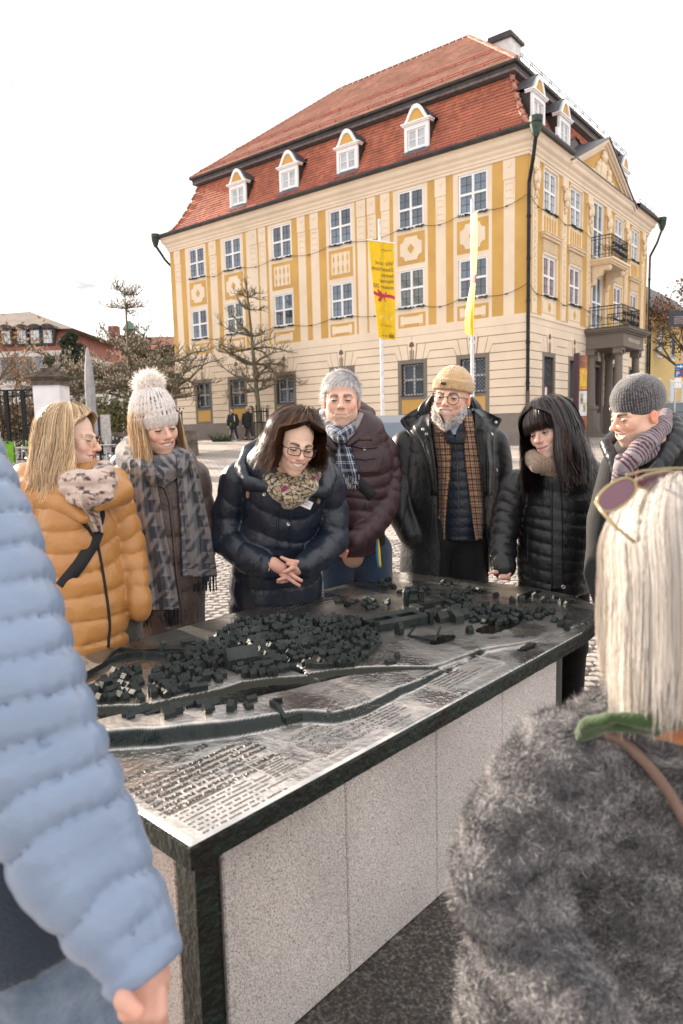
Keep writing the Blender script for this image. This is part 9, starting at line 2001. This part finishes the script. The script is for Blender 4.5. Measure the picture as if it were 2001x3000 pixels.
cg=(0,-.014,.060); rg_=(.089,.110,.098); beanie(MG,cg,rg_,.006,gk,pG,0,0,None,-.05,colfn=knitc,h=.0036); onhat(MG,cg,rg_,.62,.040,.034,.011,mat('steel_label',(.62,.58,.54),.35,metal=.7),pG,lift=.003)
# ============================================================ woman seen from behind, white blonde hair, grey boucle coat
Y=1.04; MH=headmat(at(2012,1700,.97),-135,16,-6,1.0)
rh=[at(1960,2080,1.02),at(1930,2170,1.05),at(1930,2400,1.06),at(1930,2750,1.06),at(1930,3150,1.06)]
ruh=[.05,.165,.215,.235,.25]; rwh=[.05,.10,.13,.15,.16]
arm=[at(1660,2270,1.0),at(1520,2470,.97),at(1490,2620,.93),at(1580,2820,.87),at(1700,2960,.80)]
pH=body('H',head(MH,True,(.60,.37,.27),(.35,.26,.16),.3,False,.5),(np.array(rh),np.array(ruh),np.array(rwh)),Y,[[a,b] for a,b in zip(hips(.5,1.06),feet(.5,1.06))],[arm[:4]],label='woman seen from behind with white blonde bobbed hair and a grey boucle coat',group='visitors round the relief')
lower(pH,hips(.5,1.06),feet(.5,1.06),cloth('charcoal_trousers',(.03,.03,.03)))
wool=mat('grey_boucle',(.115,.105,.11),.95,var=.3,vs=70,bump=.9,bs=110,sheen=.6,col2=(.03,.028,.03))
g=Vox(*bounds(rh,arm,m=.30),.0085); fz=lambda T,th,P:.010*fbm(P*9,1.,3)+.006*fbm(P*26,1.,2)
g.tube(rh,ruh,rwh,k=.03,disp=fz); g.tube(arm,[.095,.088,.082,.074,.064],k=.03,disp=fz); g.tube([at(1480,2880,.98),at(1500,3100,.98)],[.07,.085],.1,k=.03,disp=fz); v,f=g.get(1); cH=tomesh('boucle_coat',[(v,f,0,None,None)],[wool],pH)
camd=lambda p,nn: ((OC-p)*nn).sum(1)>-.15*np.linalg.norm(OC-p,axis=1)
tv_,tf_,tc_=tufts(v,f,90000,9,.0062,((.035,.034,.038),(.085,.082,.088),(.19,.18,.185),(.36,.345,.345),(.66,.63,.62)),.0010,1.0,.15,4,sel=lambda p,nn:camd(p,nn)*(p[:,2]>.55),jit=.7); tomesh('wool_nap',[(tv_,tf_,0,tc_,None)],[furm],pH,kind='stuff')
SH=Surf(cH); strap(SH,[(1770,2150),(1830,2175),(1900,2240),(1960,2320),(2010,2410),(2060,2500)],.016,'bag_strap',mat('brown_leather',(.20,.125,.10),.5),pH,.004,.012)
sp=[at(x,y,Y_) for x,y,Y_ in ((1672,2160,.98),(1705,2130,.93),(1790,2095,.90),(1900,2105,.885),(2030,2120,.90),(2120,2100,.95))]; g=Vox(*bounds(sp,m=.08),.0045); g.tube(sp,[.003,.007,.010,.011,.011,.011],k=.003,disp=wrink(.006,24,(1,1,2))); g.tube([q+np.array([0,.01,-.018]) for q in sp[1:]],[.006,.008,.009,.009,.009],k=.003,disp=wrink(.005,26)); garment('green_scarf',g,cloth('green_wool',(.028,.060,.011),.9,.3,180),pH)
sp=[at(x,y,Y_) for x,y,Y_ in ((1930,2145,.90),(2000,2150,.89),(2090,2140,.92))]; g=Vox(*bounds(sp,m=.06),.005); g.tube(sp,[.010,.016,.016],k=.003); garment('orange_collar',g,cloth('orange_wool',(.42,.16,.06)),pH)
wb=((.70,.65,.60),(.60,.54,.48),(.80,.76,.72),(.46,.40,.35),(.68,.61,.54))
hq=strands(MH,19000,51,.0,(.25,pi),lambda a:np.where(np.abs(a)<1.2,-.125,-.175),.036,-.0,.013,3.2,.7,wb,.0009,13,.0,.8,(.02,1.45),.62,gravity=(0,0,0),hang=.65,fly=.03); hmw=hairmat('white_blonde_strands',.25,.38); tomesh('hair',[(hq[0],hq[1],0,hq[2],None)],[hmw],pH)
g=Vox((-.13,-.17,-.22),(.13,.14,.15),.006); g.ell((0,-.015,.035),(.081,.102,.092),k=0); g.ell((0,-.035,-.07),(.083,.085,.125),k=.03); P=g.pts(tuple(slice(None) for _ in range(3))); g.F=np.maximum(g.F,(np.minimum(P[...,1]-.04,.07-P[...,2]-.3*P[...,1])).astype(np.float32)*.8); v,f=g.get(2); tomesh('hair_mass',[(xf(MH,v),f,0,(.50,.43,.36),None)],[hmw],pH)
# sunglasses pushed up on her head
cen=at(1795,1455,.90); b=MB(); ln=MB(); fr_=mat('tortoise_gold',(.42,.32,.17),.3,metal=.4); 
def oval(cx,cy,rx,ry,Yc,tilt,n=28,dep=.0):
    p=[]
    for a in np.linspace(0,2*pi,n+1):
        e=.82; qx=rx*np.sign(cos(a))*abs(cos(a))**e; qy=ry*np.sign(sin(a))*abs(sin(a))**e; p.append(at(cx+qx*cos(tilt)-qy*sin(tilt),cy+qx*sin(tilt)+qy*cos(tilt),Yc+dep*qx/rx))
    return p
ov=oval(1806,1450,62,35,.915,-.62,dep=.012); b.tube(ov,.0020,6); ln.add([tuple(p) for p in ov[:-1]],[tuple(range(28))]); 
ov2=oval(1925,1405,62,20,.985,-.2,dep=.02); b.tube(ov2,.0018,6); ln.add([tuple(p) for p in ov2[:-1]],[tuple(range(28))])
b.tube([at(1858,1412,.93),at(1868,1402,.94),at(1880,1405,.955)],.0022,5); b.tube([at(1745,1470,.90),at(1765,1500,.88),at(1800,1540,.86),at(1860,1590,.85)],.0024,5); b.tube([at(1835,1392,.94),at(1880,1380,.95),at(1960,1372,.97),at(2040,1372,.98)],.0018,5)
ob=tomesh('sunglasses',[(np.array(b.v),b.f,0,None,None)],[fr_],pH)
lm=mat('rose_tinted_lens',(.16,.04,.075),.06,var=.1,spec=.8)
for k_ in (0,1): tomesh('sunglass_lens',[(np.array(ln.v[28*k_:28*k_+28]),[tuple(range(28))],0,None,None)],[lm],ob,shade=False)
# ============================================================ person in the light blue puffer, close at the left edge
Y=.86
ap=[at(x,y,Y_) for x,y,Y_ in ((-170,1300,1.02),(-75,1600,.98),(-5,1900,.92),(95,2200,.87),(232,2500,.83),(375,2735,.79),(408,2800,.78))]
tr=[at(x,y,Y_) for x,y,Y_ in ((-330,1250,1.12),(-330,1600,1.12),(-250,2150,1.10),(-110,2750,1.08))]
HY=.775
def hp_(pts): return [at(x,y,HY+d) for x,y,d in pts]
rd_=lambda *r:[x*HY/2054 for x in r]
hi_=[(hp_([(410,2800,.0),(420,2870,0),(425,2915,.0)]),rd_(62,72,66),.02)]+[(hp_([(375+30*i,2900,-.02),(368+33*i,2965,-.034),(385+30*i,2990,-.012),(400+24*i,2960,.004)]),rd_(25,25,22,18),.002) for i in range(4)]+[(hp_([(375,2860,-.02),(362,2930,-.05),(405,2965,-.058)]),rd_(28,27,22),.006)]
hdI=headmat(at(-420,900,1.12),150,0,0)
pI=body('I',head(hdI,False,(.6,.36,.26)),(np.array(tr),np.array([.08,.2,.19,.15]),np.array([.07,.13,.13,.12])),Y,[[a,b] for a,b in zip([np.array([-.46,1.0,.8]),np.array([-.60,1.06,.8])],[np.array([-.42,1.0,.16]),np.array([-.62,1.08,.16])])],[ap[:6]],[handvox(hi_,h=.0034,skin=(.62,.34,.26))],label='person in a light blue puffer jacket and jeans cut off by the picture edge',group='visitors round the relief')
sky_=nylon('light_blue_nylon',(.20,.262,.375),.27,.12,60,.05)
g=Vox(*bounds(ap,m=.16),.0048); g.tube(ap,[.072,.087,.092,.088,.079,.058,.049],k=.006,disp=puff(.052,.0165,.0,.0014,.01,.33)); g.cut(ap[-1]+(ap[-1]-ap[-2])*.9,(ap[-1]-ap[-2])); v,f=g.get(1); tomesh('puffer_sleeve',[(v,f,0,None,None)],[sky_],pI)
g=Vox(*bounds(tr,m=.26),.011); g.tube(tr[:3],[.15,.21,.205],[.13,.155,.15],k=.01,disp=puff(.05,.012,0,.003)); v,f=g.get(1); tomesh('puffer_jacket',[(v,f,0,None,None)],[sky_],pI)
dkn=cloth('dark_navy_fleece',(.012,.022,.040),.85,.3,160); g=Vox(*bounds([at(-200,2200,1.08),at(110,2950,.95)],m=.24),.009); g.tube([at(-200,2200,1.08),at(-80,2600,1.03),at(-30,2950,1.0)],[.17,.155,.15],.14,k=.02,disp=wrink(.010,9)); g.tube([at(-40,2400,1.0),at(70,2600,.97),at(110,2900,.95)],[.12,.115,.11],.10,k=.03); g.cut(at(90,2835,.9),(.25,0,-1.)); v,f=g.get(1); tomesh('navy_fleece',[(v,f,0,None,None)],[dkn],pI)
den=mat('washed_denim',(.20,.25,.33),.85,var=.3,vs=16,bump=.5,bs=190,col2=(.10,.14,.20)); lower(pI,[np.array([-.44,.98,.80]),np.array([-.60,1.06,.84])],[np.array([-.40,.98,.145]),np.array([-.62,1.08,.145])],den,'jeans',(.085,.075,.065),.011)

g=Vox((-.1,-.14,-.12),(.1,.13,.16),.0055); g.ell((0,-.016,.036),(.083,.100,.092),k=0); P=g.pts(tuple(slice(None) for _ in range(3))); g.F=np.maximum(g.F,(np.minimum(P[...,1]-.03,.10-P[...,2]-.3*P[...,1])*.8).astype(np.float32)); v,f=g.get(1); tomesh('hair_mass',[(xf(hdI,v),f,0,(.09,.055,.035),None)],[hairm],pI); combed(hdI,v,f,1800,5,.035,((.14,.085,.05),(.08,.05,.03),(.20,.13,.08)),lambda q:np.array([0,-.3,-1.]),parent=pI)
cI_=np.array(tr[0])+np.array([0,0,.05]); sp=[cI_+np.array([.075*cos(a),.07*sin(a),.012*sin(2*a)]) for a in np.linspace(0,2*pi,13)]; g=Vox(*bounds(sp,m=.09),.007); g.tube(sp,.045,k=.01,disp=wrink(.006,14)); v,f=g.get(1); tomesh('stand_collar',[(v,f,0,None,None)],[sky_],pI)
cH_=np.array(rh[0])+np.array([0,0,-.03]); sp=[cH_+np.array([.07*cos(a),.06*sin(a),0]) for a in np.linspace(0,2*pi,13)]; g=Vox(*bounds(sp,m=.08),.007); g.tube(sp,.030,k=.01,disp=wrink(.005,18)); v,f=g.get(1); tomesh('coat_collar',[(v,f,0,None,None)],[wool],pH)
